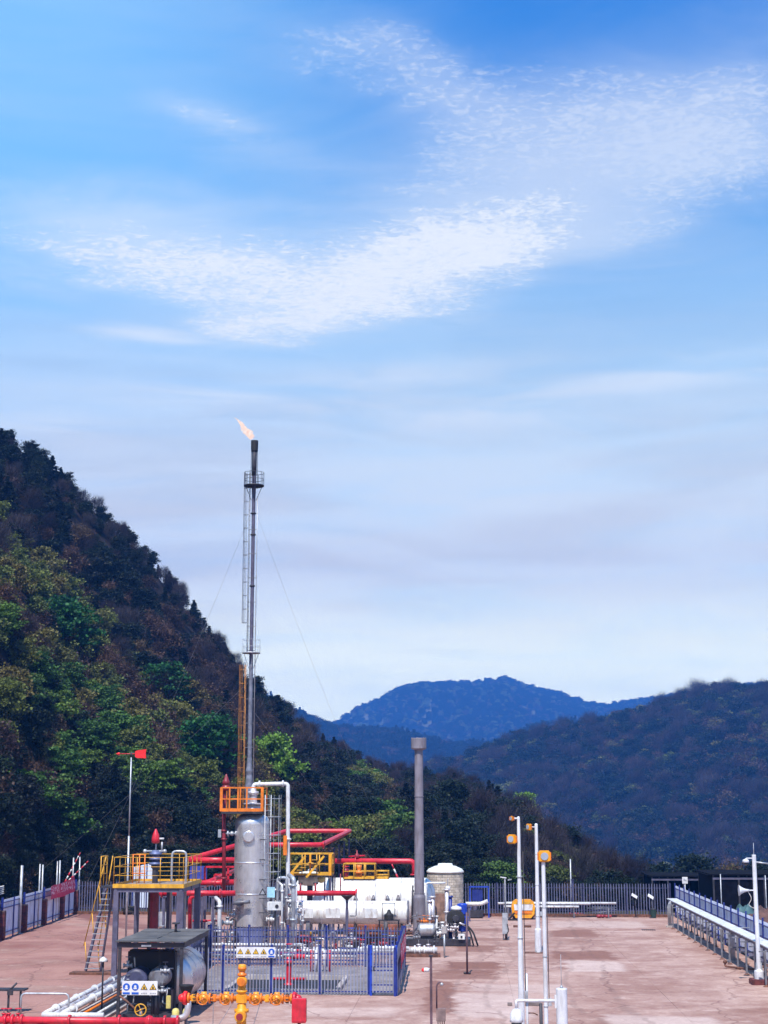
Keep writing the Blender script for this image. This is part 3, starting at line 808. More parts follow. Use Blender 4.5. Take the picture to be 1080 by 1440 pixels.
# ------------------------------------------------------------------ the pad
def padmat():
    m = bpy.data.materials.new('pink_concrete'); m.use_nodes = True
    t = NT(m.node_tree); b = m.node_tree.nodes['Principled BSDF']
    g = t.new('ShaderNodeNewGeometry'); s = t.new('ShaderNodeSeparateXYZ'); t.link(g.outputs['Position'], s.inputs[0])
    X, Y, _ = s.outputs; P = g.outputs['Position']
    n1 = t.noise(P, 0.22, 6, 0.62, 0.5); n2 = t.noise(P, 1.1, 6, 0.65, 0.4); n3 = t.noise(P, 7, 4, 0.6); n4 = t.noise(P, 0.07, 4, 0.6, 0.8)
    c = t.mix(t.ss(n1, 0.36, 0.66), (0.31, 0.175, 0.140), (0.45, 0.295, 0.245))
    c = t.mix(t.m('MULTIPLY', t.ss(n2, 0.50, 0.72), 0.6), c, (0.54, 0.385, 0.33))
    c = t.mix(t.m('MULTIPLY', t.ss(n2, 0.50, 0.30), t.ss(X, -17, -8, .15, .45)), c, (0.22, 0.095, 0.075))
    c = t.mix(t.m('MULTIPLY', t.ss(t.noise(P, 0.45, 5, .7, 1.0), .55, .72), .55), c, (.24, .12, .10))
    c = t.mix(t.m('MULTIPLY', t.ss(t.noise(P, 2.6, 4, .7, .5), .62, .74), .5), c, (.12, .06, .055))
    # red mud tracked over the left yard
    mud = t.m('MULTIPLY', t.ss(t.m('ADD', t.m('MULTIPLY', n4, .4), t.m('MULTIPLY', n1, .6)), 0.42, 0.52), t.ss(X, -11.0, -16.0))
    c = t.mix(t.m('MULTIPLY', mud, 0.95), c, t.mix(t.ss(n1, 0.36, 0.62), (0.22, 0.085, 0.070), (0.36, 0.19, 0.155)))
    # wheel tracks curving across the left yard
    tr = t.m('ABSOLUTE', t.m('SUBTRACT', t.m('MULTIPLY_ADD', Y, -0.16, t.m('MULTIPLY_ADD', n4, 3.0, t.m('MULTIPLY', n1, .8))), t.m('MULTIPLY_ADD', X, 0.22, -9.6)))
    trk = t.m('MULTIPLY', t.ss(tr, 0.34, 0.05), t.ss(X, -15.0, -17.5))
    c = t.mix(t.m('MULTIPLY', trk, 0.7), c, (0.15, 0.05, 0.045))
    def rect(x0, x1, y0, y1, soft, col_, amt, wob=0.6):
        nonlocal c
        xw = t.m('MULTIPLY_ADD', t.m('SUBTRACT', n2, .5), wob, X); yw = t.m('MULTIPLY_ADD', t.m('SUBTRACT', n1, .5), wob * 3, Y)
        k = t.m('MULTIPLY', t.m('MULTIPLY', t.ss(xw, x0 - soft, x0 + soft), t.ss(xw, x1 + soft, x1 - soft)),
                t.m('MULTIPLY', t.ss(yw, y0 - soft * 2, y0 + soft * 2), t.ss(yw, y1 + soft * 2, y1 - soft * 2)))
        k = t.m('MULTIPLY', k, t.ss(n2, 0.22, 0.45, 0.55, 1.0))
        c = t.mix(t.m('MULTIPLY', k, amt), c, col_)
    wet = (0.21, 0.095, 0.07)
    for (px0, px1, py0, py1, amt) in ((640, 700, 1330, 1338, .8), (630, 702, 1352, 1364, .95), (605, 695, 1366, 1375, .8), (640, 712, 1318, 1323, .6), (650, 705, 1305, 1310, .5),
                                      (600, 640, 1378, 1425, .85), (775, 835, 1308, 1318, .8), (775, 855, 1337, 1350, .85), (740, 850, 1322, 1328, .4), (885, 905, 1334, 1340, .35),
                                      (455, 610, 1408, 1414, .35), (900, 1010, 1392, 1400, .3), (940, 1080, 1420, 1428, .35), (30, 62, 1305, 1314, .8), (820, 910, 1440, 1460, .4)):
        xa, ya = G(px0, py1); xb, yb_ = G(px1, py0); xa2 = G(px0, py0)[0]
        rect((xa + xa2) / 2, xb, ya, yb_, .22, wet, amt, 1.6)
    lite = (0.60, 0.47, 0.42)
    for (px0, px1, py0, py1, amt) in ((800, 870, 1352, 1366, .55), (640, 740, 1398, 1430, .45), (860, 1000, 1430, 1445, .5), (660, 790, 1384, 1396, .35), (780, 900, 1296, 1304, .4), (400, 560, 1416, 1430, .3)):
        xa, ya = G(px0, py1); xb, yb_ = G(px1, py0)
        rect(xa, xb, ya, yb_, .25, lite, amt, 1.2)
    for x0 in (4.6, 6.3, -.4, 1.3):
        q = t.m('ABSOLUTE', t.m('SUBTRACT', t.m('MULTIPLY_ADD', n4, 5.0, X), t.m('MULTIPLY_ADD', Y, .018, x0 + 1.2)))
        c = t.mix(t.m('MULTIPLY', t.m('MULTIPLY', t.ss(q, .20, .06), t.ss(n2, .35, .6)), .34), c, (.13, .075, .065))
    # fine cracks
    v = t.new('ShaderNodeTexVoronoi', feature='DISTANCE_TO_EDGE'); v.inputs['Scale'].default_value = 0.16
    wp = t.new('ShaderNodeVectorMath', operation='ADD'); t.link(P, wp.inputs[0])
    nn = t.new('ShaderNodeTexNoise'); nn.inputs['Scale'].default_value = 0.9; t.link(P, nn.inputs['Vector'])
    t.link(nn.outputs['Color'], wp.inputs[1]); t.link(wp.outputs[0], v.inputs['Vector'])
    c = t.mix(t.m('MULTIPLY', t.ss(v.outputs['Distance'], 0.010, 0.002), 0.5), c, (0.15, 0.07, 0.06))
    gr = t.ss(n3, 0.2, 0.8, 0.86, 1.12); c = t.mix(1.0, c, t.comb(gr, gr, gr), 'MULTIPLY')
    t.link(c, b.inputs['Base Color']); b.inputs['Roughness'].default_value = 0.9; b.inputs['Specular IOR Level'].default_value = 0.2
    bn = t.new('ShaderNodeBump'); bn.inputs['Strength'].default_value = 0.4; bn.inputs['Distance'].default_value = 0.03
    t.link(n3, bn.inputs['Height']); t.link(bn.outputs[0], b.inputs['Normal'])
    return m
PAD = padmat()
# poured in bays: each slab its own sheet edge, joints 12 mm wide
pad = MB()
ys = [18 + 6.1 * i for i in range(16)]; ys = [y for y in ys if y < 108.9] + [108.9]
xs = [-29.0, -22.6, -16.5, -10.4, -4.3, 1.8, 7.9, 14.0]
padpar = bpy.data.objects.new('pad', MB().box((-7.5, 63.2, -.10), (43.0, 91.4, .17)).mesh('pad', mat('joint_fill', (.22, .13, .11), .9))); link(padpar); padpar['kind'] = 'structure'
jr = random.Random(5)
for i in range(len(xs) - 1):
    for j in range(len(ys) - 1):
        x0, x1, y0, y1 = xs[i] + .004, xs[i + 1] - .004, ys[j] + .004, ys[j + 1] - .004
        MB().box(((x0 + x1) / 2, (y0 + y1) / 2, -.03 + jr.uniform(-.002, .002)), (x1 - x0, y1 - y0, .06)).build('slab', PAD, padpar)
tag(MB().box((32, 64, -.08), (35.5, 95, .12)).build('dirt_yard', mat('trampled_earth', (.17, .11, .10), .95, var=.3, scale=.6)), kind='structure')

# ------------------------------------------------------------------ fences
def pale_mesh(h, wd, m):
    mb = MB(); a = wd / 2; d_ = .008
    # W-section pale with a split pointed head
    pts_ = [(-a, 0), (a, 0), (a, h - .11), (a * .45, h), (0, h - .05), (-a * .45, h), (-a, h - .11)]
    mb.prism(pts_, -d_, d_, 'Y'); mb.box((0, -.014, h / 2 - .05), (wd * .3, .012, h - .12))
    return mb.mesh('pale', m)
def palisade(name, label, P0, P1, h, step, wd, mpale, mpost, nposts, rails, group=None, base=True, root=None, post_w=.09, post_h=None):
    P0 = Vector((P0[0], P0[1], 0)); P1 = Vector((P1[0], P1[1], 0)); D = P1 - P0; L = D.length; ang = math.atan2(D.y, D.x)
    if root is None: root = thing(name, label, 'fence', P0, 0, group); off = Vector((0, 0, 0))
    else: off = P0 - root.location
    me = pale_mesh(h - .06, wd, mpale); n = int(L / step); u = D / L
    for i in range(n):
        p = off + u * (step * (i + .5))
        o = bpy.data.objects.new('pale', me); link(o); o.parent = root; o.location = (p.x, p.y, .05 + jr.uniform(-.008, .008)); o.rotation_euler = (0, jr.uniform(-.008, .008), ang)
    nrm = Vector((-u.y, u.x, 0)) * .035
    for z in rails:
        MB().bar(off + nrm + Vector((0, 0, z)), off + nrm + D + Vector((0, 0, z)), .045, .045).build('rail', mpost, root)
    for i in range(nposts + 1):
        p = off + u * (L * i / nposts) + nrm * 2.6
        MB().box((p.x, p.y, (post_h or h) / 2), (post_w, post_w, post_h or h), ang).build('post', mpost, root)
    return root
bf = palisade('palisade_fence', 'long blue-grey palisade fence with pointed pales closing the far end of the pad', (-27.1, 108.4), (13.7, 107.4), 2.22, .182, .058, PALEB, NAVY, 14, (.42, 1.9))
kb = MB(); kb.box((20.4, -.62, .09), (40.8, .22, .2), -.0245); kb.build('kerb', RUST, bf)

# corrugated panel fences with blue posts
def corr_mesh(L, h, m, pitch=.2, amp=.022):
    n = int(L / pitch) * 2; V = []; 
    for i in range(n + 1):
        y = L * i / n; x = amp if i % 2 else -amp
        for z in (0, h): V += [(x, y, z)]
    mb = MB(); nn = len(V); V2 = [(x - .012, y, z) for x, y, z in V]; F = []
    for i in range(n): F.append((2 * i, 2 * i + 2, 2 * i + 3, 2 * i + 1)); F.append((nn + 2 * i, nn + 2 * i + 1, nn + 2 * i + 3, nn + 2 * i + 2)); F.append((2 * i + 1, 2 * i + 3, nn + 2 * i + 3, nn + 2 * i + 1))
    mb.add(V + V2, F); return mb.mesh('corrugated_panel', m)
lf = thing('panel_fence', 'pale blue corrugated panel fence with dark red brick piers along the left edge', 'fence', (-26.2, 88.0))
lang = math.atan2(-(-27.15 + 26.2), 108.4 - 88.0)
lf.rotation_euler = (0, 0, lang)
pier_px = [(3, 1322), (31, 1311), (58, 1301), (83, 1292), (104, 1285)]
pier_y = [round(G(*p)[1] - 88.0, 2) for p in pier_px]; pier_y[0] = 0.0
pier_y = [-4.6] + pier_y
cm = {}
for i in range(len(pier_y) - 1):
    a, b = pier_y[i] + .22, pier_y[i + 1] - .22; mid_ = (a + b) / 2
    for s0, s1 in ((a, mid_ - .05), (mid_ + .05, b)):
        o = bpy.data.objects.new('corrugated_panel', corr_mesh(s1 - s0, 2.05, SHEET)); link(o); o.parent = lf; o.location = (-.05, s0, .12)
    MB().box((.06, mid_, 1.1), (.07, .07, 2.25)).build('post', BLU, lf)
    for z in (.35, 1.72, 2.02):
        MB().bar((.02, a, z), (.02, b, z), .045).build('rail', BLU, lf)
def brick_pier(x, y, h, parent):
    mb = MB(); bt = .086
    for k in range(int(h / bt)):
        z = (k + .5) * bt
        for s_ in (-1, 1):
            mb.box((x + s_ * .101 + jr.uniform(-.004, .004), y, z), (.192, .40, bt - .014)) if k % 2 else mb.box((x, y + s_ * .101 + jr.uniform(-.004, .004), z), (.40, .192, bt - .014))
    p = MB().box((x, y, h / 2), (.375, .375, h - .02)).build('brick_pier', mat('mortar', (.14, .09, .085), .9), parent)
    return mb.build('bricks', BRKR, p, kind='stuff')
for y in pier_y:
    brick_pier(.03, y, 1.62, lf)
    MB().box((.03, y, 1.97), (.11, .11, .70)).build('post', BLU, lf)

def steel_pole(px, py, ytop, X_, Y_, r, m, label, name='steel_pole', cat='pole', group=None):
    x, z = A(px, ytop, Y_)
    mb = MB(); mb.tube([(0, 0, 0), (0, 0, z)], r, 8); mb.box((0, 0, .01), (r * 5, r * 5, .02))
    o = mb.build(name, m); o.location = (x, Y_, 0); tag(o, label, cat, group); return o
poles = [(31, 1217, 92.2, 'tall galvanised pole behind the second brick pier of the left fence'), (56.5, 1215, 97.3, 'slim grey pole just left of the red banner, left one of a pair'),
         (60.5, 1216, 98.4, 'slim grey pole just left of the red banner, right one of a pair'), (81, 1211, 102.5, 'grey pole standing behind the red banner, left one of a pair'),
         (84.6, 1210, 103.3, 'grey pole standing behind the red banner, right one of a pair'), (103.5, 1206, 109.4, 'thin grey pole at the far corner of the left fence'),
         (112.5, 1205, 110.2, 'thin grey pole just right of the far corner of the left fence')]
for px, yt, Y_, lb in poles:
    steel_pole(px, 0, yt, 0, Y_, .085 if px == 31 else .05, GALV, lb, group='poles behind the left fence')

def clothsheet(P, nu, nv, wav, m, name, thick=.01):
    """P: four corners (bl, br, tr, tl)"""
    bl, br, tr, tl = map(Vector, P); V = []; nrm = (br - bl).cross(tl - bl).normalized()
    for j in range(nv + 1):
        for i in range(nu + 1):
            u, v = i / nu, j / nv
            p = (bl * (1 - u) + br * u) * (1 - v) + (tl * (1 - u) + tr * u) * v
            p = p + nrm * (wav * math.sin(u * 15 + v * 2.5) * (.3 + .7 * abs(.5 - v)) + wav * .5 * math.sin(u * 37 + v * 6)) - Vector((0, 0, wav * 1.5 * math.sin(u * math.pi) ** 2))
            V.append(p)
    n = len(V); V += [p - nrm * thick for p in V]; F = []
    for j in range(nv):
        for i in range(nu):
            a = j * (nu + 1) + i; F.append((a, a + 1, a + nu + 2, a + nu + 1)); F.append((n + a, n + a + nu + 1, n + a + nu + 2, n + a + 1))
    mb = MB(); mb.add(V, F, True); return mb
def bannermat(name, ground, ink, sx, axis):
    """red cloth with two rows of pale brush-like characters too small to read"""
    m = bpy.data.materials.new(name); m.use_nodes = True
    t = NT(m.node_tree); b = m.node_tree.nodes['Principled BSDF']; tcn = t.new('ShaderNodeTexCoord')
    mp = t.new('ShaderNodeMapping'); mp.inputs['Scale'].default_value = (sx, sx, sx * 1.3); t.link(tcn.outputs['Object'], mp.inputs[0])
    n = t.noise(mp.outputs[0], 1.0, 3, .7, .5); s = t.new('ShaderNodeSeparateXYZ'); t.link(tcn.outputs['Generated'], s.inputs[0])
    row = t.m('MULTIPLY', t.ss(s.outputs[2], .22, .34), t.ss(s.outputs[2], .86, .74))
    k = t.m('MULTIPLY', t.ss(n, .50, .58), row)
    t.link(t.mix(k, ground, ink), b.inputs['Base Color']); b.inputs['Roughness'].default_value = .7
    return m
BAN = bannermat('banner_cloth', (.62, .03, .09), (.85, .60, .62), 4.5, 'Y')
xa, ya = G(62, 1300); xb, yb2 = G(96, 1288)
b0 = Vector((-26.35, 99.0, 0)); b1 = Vector((-26.72, 106.6, 0))
bm_ = clothsheet([(0, 0, 1.55), (b1.x - b0.x, b1.y - b0.y, 1.62), (b1.x - b0.x, b1.y - b0.y, 2.62), (0, 0, 2.36)], 40, 6, .05, BAN, 'banner')
o = bm_.build('banner', BAN); o.location = b0; tag(o, 'red cloth banner with pale lettering tied along the left corrugated fence', 'banner')

def striped_pole(P, Q, n, label, r=.06):
    P = Vector(P); Q = Vector(Q)
    root = thing('striped_barrier_pole', label, 'barrier', (P.x, P.y, 0), 0, 'striped barrier poles in the far left corner')
    for i in range(n):
        a = P + (Q - P) * i / n - root.location; b = P + (Q - P) * (i + 1) / n - root.location
        MB().tube([a, b], r * (1 - .45 * i / n), 8).build('stripe', WHT if i % 2 else RED, root)
    MB().box((0, 0, P.z / 2), (.2, .2, P.z)).build('stand', RUST, root)
xq, zq = A(91, 1241, 109.4); x2, z2 = A(113, 1199, 109.4)
striped_pole((xq, 109.4, zq), (x2, 109.4, z2), 9, 'steeper of two red and white striped barrier poles behind the red banner')
xq, zq = A(93, 1242, 109.0); x2, z2 = A(124, 1211, 109.0)
striped_pole((xq, 109.0, zq), (x2, 109.0, z2), 9, 'flatter of two red and white striped barrier poles behind the red banner')

# stacked sheets and a dark bundle just outside the left fence
st_ = thing('sheet_stack', 'stack of white roofing sheets lying behind the left fence', 'stack', (-28.0, 90.6), R(4))
for k in range(5):
    o = bpy.data.objects.new('roofing_sheet', corr_mesh(4.6, 1.3, WHT, .25, .03)); link(o); o.parent = st_
    o.rotation_euler = (0, R(78), R(-3 + k)); o.location = (-.9 + .05 * k, -2.3 + .1 * k, 2.0 + .10 * k)
for y in (-1.6, 0, 1.6): MB().box((-.3, y, .95), (1.2, .12, 1.9)).build('trestle', RUST, st_)

# right fence
rf = thing('panel_fence', 'pale blue corrugated panel fence with blue posts running along the right edge', 'fence', (14.0, 56.0))
L_ = 51.2; n_ = 23; mesh_c = corr_mesh(L_ / n_ - .10, 1.95, SHEET)
for i in range(n_):
    o = bpy.data.objects.new('corrugated_panel', mesh_c); link(o); o.parent = rf; o.location = (.06, L_ * i / n_ + .05, .12)
for i in range(n_ + 1): MB().box((0, L_ * i / n_, 1.12), (.08, .08, 2.24)).build('post', BLU, rf)
for z in (.35, 1.35, 1.9): MB().bar((.02, 0, z), (.02, L_, z), .05).build('rail', BLU, rf)

# cable duct on H-shaped supports
duct = thing('cable_duct', 'long white covered cable duct running above grey trestles along the right fence', 'duct', (12.95, 50.0))
seg = 3.0; k = 0; y = 0
while y < 48.1:
    MB().box((0, y + seg / 2 - .006, 1.60), (.62, seg - .012, .05), bev=.008).build('cover', WHT, duct)
    MB().box((0, y + seg / 2 - .004, 1.51), (.50, seg - .008, .13)).build('tray', LAV, duct)
    y += seg
def pipe_support(y, first):
    r_ = thing('duct_support', 'x', 'support', (12.55, y), 0, 'grey H-shaped supports under the white cable duct')
    MB().box((0, 0, .72), (.075, .075, 1.40)).build('leg', STEEL, r_)
    MB().box((.80, 0, .71), (.075, .075, 1.42)).build('leg', STEEL, r_)
    MB().box((.06, 0, 1.435), (.62, .07, .05)).build('top_bar', STEEL, r_)
    MB().box((.40, .0, .78), (.72, .055, .06)).build('crossbar', STEEL, r_)
    for x in (0, .8): MB().lathe([(.14, 0), (.13, .02), (.05, .06), (.04, .10)], (x, 0, 0), n=8).build('foot_plate', RUST, r_)
    return r_
yy = [97.6 - 2.28 * i for i in range(19)]
ds = None
for i, y in enumerate(yy):
    where = ('nearest the far fence' if i == 0 else f'{["","second","third","fourth","fifth","sixth","seventh","eighth","ninth","tenth","eleventh","twelfth","thirteenth","fourteenth","fifteenth","sixteenth","seventeenth","eighteenth","nineteenth"][i]} from the far fence')
    lb = 'grey H-shaped steel support under the white cable duct, ' + where
    if ds is None: ds = pipe_support(y, True); ds['label'] = lb
    else: copy_tree(ds, (12.55, y, 0), 0, lb)
# thicker grey columns and cable drops under the duct
def bundle(px, py0, label, n, h):
    x, y = G(px, py0)
    r_ = thing('cable_riser', label, 'cable duct', (x, y), 0)
    for i in range(n): MB().tube([(.06 * i, 0, 0), (.06 * i, 0, h - .25), (.06 * i + .12, 0, h), (.06 * i + .75, 0, h + .02)], .03, 6, bend=.15).build('cable_pipe', GALV, r_)
    MB().box((.09, 0, .05), (.45, .3, .1)).build('base', CONC, r_)
bundle(940, 1304, 'thick grey cable riser at the far end of the white duct', 4, 1.55)
bundle(1027, 1353, 'curved grey cable riser beside the white camera pole', 5, 1.6)
bundle(1062, 1372, 'grey cable riser right behind the white camera pole', 3, 1.5)

# conduit lying on the ground at the foot of the right pole
x0_, y0_ = G(1020, 1362); x1_, y1_ = G(1052, 1368); x2_, y2_ = G(1055, 1379)
mb = MB(); mb.tube([(0, 0, .28), (0, 0, .1), (.5, -.4, .08), (1.3, -1.2, .08), (1.75, -1.0, .3), (1.5, -2.0, .06)], .05, 8, bend=.1); mb.ball((0, 0, .3), .1, 8)
o = mb.build('conduit', RUST); o.location = (x0_, y0_, 0); tag(o, 'rusty bent conduit lying on the pad left of the white camera pole', 'pipe')

# ------------------------------------------------------------------ flare stack
SX, SY = -13.92, 99.8
fs = thing('flare_stack', 'tall slim flare stack with two round platforms, caged ladder and black burner tip', 'flare stack', (SX, SY))
top = A(356, 630, SY)[1]
zz = lambda py: A(352, py, SY)[1]
MB().lathe([(.45, 0), (.45, 2.2), (.26, 2.4), (.26, zz(1104)), (.20, zz(1090)), (.25, zz(1084)), (.20, zz(1080)), (.14, zz(1064)), (.13, zz(930))], n=14).build('lower_riser', mat('weathered_pipe', (.17, .18, .23), .6, var=.2), fs)
MB().lathe([(.128, zz(930)), (.12, zz(820)), (.12, zz(700)), (.14, zz(690)), (.14, top)], n=14).build('upper_riser', LAV, fs)
MB().lathe([(.16, top - 1.9), (.17, top - .05)], n=12).build('burner_pipe', DARK, fs)
for a in (0, 1.57, 3.14, 4.71): MB().tube([(math.cos(a) * .22, math.sin(a) * .22, top - 2.8), (math.cos(a) * .2, math.sin(a) * .2, top - .1)], .022, 6).build('pilot_pipe', DARK, fs)
MB().lathe([(.23, top - .22), (.24, top + .05), (.245, top + .50), (.205, top + .50), (.2, top + .1)], n=16).build('burner_tip', BLK, fs)
for py in (752, 722, 824): MB().lathe([(.15, -.06), (.2, 0), (.15, .06)], (0, 0, zz(py)), n=10).build('clamp', DARK, fs)
def round_platform(z, r, h, m, rr=.017):
    p = MB().lathe([(.22, z), (r, z), (r, z + .07), (.22, z + .07)], n=20).build('platform', m, fs)
    for k in range(10):
        a = k * .628; MB().tube([(math.cos(a) * r * .97, math.sin(a) * r * .97, z), (math.cos(a) * r * .97, math.sin(a) * r * .97, z + h)], rr, 5).build('railing_post', m, p)
    for q in (.5, 1.0): MB().torus((0, 0, z + h * q), r * .97, rr, n=20, m=5).build('handrail', m, p)
    for a in (.3, 1.87, 3.44, 5.0): MB().bar((math.cos(a) * r * .8, math.sin(a) * r * .8, z), (math.cos(a) * .16, math.sin(a) * .16, z - .95), .035).build('brace', m, p)
round_platform(zz(684), .68, .92, DARK)
round_platform(zz(919), .60, .90, GALV, rr=.010)
def ladder(parent, x, y0, z0, z1, w_, m, step=.32, cage=True, ang=math.pi, mc=None, rr=.02, R_=.36):
    l = MB()
    d_ = Vector((math.cos(ang), math.sin(ang), 0)); s_ = Vector((-d_.y, d_.x, 0)); c = Vector((x, y0, 0))
    root = None
    for k in (-1, 1):
        p = c + s_ * (w_ / 2 * k); o_ = MB().tube([(p.x, p.y, z0), (p.x, p.y, z1)], rr, 6).build('ladder_rail', m, parent)
        root = root or o_
    z = z0 + .2
    while z < z1: a = c - s_ * w_ / 2; b = c + s_ * w_ / 2; l.tube([(a.x, a.y, z), (b.x, b.y, z)], .014, 5, cap=False); z += step
    l.build('rungs', m, root, kind='stuff')
    if cage:
        g = MB(); z = z0 + 2.0
        while z < z1 + .05:
            P_ = [c + d_ * (R_ + R_ * -math.cos(t)) + s_ * (R_ * math.sin(t)) for t in [(-2.5 + 5.0 * i / 10) * 1 for i in range(11)]]
            P_ = [c + d_ * (.05 + R_ + R_ * math.cos(t)) + s_ * (R_ * math.sin(t)) for t in [-2.4 + 4.8 * i / 10 for i in range(11)]]
            g.tube([(p.x, p.y, z) for p in P_], .014, 4, cap=False); z += .9
        for t in (-1.5, -.75, 0, .75, 1.5):
            p = c + d_ * (.05 + R_ + R_ * math.cos(t)) + s_ * (R_ * math.sin(t)); g.tube([(p.x, p.y, z0 + 2.0), (p.x, p.y, z1)], .011, 4, cap=False)
        g.build('safety_cage', mc or m, root, kind='stuff')
    return root
ladder(fs, -.26, -.05, zz(919), zz(684) + .9, .28, STEEL, ang=math.pi * 1.12, R_=.17)
ladder(fs, -.36, -.05, .6, zz(935), .3, mat('faded_orange', (.42, .17, .03), .6, var=.25), ang=math.pi * 1.12, R_=.17)
sp_ = MB(); sp_.tube([(.27, -.1, 3.0), (.27, -.1, zz(780)), (.27, -.1, zz(700))], .028, 6); sp_.build('pilot_gas_line', GALV, fs)
for py in range(745, 1080, 34): MB().bar((-.28, -.1, zz(py)), (.29, -.1, zz(py)), .035).build('bracket', STEEL, fs)
# flame
fl = MB(); fr = random.Random(3); prev = []
x0f, z0f = A(354, 617, SY); x1f, z1f = A(330, 587, SY)
nseg = 16
for lobe in range(3):
    P_ = []; ring = 9; vs = []; base_i = len(fl.v)
    for i in range(nseg + 1):
        t = i / nseg; cx_ = (x1f - x0f) * t ** 1.15 + .06 * math.sin(t * 11 + lobe * 2); cz = (z1f - z0f) * t + .05 * math.sin(t * 9 + lobe)
        cy = .08 * math.sin(t * 7 + lobe * 2.1); r_ = (.20 * math.sin(math.pi * min(1, t * .9 + .16)) ** .8 + .02) * (1 - .35 * lobe * .4) * (1 - t * .62) * fr.uniform(.55, 1.4)
        for j in range(ring):
            a = 2 * math.pi * j / ring; q = r_ * fr.uniform(.75, 1.25); vs.append((cx_ + math.cos(a) * q * .8 + lobe * .02, cy + math.sin(a) * q, cz + math.cos(a) * q * .75))
    fs_ = [(i * ring + j, i * ring + (j + 1) % ring, (i + 1) * ring + (j + 1) % ring, (i + 1) * ring + j) for i in range(nseg) for j in range(ring)]
    fl.add(vs, fs_, True)
FM = bpy.data.materials.new('flame'); FM.use_nodes = True; t = NT(FM.node_tree); nt = FM.node_tree; nt.nodes.remove(nt.nodes['Principled BSDF'])
em = t.new('ShaderNodeEmission'); tr_ = t.new('ShaderNodeBsdfTransparent'); mx = t.new('ShaderNodeMixShader'); gg = t.new('ShaderNodeNewGeometry')
nz = t.noise(gg.outputs['Position'], 5, 3, .6)
t.link(t.mix(t.ss(nz, .35, .65), (1.0, .60, .48), (1.0, .86, .78)), em.inputs[0]); em.inputs[1].default_value = .85
t.link(t.ss(nz, .30, .55, .04, .55), mx.inputs[0]); t.link(tr_.outputs[0], mx.inputs[1]); t.link(em.outputs[0], mx.inputs[2]); t.link(mx.outputs[0], nt.nodes['Material Output'].inputs[0])
o = fl.build('flame', FM); o.location = (x0f, SY, z0f); tag(o, 'pale orange gas flame blown to the left at the top of the flare stack', 'flame')

def wire(P, Q, label, sag=.3, r=.007, m=STEEL):
    P, Q = Vector(P), Vector(Q); pts_ = []
    for i in range(13):
        t_ = i / 12; p = P.lerp(Q, t_); p.z -= sag * 4 * t_ * (1 - t_); pts_.append(p - P)
    o = MB().tube(pts_, r, 4).build('guy_wire', m); o.location = P; tag(o, label, 'wire', 'guy wires of the flare stack'); return o
wire((SX + .2, SY, zz(722)), (-3.4, 111.0, 0), 'thin guy wire falling to the right from high on the flare stack', .9)
wire((SX - .2, SY, zz(722)), (-25.5, 101.0, .5), 'thin guy wire falling to the left from high on the flare stack', .9)
wire((SX - .2, SY, zz(960)), (-31.0, 104.0, 1.0), 'thin guy wire from the lower platform of the stack down to the left', .4)
wire((SX + .2, SY, zz(1000)), (-3.0, 106.5, .2), 'thin guy wire from the lower part of the stack down to the right', .4)

# ------------------------------------------------------------------ small builders
def flange(mb, p, r, axis, t_=.04):
    p = Vector(p); h = {'X': Vector((t_, 0, 0)), 'Y': Vector((0, t_, 0)), 'Z': Vector((0, 0, t_))}[axis]
    mb.tube([p - h, p + h], r, 12)
def handwheel(parent, c, R_, axis, m, name='handwheel'):
    mb = MB(); mb.torus(c, R_, R_ * .11, axis, 16, 6)
    for k in range(4):
        a = k * math.pi / 2 + .4; d_ = (math.cos(a) * R_, math.sin(a) * R_)
        q = {'Z': (c[0] + d_[0], c[1] + d_[1], c[2]), 'Y': (c[0] + d_[0], c[1], c[2] + d_[1]), 'X': (c[0], c[1] + d_[0], c[2] + d_[1])}[axis]
        mb.tube([c, q], R_ * .07, 5)
    mb.ball(c, R_ * .2, 8)
    return mb.build(name, m, parent)
def valve(parent, c, s, mb_, mw, axis='X', up=True):
    """gate valve: body, two flanges, bonnet and stem with a handwheel on top"""
    b = MB(); x, y, z = c; d_ = Vector((1, 0, 0)) if axis == 'X' else Vector((0, 1, 0)); cv = Vector(c)
    b.tube([cv - d_ * .30 * s, cv - d_ * .12 * s], .11 * s, 10); b.tube([cv + d_ * .12 * s, cv + d_ * .30 * s], .11 * s, 10)
    b.ball(c, .17 * s, 10)
    for k in (-1, 1): flange(b, cv + d_ * .30 * s * k, .18 * s, axis, .03 * s)
    b.tube([(x, y, z), (x, y, z + .34 * s)], .10 * s, 8); flange(b, (x, y, z + .30 * s), .15 * s, 'Z', .025 * s)
    v = b.build('valve', mb_, parent)
    MB().tube([(x, y, z + .3 * s), (x, y, z + .62 * s)], .03 * s, 6).build('stem', STEEL, v)
    handwheel(v, (x, y, z + .60 * s), .19 * s, 'Z', mw)
    return v
def run(parent, pts, r, m, name='pipe', bend=.25, fl=(), n=10):
    mb = MB(); mb.tube(pts, r, n, bend=bend)
    for (p, ax) in fl: flange(mb, p, r * 1.55, ax)
    return mb.build(name, m, parent)
def pipe_thing(name, label, pts, r, m, bend=.25, fls=(), cat='pipe', group=None, supports=()):
    P0 = Vector((pts[0][0], pts[0][1], 0)); loc_ = lambda p: Vector(p) - P0
    root = thing(name, label, cat, P0, 0, group)
    run(root, [loc_(p) for p in pts], r, m, 'pipe', bend)
    for p, ax in fls:
        mb = MB(); flange(mb, loc_(p), r * 1.6, ax); mb.build('flange', m, root)
    for p in supports:
        q = loc_(p); MB().box((q.x, q.y, (q.z - r) / 2), (.12, .12, q.z - r)).build('support', LAV, root)
        MB().box((q.x, q.y, q.z - r - .03), (.36, .2, .06)).build('saddle', LAV, root)
    return root
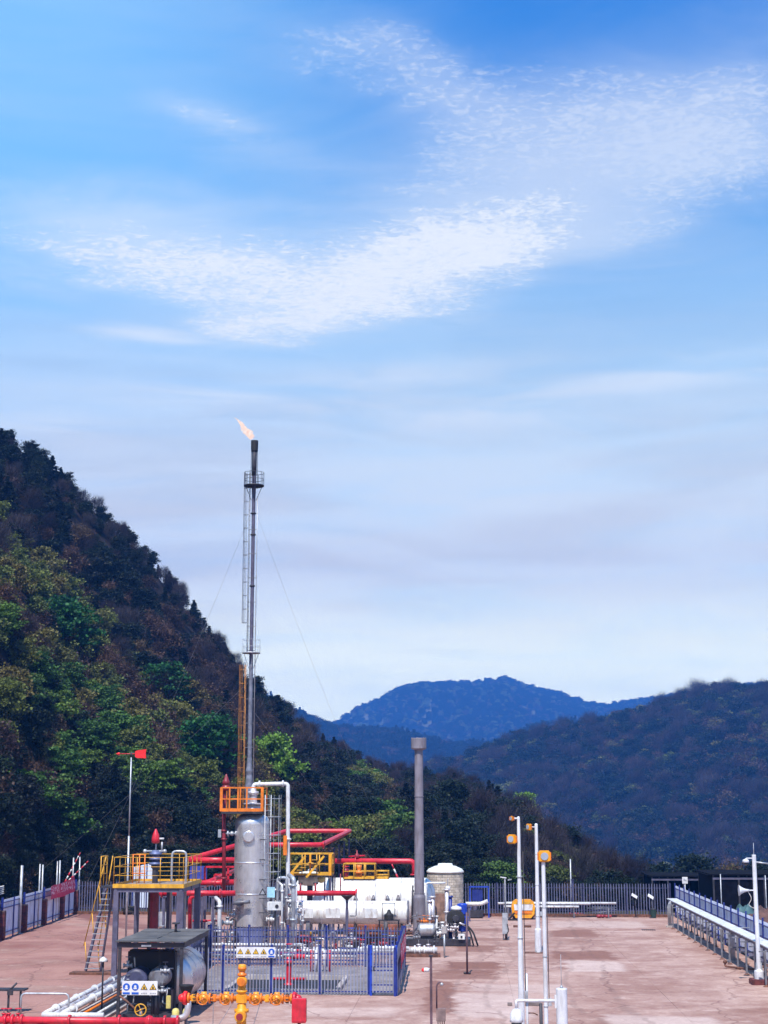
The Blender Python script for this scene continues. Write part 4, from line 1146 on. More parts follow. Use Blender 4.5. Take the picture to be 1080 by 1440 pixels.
def railing(parent, pts, h, m, step=1.0, mids=(.5,), kick=None, r=.025, toe=True):
    """square handrail with posts along a polyline, heights from each point"""
    P = [Vector(p) for p in pts]
    for q in (1.0,) + tuple(mids):
        for a, b in zip(P, P[1:]):
            MB().tube([a + Vector((0, 0, h * q)), b + Vector((0, 0, h * q))], r if q == 1 else r * .8, 6).build('rail', m, parent)
    for a, b in zip(P, P[1:]):
        n = max(1, round((b - a).length / step))
        for i in range(n + 1):
            p = a.lerp(b, i / n); MB().tube([p, p + Vector((0, 0, h))], r, 6).build('railing_post', m, parent)
        if toe: MB().bar(a + Vector((0, 0, .06)), b + Vector((0, 0, .06)), .012, .11).build('toe_board', m, parent)
# printed safety signs
SW = mat('sign_white', (.70, .68, .68), .5, var=.05); SB = mat('sign_blue', (.01, .09, .48), .5, var=.05); SY_ = mat('sign_yellow', (.80, .45, .03), .5, var=.05)
SK = mat('sign_black', (.02, .02, .025), .6, var=.05); SG = mat('sign_grey_print', (.30, .30, .33), .6, var=.1)
def sign_board(name, label, loc_, w_, h_, syms, rz=0):
    root = thing(name, label, 'sign', loc_, rz)
    MB().box((0, 0, h_ / 2), (w_, .02, h_), bev=.004).build('board', SW, root)
    n = len(syms); cw = w_ / n
    for i, s_ in enumerate(syms):
        x = -w_ / 2 + cw * (i + .5); s = min(cw, h_) * .40; z = h_ * .58
        if s_ == 'b':
            c_ = MB().lathe([(s, -.018), (s, -.012)], (x, 0, z), 'Y', 20).build('blue_disc', SB, root)
            g = MB(); g.lathe([(s * .34, -.022), (s * .34, -.0185)], (x, 0, z + s * .15), 'Y', 12); g.box((x, -.020, z - s * .38), (s * .9, .004, s * .42)); g.build('pictogram', SW, c_)
            MB().box((x, -.0145, h_ * .13), (cw * .8, .006, h_ * .15)).build('caption_strip', SB, root)
        else:
            t1 = MB().prism([(x - s, z - s * .75), (x + s, z - s * .75), (x, z + s)], -.018, -.012, 'Y').build('triangle_border', SK, root)
            MB().prism([(x - s * .74, z - s * .60), (x + s * .74, z - s * .60), (x, z + s * .70)], -.022, -.0185, 'Y').build('warning_triangle', SY_, t1)
            g = MB()
            if s_ == 'e': g.prism([(x - .05 * s, z + .35 * s), (x + .16 * s, z + .35 * s), (x + .02 * s, z - .02 * s), (x + .15 * s, z - .02 * s), (x - .10 * s, z - .5 * s), (x - .02 * s, z - .12 * s), (x - .16 * s, z - .12 * s)], -.026, -.0225, 'Y')
            elif s_ == 'f': g.prism([(x - .22 * s, z - .5 * s), (x + .22 * s, z - .5 * s), (x + .28 * s, z - .2 * s), (x + .08 * s, z + .1 * s), (x, z + .4 * s), (x - .12 * s, z), (x - .26 * s, z - .15 * s)], -.026, -.0225, 'Y')
            else: g.prism([(x - .07 * s, z - .25 * s), (x + .07 * s, z - .25 * s), (x + .09 * s, z + .35 * s), (x - .09 * s, z + .35 * s)], -.026, -.0225, 'Y'); g.box((x, -.0245, z - .42 * s), (.16 * s, .004, .14 * s))
            g.build('pictogram', SK, t1)
            g = MB()
            for q in range(4): g.box((x - cw * .27 + q * cw * .18, -.013, h_ * .13), (cw * .12, .004, h_ * .09))
            g.build('caption', SG, root)
    return root
# ------------------------------------------------------------------ weather vane
x, y = G(177, 1318); ztop = A(179, 1062, y)[1]
wv = thing('weather_vane', 'tall thin pole with a red arrow weather vane above the left yard', 'weather vane', (x, y))
MB().tube([(0, 0, 0), (0, 0, ztop * .55)], .06, 8).build('lower_pole', GALV, wv); MB().tube([(0, 0, ztop * .55), (0, 0, ztop)], .042, 8).build('upper_pole', GALV, wv)
MB().tube([(-.75, 0, ztop + .08), (.35, 0, ztop + .08)], .028, 6).build('arrow_shaft', RED, wv)
FR = mat('vane_red', (.85, .02, .02), .5, var=.05)
t_ = MB(); t_.prism([(.22, ztop - .08), (.34, ztop - .16), (.88, ztop - .18), (.85, ztop + .08), (.88, ztop + .34), (.34, ztop + .28), (.22, ztop + .22)], -.02, .02, 'Y'); t_.build('tail_plate', FR, wv)
MB().lathe([(.001, -.92), (.09, -.76), (.09, -.70), (.03, -.68)], (0, 0, ztop + .08), 'X', 10).build('arrow_head', FR, wv)
MB().tube([(0, 0, ztop - .1), (0, 0, ztop + .18)], .06, 8).build('bearing', DARK, wv)

# ------------------------------------------------------------------ wellhead platform on the left
PX0, PY0 = -15.6, 69.1; PW, PD = 3.1, 4.6
zd = A(200, 1247, PY0)[1]
pf = thing('wellhead_platform', 'yellow-railed steel platform on grey-purple columns with a ladder, left of the silver vessel', 'platform', (PX0, PY0))
for (lx, ly, w_) in ((.12, .1, .22), (PW - .12, .1, .30), (.12, PD - .1, .2), (PW - .12, PD - .1, .26), (PW * .52, PD - .1, .16), (.72, PD - .1, .13)):
    MB().box((lx, ly, zd / 2 - .12), (w_, w_, zd - .24)).build('column', LAV if lx != .72 else RUST, pf)
for a, b in (((0, .1), (PW, .1)), ((0, PD - .1), (PW, PD - .1)), ((.1, 0), (.1, PD)), ((PW - .1, 0), (PW - .1, PD)), ((0, PD / 2), (PW, PD / 2))):
    MB().bar((a[0], a[1], zd - .14), (b[0], b[1], zd - .14 - (.003 if a[0] == 0 else 0)), .14, .2).build('beam', LAV, pf)
MB().box((PW / 2, PD / 2, zd - .01), (PW, PD, .05)).build('deck_grating', mat('deck_plate', (.30, .22, .17), .7, var=.2), pf)
MB().box((PW / 2, -.03, zd + .03), (PW + .06, .03, .17)).build('toe_board', YEL, pf); MB().box((PW + .03, PD / 2, zd + .03), (.03, PD, .17)).build('toe_board', YEL, pf)
rh = A(200, 1205, PY0)[1] - zd
railing(pf, [(0, 0, zd), (PW, 0, zd), (PW, PD, zd), (0, PD, zd), (0, 0, zd)], rh * .98, YEL, 1.05, (.38, .68), r=.016)
for x in (.25, .55, .8): MB().tube([(x, PD * .6, zd), (x, PD * .6, zd + rh)], .028, 6).build('gate_post', ORG, pf)
for q in (.35, .7, 1): MB().tube([(.2, PD * .6, zd + rh * q), (.85, PD * .6, zd + rh * q)], .026, 6).build('gate_rail', ORG, pf)
MB().box((-.35, .9, zd - .04), (.66, 1.2, .08)).build('landing', DARK, pf)
railing(pf, [(-.66, .3, zd), (-.66, 1.5, zd)], rh, YEL, .8, (.4, .7), r=.025, toe=False)
# steep ladder to the landing
lb_, lt = Vector((-1.75, 2.6, .1)), Vector((-.72, 1.9, zd))
for s_ in (0, .75):
    MB().bar(lb_ + Vector((s_, s_ * -.35, 0)), lt + Vector((s_ * .6, s_ * -.9, 0)), .06, .14).build('stringer', LAV, pf)
    MB().tube([lb_ + Vector((s_ - .12, s_ * -.35, 1.1)), lt + Vector((s_ * .6 - .08, s_ * -.9, rh))], .024, 6).build('stair_handrail', YEL, pf)
    for q in (.05, .38, .7): a = lb_.lerp(lt, q) + Vector((s_ * .9, s_ * -.5, 0)); MB().tube([a, a + Vector((-.11, 0, 1.08))], .022, 6).build('stair_post', YEL, pf)
for i in range(15):
    q = (i + .5) / 15; a = lb_.lerp(lt, q); MB().box((a.x + .33 - .1 * q, a.y - .22, a.z), (.66, .2, .025)).build('tread', GALV, pf)
MB().box((-1.35, 2.2, .05), (1.9, .8, .09)).build('stair_footing', RUST, pf)
# cluttered wellhead rising through the deck
xw, _z = A(219, 1200, 72.0)
wh = thing('wellhead_tree', 'blue-grey wellhead with dark red casing and a red cone actuator rising through the yellow platform', 'wellhead', (xw, 72.0))
zw = lambda py: A(219, py, 72.0)[1]
MB().lathe([(.22, 0), (.24, .5), (.20, .55), (.20, zw(1250))], n=14).build('casing', CRIM, wh)
MB().lathe([(.13, zw(1250)), (.14, zw(1222)), (.2, zw(1220)), (.2, zw(1216)), (.14, zw(1214))], n=12).build('spool', DARK, wh)
b_ = MB()
for k, z in enumerate((zw(1214), zw(1207), zw(1200))): b_.lathe([(.22, -.07), (.3, -.06), (.3, .03), (.2, .05), (.17, .14)], (0, 0, z), n=14)
b_.build('valve_block', mat('blue_grey_cast', (.16, .19, .34), .45, metal=.3, var=.2), wh)
MB().tube([(-.55, 0, zw(1197)), (.5, 0, zw(1197))], .05, 8).build('wing_pipe', GALV, wh)
for s_ in (-.5, .42): MB().ball((s_, 0, zw(1197)), .1, 8).build('wing_valve', GALV, wh)
MB().tube([(0, 0, zw(1197)), (0, 0, zw(1184))], .035, 6).build('stem', GALV, wh)
MB().lathe([(.10, 0), (.19, .05), (.18, .25), (.14, .42), (.05, .62), (.03, .66)], (-.02, 0, zw(1186)), n=14).build('actuator', CRIM if False else RED, wh)
MB().tube([(.28, 0, zw(1196)), (.28, 0, zw(1184))], .045, 6).build('side_stem', GALV, wh); MB().box((.27, 0, zw(1179)), (.20, .10, .07)).build('indicator', WHT, wh)
xu, _ = A(242, 1200, 73.2); xv = A(262, 1200, 73.2)[0]; zu = A(250, 1197, 73.2)[1]
o = pipe_thing('loop_pipe', 'grey inverted-U pipe standing on the yellow platform beside the wellhead', [(xu, 73.2, .3), (xu, 73.2, zu), (xv, 73.2, zu), (xv, 73.2, .3)], .055, GALV, .22)

# pieces seen through the legs of the platform
x, y = G(229, 1306); o = thing('meter_cabinet', 'pale grey cabinet standing on the yard under the yellow platform', 'cabinet', (x, y))
MB().box((0, 0, .55), (.6, .4, .9), bev=.02).build('housing', CONC, o); MB().box((0, -.205, .55), (.5, .02, .76)).build('door', GALV, o); MB().box((.16, -.225, .55), (.03, .03, .12)).build('handle', DARK, o)
x, y = G(184, 1286); hb = thing('hose_pile', 'pile of black hoses lying by the far fence behind the platform', 'hoses', (x, y))
for k in range(5): MB().torus((jr.uniform(-.2, .2), jr.uniform(-.2, .2), .08 + .11 * k), .5 - .04 * k, .05, n=18, m=6).build('hose_coil', BLK, hb)
# pale panel of sheeting beyond the fence
xp0, zp0 = A(187, 1240, 114.0); xp1, _ = A(216, 1240, 114.0)
o = thing('sheet_screen', 'pale blue sheeting screen with a slanting top behind the far fence, seen over the platform', 'screen', (xp0, 114.0))
for k in range(3):
    a, b = (xp1 - xp0) * k / 3, (xp1 - xp0) * (k + 1) / 3 - .03; z1 = A(190, 1219 - k * 2, 114)[1]; z2 = A(190, 1217 - k * 2, 114)[1]
    MB().prism([(a, 0), (b, 0), (b, z2), (a, z1)], 0, .05, 'Y').build('sheet', SHEET, o); MB().box((a, -.05, z1 / 2), (.07, .07, z1)).build('post', BLU, o)

# ------------------------------------------------------------------ pump shelter with tank
SXl, SYf = -12.45, 56.3
sh = thing('pump_shelter', 'dark steel shelter with a flat sheet roof over pump gear, in the left foreground', 'shelter', (SXl, SYf))
SWd, SD = 2.26, 5.2; zr = A(210, 1326, SYf)[1]
for x, y in ((.03, .05), (SWd, .05), (.03, SD), (SWd + .03, SD)):
    MB().box((x, y, zr / 2), (.11, .11, zr)).build('column', DARK, sh)
for a, b in (((-.05, 0), (SWd + .1, 0)), ((-.05, SD), (SWd + .1, SD)), ((-.02, 0), (-.02, SD)), ((SWd + .08, 0), (SWd + .08, SD))):
    MB().bar((a[0], a[1], zr - .08), (b[0], b[1], zr - .08), .06, .17).build('beam', DARK, sh)
RFM = mat('weathered_roof_sheet', (.11, .10, .095), .75, var=.25, scale=1.2, dirt=(.09, .07, .06), dirt_amt=.6)
for i in range(5):
    y0 = -.15 + i * (SD + .3) / 5
    for j in range(2):
        xw0 = -.12 + j * (SWd + .3) / 2
        MB().box((xw0 + (SWd + .3) / 4, y0 + (SD + .3) / 10, zr + .045 + jr.uniform(-.008, .012)), ((SWd + .3) / 2 - .02, (SD + .3) / 5 - .02, .03), jr.uniform(-.006, .006), 0, jr.uniform(-.01, .01)).build('roof_sheet', RFM, sh)
MB().tube([(1.3, 4.0, zr + .05), (1.3, 4.0, zr + .35)], .05, 8).build('roof_vent', DARK, sh); MB().box((1.3, 4.0, zr + .38), (.25, .25, .06)).build('roof_vent_cap', DARK, sh)
MB().box((1.0, -.05, zr - .09), (.35, .02, .06)).build('name_plate', GALV, sh)
# tank: lies lengthwise beside the shelter, polished dished end facing the camera side
tk = thing('polished_tank', 'polished steel tank lying lengthwise under the right side of the dark shelter', 'tank', (SXl + 1.42, SYf + 2.2))
tk.scale = (.9, .75, .93)
MB().lathe([(.001, -.34), (.35, -.30), (.70, -.18), (.93, -.02), (1.0, .12), (1.0, 1.3), (1.012, 1.31), (1.012, 1.37), (1.0, 1.38), (1.0, 2.7), (1.012, 2.71), (1.012, 2.77), (1.0, 2.78), (1.0, 4.0), (.9, 4.2), (.6, 4.4), (.001, 4.5)], (0, 0, 1.30), 'Y', 40).build('shell', CHRM, tk)
for y in (.7, 3.3): MB().prism([(-.8, 0), (.8, 0), (.7, .55), (0, .32), (-.7, .55)], y - .08, y + .08, 'Y').build('saddle', DARK, tk)
# machinery inside the shelter
pm = thing('pump_unit', 'dark pump unit with valves and pipework inside the steel shelter', 'pump', (SXl + .9, SYf + .8))
MB().box((.1, .2, .16), (1.9, 1.6, .16)).build('skid_base', DARK, pm)
MB().lathe([(.30, -.7), (.42, -.66), (.42, .5), (.3, .56)], (-.35, .3, 1.35), 'Y', 20).build('motor', mat('motor_blue_grey', (.06, .06, .12), .5, var=.25), pm)
MB().lathe([(.22, -.5), (.36, -.45), (.36, .3), (.22, .34)], (.45, .2, 1.45), 'Y', 18).build('gearbox', STEEL, pm)
MB().box((.1, .5, .62), (1.5, .8, .8), bev=.05).build('engine_block', DARK, pm); MB().box((.0, .85, 1.2), (1.75, .5, 2.25), bev=.06).build('interior_shade_box', BLK, pm)  # second, tall black box is added to imitate the shelter's dark shaded interior
b_ = MB()
for k in range(16):
    a = Vector((jr.uniform(-.9, .9), jr.uniform(-.5, .4), jr.uniform(.3, 1.9))); q = a + Vector((jr.uniform(-.5, .5), jr.uniform(-.2, .2), jr.uniform(-.6, .6)))
    b_.tube([a, (q.x, a.y, a.z), q], .028, 6, bend=.1)
b_.build('small_pipework', GALV, pm, kind='stuff')
for c in ((.62, -.35, 1.0), (-.62, -.35, 1.25), (.7, -.3, 1.7), (-.7, -.1, 1.85), (.3, -.5, .55)): valve(pm, c, .5, GALV, STEEL)
MB().box((.86, -.35, .62), (.16, .14, .45), bev=.02).build('yellow_box', mat('cream_yellow', (.62, .52, .16), .5), pm)
for x in (.62, .72, .82): MB().tube([(x - .3, -.55, .2), (x - .3, -.55, 1.0)], .06, 8).build('cylinder', DARK, pm)
MB().box((-.3, -.3, 1.02), (.34, .2, .1)).build('blue_cover', BLU2, pm)
x, z = A(198, 1420, 55.9)
hw = thing('handwheel_valve', 'valve with a yellow spoked handwheel in front of the dark shelter', 'valve', (x, 55.9))
MB().tube([(0, 0, .1), (0, 0, z), ], .06, 8).build('stem_housing', STEEL, hw); MB().tube([(0, .3, z), (0, -.02, z)], .035, 8).build('stem', STEEL, hw); handwheel(hw, (0, -.05, z), .20, 'Y', YEL)
MB().tube([(-.05, 0, z - .1), (-.5, .1, z + .25), (-.8, .15, z + .45)], .04, 6).build('lever_arm', RUST, hw)
MB().lathe([(.1, 0), (.2, .03), (.2, .15), (.08, .2)], (0, 0, 0), n=12).build('valve_base', STEEL, hw)
x0_, z0_ = A(170, 1400, 56.0); x1_, _ = A(220, 1400, 56.0); zt = A(170, 1380, 56.0)[1]
sign_board('safety_sign', 'white safety board with two blue discs and two triangles on the dark shelter', ((x0_ + x1_) / 2, 56.15, z0_), x1_ - x0_, zt - z0_, 'bbff')
sp2 = MB(); sp2.box((0, 0, 0), (.04, .04, z0_ + .1)); 
o = MB().tube([(0, 0, 0), (0, 0, z0_ + .3)], .025, 6).build('sign_post', DARK); o.location = (x1_ - .05, 56.22, 0); tag(o, 'thin dark post holding up the safety board by the shelter', 'post')
# black funnel and elbows between tank and orange tree
x, y = G(265, 1440); z = A(262, 1385, 55.6)[1]
o = MB().lathe([(.05, 0), (.05, z * .6), (.26, z * .98), (.26, z), (.24, z)], n=12).build('black_funnel', BLK); o.location = (A(262, 1400, 55.6)[0], 55.6, 0); tag(o, 'black rubber funnel between the shelter and the orange valves', 'funnel')
for px, lb in ((247, 'pale yellow-green cap left of the silver pipe elbow in front of the shelter'), (262, 'pale yellow-green cap right beside the silver pipe elbow, nearer the orange valves')):
    x, z = A(px, 1424, 54.8); o = MB().lathe([(.12, 0), (.13, .02), (.13, .20), (.10, .27), (.03, .3)], n=12).build('yellow_cap', mat('cream_yellow')); o.location = (x, 54.8, z - .15); tag(o, lb, 'cap', 'pale yellow caps in front of the shelter')
    q = MB().tube([(0, 0, 0), (0, 0, z - .15)], .05, 8).build('cap_post', STEEL); q.location = (x, 54.8, 0); tag(q, ['steel post under the yellow cap left of the silver elbow', 'steel post under the yellow cap nearest the orange valves'][px == 262], 'post', 'posts under the yellow caps')
x, z = A(255, 1432, 54.6)
pipe_thing('elbow_pipe', 'silver pipe elbow at the right end of the red foreground pipe', [(x - .35, 54.6, z), (x + .15, 54.6, z), (x + .25, 54.6, z + .5), (x + .1, 54.9, z + .7)], .11, SILV, .3)

# ------------------------------------------------------------------ left foreground
x0_, z0_ = A(-60, 1434, 54.3); x1_, _ = A(252, 1434, 54.3)
rp = pipe_thing('red_pipe', 'long red pipe with flanges running across the bottom left foreground', [(x0_, 54.3, z0_), (x1_, 54.3, z0_)], .125, RED, 0,
           [((A(p, 1434, 54.3)[0], 54.3, z0_), 'X') for p in (8, 18, 31, 98, 168, 210, 232, 250)], supports=[(A(p, 1434, 54.3)[0], 54.3, z0_) for p in (60, 150)])
for p in (12, 25, 5): valve(rp, (A(p, 1434, 54.3)[0] - x0_, .0, z0_ + .05), .55, RED, RED)
MB().ball((A(210, 1434, 54.3)[0] - x0_, 0, z0_), .19, 12).build('red_valve_body', RED, rp)
x0_, z0_ = A(65, 1427, 57.0)
for k, (dx_, r_, m_, lb) in enumerate(((0, .10, WHT, 'outermost'), (.35, .075, SILV, 'second'), (.65, .11, WHT, 'third'))):
    xs0 = A(68, 1429, 57)[0] + dx_
    pipe_thing('white_pipe', f'{lb} of the white pipes running away from the camera beside the shelter', [(xs0, 56.4, .22), (xs0, 68.5, .22)], r_, m_, 0, [((xs0, y, .22), 'Y') for y in (58, 61, 64, 67)], group='white pipes left of the shelter')
for dx_, m_, lb in ((1.25, ORG, 'thin orange pipe among the white pipes beside the shelter'), (1.75, WHT, 'thin white pipe nearest the dark shelter')):
    xs0 = A(68, 1429, 57)[0] + dx_; pipe_thing('thin_pipe', lb, [(xs0, 56.6, .16), (xs0, 66, .16)], .05, m_, 0)
tr_ = thing('pipe_trench', 'dark open pipe trench with pale edges beside the shelter', 'trench', (A(68, 1429, 57)[0] + 1.5, 56.6))
MB().box((0, 5, .012), (1.15, 10, .02)).build('trench_floor', DARK, tr_)
for s_ in (-.62, .62): MB().box((s_, 5, .05), (.1, 10, .1)).build('edge', CONC, tr_)
x0_, z0_ = A(60, 1429, 55.6); x1_, _ = A(146, 1429, 55.6)
o = pipe_thing('white_cross_pipe', 'white pipe lying across in front of the shelter just above the red pipe', [(x0_, 55.6, .30), (x1_, 55.6, .30)], .10, WHT, 0)
# black frame at left edge
x0_, z0_ = A(-8, 1392, 58.5); x1_, _ = A(33, 1392, 58.5)
fr_ = thing('black_stand', 'black steel frame with a flat top at the bottom left corner', 'frame', (x0_, 58.5))
MB().box(((x1_ - x0_) / 2, .2, z0_), (x1_ - x0_ + .1, .6, .06)).build('frame_top', DARK, fr_)
for x in (.12, .55, 1.0): MB().box((x, 0, z0_ / 2 - .02), (.07, .07, z0_ - .05)).build('leg', DARK, fr_)
MB().tube([(.55, -.05, .75), (.85, -.05, 1.05)], .04, 6).build('lever', DARK, fr_); MB().box((.62, -.06, .72), (.2, .1, .2)).build('bracket', DARK, fr_)
x0_, z0_ = A(30, 1397, 58.0); x1_, _ = A(97, 1397, 58.0)
pipe_thing('hoop_railing', 'low grey hoop railing right of the black frame in the left foreground', [(x0_, 58.0, 0), (x0_, 58.0, z0_), (x1_, 58.0, z0_), (x1_, 58.0, 0)], .035, GALV, .18, cat='railing')
# small flood lamp on post in front of left platform leg
x, y = G(143, 1420); z = A(145, 1350, y)[1]
o = thing('gooseneck_lamp', 'dark post with a small white lamp left of the shelter', 'lamp', (x, y)); MB().tube([(0, 0, 0), (0, 0, z)], .035, 6).build('post', DARK, o); MB().lathe([(.02, .12), (.14, .04), (.18, -.05), (.16, -.06)], (0, 0, z), n=14).build('lamp_head', WHT, o)

# ------------------------------------------------------------------ orange valve tree in the foreground
YT = 52.0; xt, zt = A(340, 1404, YT)
vt = thing('orange_valve_tree', 'orange cross-shaped wellhead valve tree with red end flanges in the foreground', 'valve tree', (xt, YT))
s = 1.0
MB().box((0, 0, zt), (.34, .30, .36), bev=.05).build('cross_block', AMB, vt)
MB().lathe([(.20, 0), (.20, .25), (.26, .27), (.26, .35), (.16, .37), (.16, zt - .45), (.24, zt - .43), (.24, zt - .33), (.15, zt - .31), (.15, zt - .17)], n=16).build('lower_spool', AMB, vt)
zf = A(340, 1428, YT)[1]
MB().lathe([(.17, -.30), (.19, -.28), (.19, -.02), (.12, 0)], (0, -.02, zf), 'Y', 14).build('lower_valve', AMB, vt); MB().lathe([(.11, -.36), (.11, -.305)], (-.02, 0, zf), 'Y', 12).build('blind_flange', CRIM, vt)
prof = [(.13, 0), (.17, .01), (.17, .07), (.12, .08), (.12, .15), (.17, .16), (.17, .22), (.12, .24)]
zt0 = zt + .18
MB().lathe([(.13, 0), (.18, .02), (.18, .08), (.13, .10), (.13, .22)], (0, 0, zt0), n=16).build('upper_flange', AMB, vt)
MB().ball((0, -.02, zt0 + .36), .18, 14).build('upper_valve', AMB, vt); MB().lathe([(.13, -.26), (.13, -.2)], (0, 0, zt0 + .36), 'Y', 14).build('valve_cap', ORG, vt)
MB().lathe([(.12, .0), (.15, .02), (.15, .08), (.10, .10), (.10, .2), (.14, .22), (.14, .28), (.09, .3)], (0, 0, zt0 + .52), n=14).build('tree_neck', ORG, vt)
ztt = A(340, 1357, YT)[1]
MB().lathe([(.09, 0), (.13, .01), (.13, .17), (.10, .20)], (0, 0, ztt - .18), n=14).build('tree_cap', AMB, vt)
for sd_, cols in ((-1, (AMB, ORG, AMB, AMB)), (1, (AMB, AMB, AMB, ORG))):
    ends = A(263 if sd_ < 0 else 412, 1404, YT)[0] - xt
    Lr = abs(ends); MB().tube([(sd_ * .17, 0, zt), (sd_ * Lr, 0, zt)], .085, 12).build('wing_pipe', ORG, vt)
    for k, q in enumerate((.28, .50, .69, .88)):
        x = sd_ * Lr * q
        if k in (0, 2):
            v_ = MB(); v_.ball((x, -.02, zt), .165, 14); v_.tube([(x, 0, zt - .2), (x, 0, zt + .2)], .09, 10); vb = v_.build('wing_valve', AMB, vt)
            handwheel(vb, (x, -.28, zt), .17, 'Y', ORG); MB().tube([(x, -.28, zt), (x, 0, zt)], .03, 6).build('stem', STEEL, vb)
        else: MB().box((x, 0, zt), (.2, .22, .24), bev=.04).build('spacer_block', cols[k], vt)
    for q in (.17, .38, .58, .80, .97):
        b_ = MB(); flange(b_, (sd_ * Lr * q, 0, zt), .165, 'X', .03); b_.build('flange', ORG, vt)
    e_ = MB(); flange(e_, (sd_ * (Lr + .05), 0, zt), .22, 'X', .05); e_.ball((sd_ * (Lr + .16), 0, zt), .14, 10); e_.build('end_flange', FR if sd_ < 0 else RED, vt)
    for k in range(6): a = k * 1.047; MB().tube([(sd_ * (Lr - .02), math.cos(a) * .18, zt + math.sin(a) * .18), (sd_ * (Lr + .14), math.cos(a) * .18, zt + math.sin(a) * .18)], .018, 5).build('bolt', RED, vt)
# guy wires of the tree
for x_ in (-1.55, -.98, -.52, .52, .98, 1.5):
    for k in range(8): a = k * .785; MB().tube([(x_ - .05, math.cos(a) * .135, zt + math.sin(a) * .135), (x_ + .05, math.cos(a) * .135, zt + math.sin(a) * .135)], .014, 5).build('bolt', DARK, vt)
for (q, e, lb) in (((328, 1409), (298, 1455), 'thin wire slanting down left from the orange valve tree'), ((300, 1409), (299, 1470), 'thin vertical wire under the left arm of the orange tree'), ((366, 1410), (352, 1455), 'thin wire below the right arm of the orange tree')):
    a = A(q[0], q[1], YT - .1); b = A(e[0], e[1], YT - 1.2)
    wz = wire((a[0], YT - .1, a[1]), (b[0], YT - 1.2, max(0.02, b[1])), lb, .02, .011); wz['group'] = 'thin wires around the orange valve tree'
x, z = A(421, 1404, 51.2); z0_ = A(421, 1438, 51.2)[1]
o = thing('red_box', 'plain red upright box at the right end of the orange valve tree', 'box', (x, 51.2)); MB().box((0, 0, (z + z0_) / 2), (.46, .30, z - z0_), bev=.02).build('housing', RED, o)
MB().box((0, 0, z0_ / 2), (.1, .1, z0_)).build('leg', DARK, o); MB().box((0, -.155, (z + z0_) / 2), (.38, .012, (z - z0_) * .86)).build('door', RED, o)

# ------------------------------------------------------------------ palisade enclosure in the middle
E0, E1 = (-11.9, 64.3), (-3.98, 64.2); EB0, EB1 = (-12.2, 75.0), (-2.95, 74.7); EF = (-2.82, 64.0)
en = thing('palisade_enclosure', 'low blue palisade enclosure with a blue gate in front of the silver vessel', 'fence', (E0[0], E0[1]))
palisade('', '', E0, E1, 1.86, .132, .042, PALE, BLU, 4, (.14, 1.36, 1.62), root=en, post_w=.10, post_h=1.95)
palisade('', '', EB0, EB1, 1.86, .150, .05, PALEB, BLU, 5, (.14, 1.36, 1.66), root=en, post_w=.10, post_h=1.9)
palisade('', '', EF, EB1, 1.86, .26, .045, PALEB, BLU, 4, (.14, 1.36, 1.62), root=en, post_w=.10, post_h=1.9)
palisade('', '', E0, EB0, 1.86, .30, .045, PALEB, BLU, 4, (.14, 1.36, 1.62), root=en, post_w=.10, post_h=1.9)
gt = thing('enclosure_gate', 'blue framed palisade gate at the right front corner of the enclosure', 'gate', (-3.93, 64.15))
gw = 1.06; me_ = pale_mesh(1.68, .05, PALE)
for x in (.04, gw): MB().box((x, 0, .98), (.09, .09, 1.96)).build('gate_post', BLU2, gt)
for z in (.16, .42, .98, 1.12, 1.62): MB().box((gw / 2 + .02, -.02, z), (gw - .08, .05, .05)).build('gate_rail', BLU, gt)
for i in range(7): o = bpy.data.objects.new('pale', me_); link(o); o.parent = gt; o.location = (.13 + .135 * i, -.06, .12)
MB().box((.16, -.06, 1.05), (.06, .05, .16)).build('latch', DARK, gt)
# banner on the right side
bx = [Vector((-2.74, 64.4, 0)), Vector((-2.84, 72.5, 0))]
mb = clothsheet([(0, 0, 1.0), (-.10, 8.0, 1.05), (-.10, 8.0, 1.98), (0, 0, 1.88)], 30, 5, .03, BAN, 'banner')
o = mb.build('banner', BAN); o.location = (-2.70, 64.5, 0); tag(o, 'red banner with white lettering hung on the right side of the palisade enclosure', 'banner')
xs0, zs0 = A(332, 1347, 64.0); xs1, _ = A(387, 1347, 64.0); zs1 = A(332, 1332, 64.0)[1]
sign_board('safety_sign', 'white safety board with four yellow triangles and one blue disc on the enclosure fence', ((xs0 + xs1) / 2, 64.05, zs0), xs1 - xs0, zs1 - zs0, 'efwfb')
# enclosure floor, pit with pale rim
ef = MB().box((-7.4, 69.5, .012), (9.0, 10.6, .02)).build('enclosure_slab', mat('grey_slab', (.23, .20, .20), .9, var=.22, scale=1.0, bump=.2, dirt=(.13, .085, .075), dirt_amt=.7)); tag(ef, kind='structure')
pit = thing('concrete_pit', 'dark open pit with a raised pale concrete rim inside the enclosure', 'pit', (-7.6, 67.2))
MB().box((0, 0, .03), (4.4, 4.0, .016)).build('pit_shade_sheet', BLK, pit)  # flat black sheet on the slab, painted-in shade for the pit's depth
for (c, d_) in (((0, -2.1, .07), (4.8, .2, .12)), ((0, 2.1, .12), (4.8, .2, .22)), ((-2.3, 0, .07), (.2, 4.0, .12)), ((2.3, 0, .10), (.2, 4.0, .18))): MB().box(c, d_, bev=.015).build('rim', CONC, pit)
x, y = G(452, 1367); o = thing('pipe_bollards', 'row of red and white upright pipes behind the enclosure front fence', 'bollards', (x, y))
for k in range(5): MB().tube([(-.45 + .2 * k, 0, 0), (-.45 + .2 * k, 0, .98)], .07, 8).build('upright_pipe', RED if k % 2 == 0 else WHT, o)
x, y = G(402, 1390); hy = thing('red_hydrant', 'red valve assembly with side branches standing inside the enclosure front', 'valve', (x, y + 1.0)); hy.scale = (1.25,) * 3
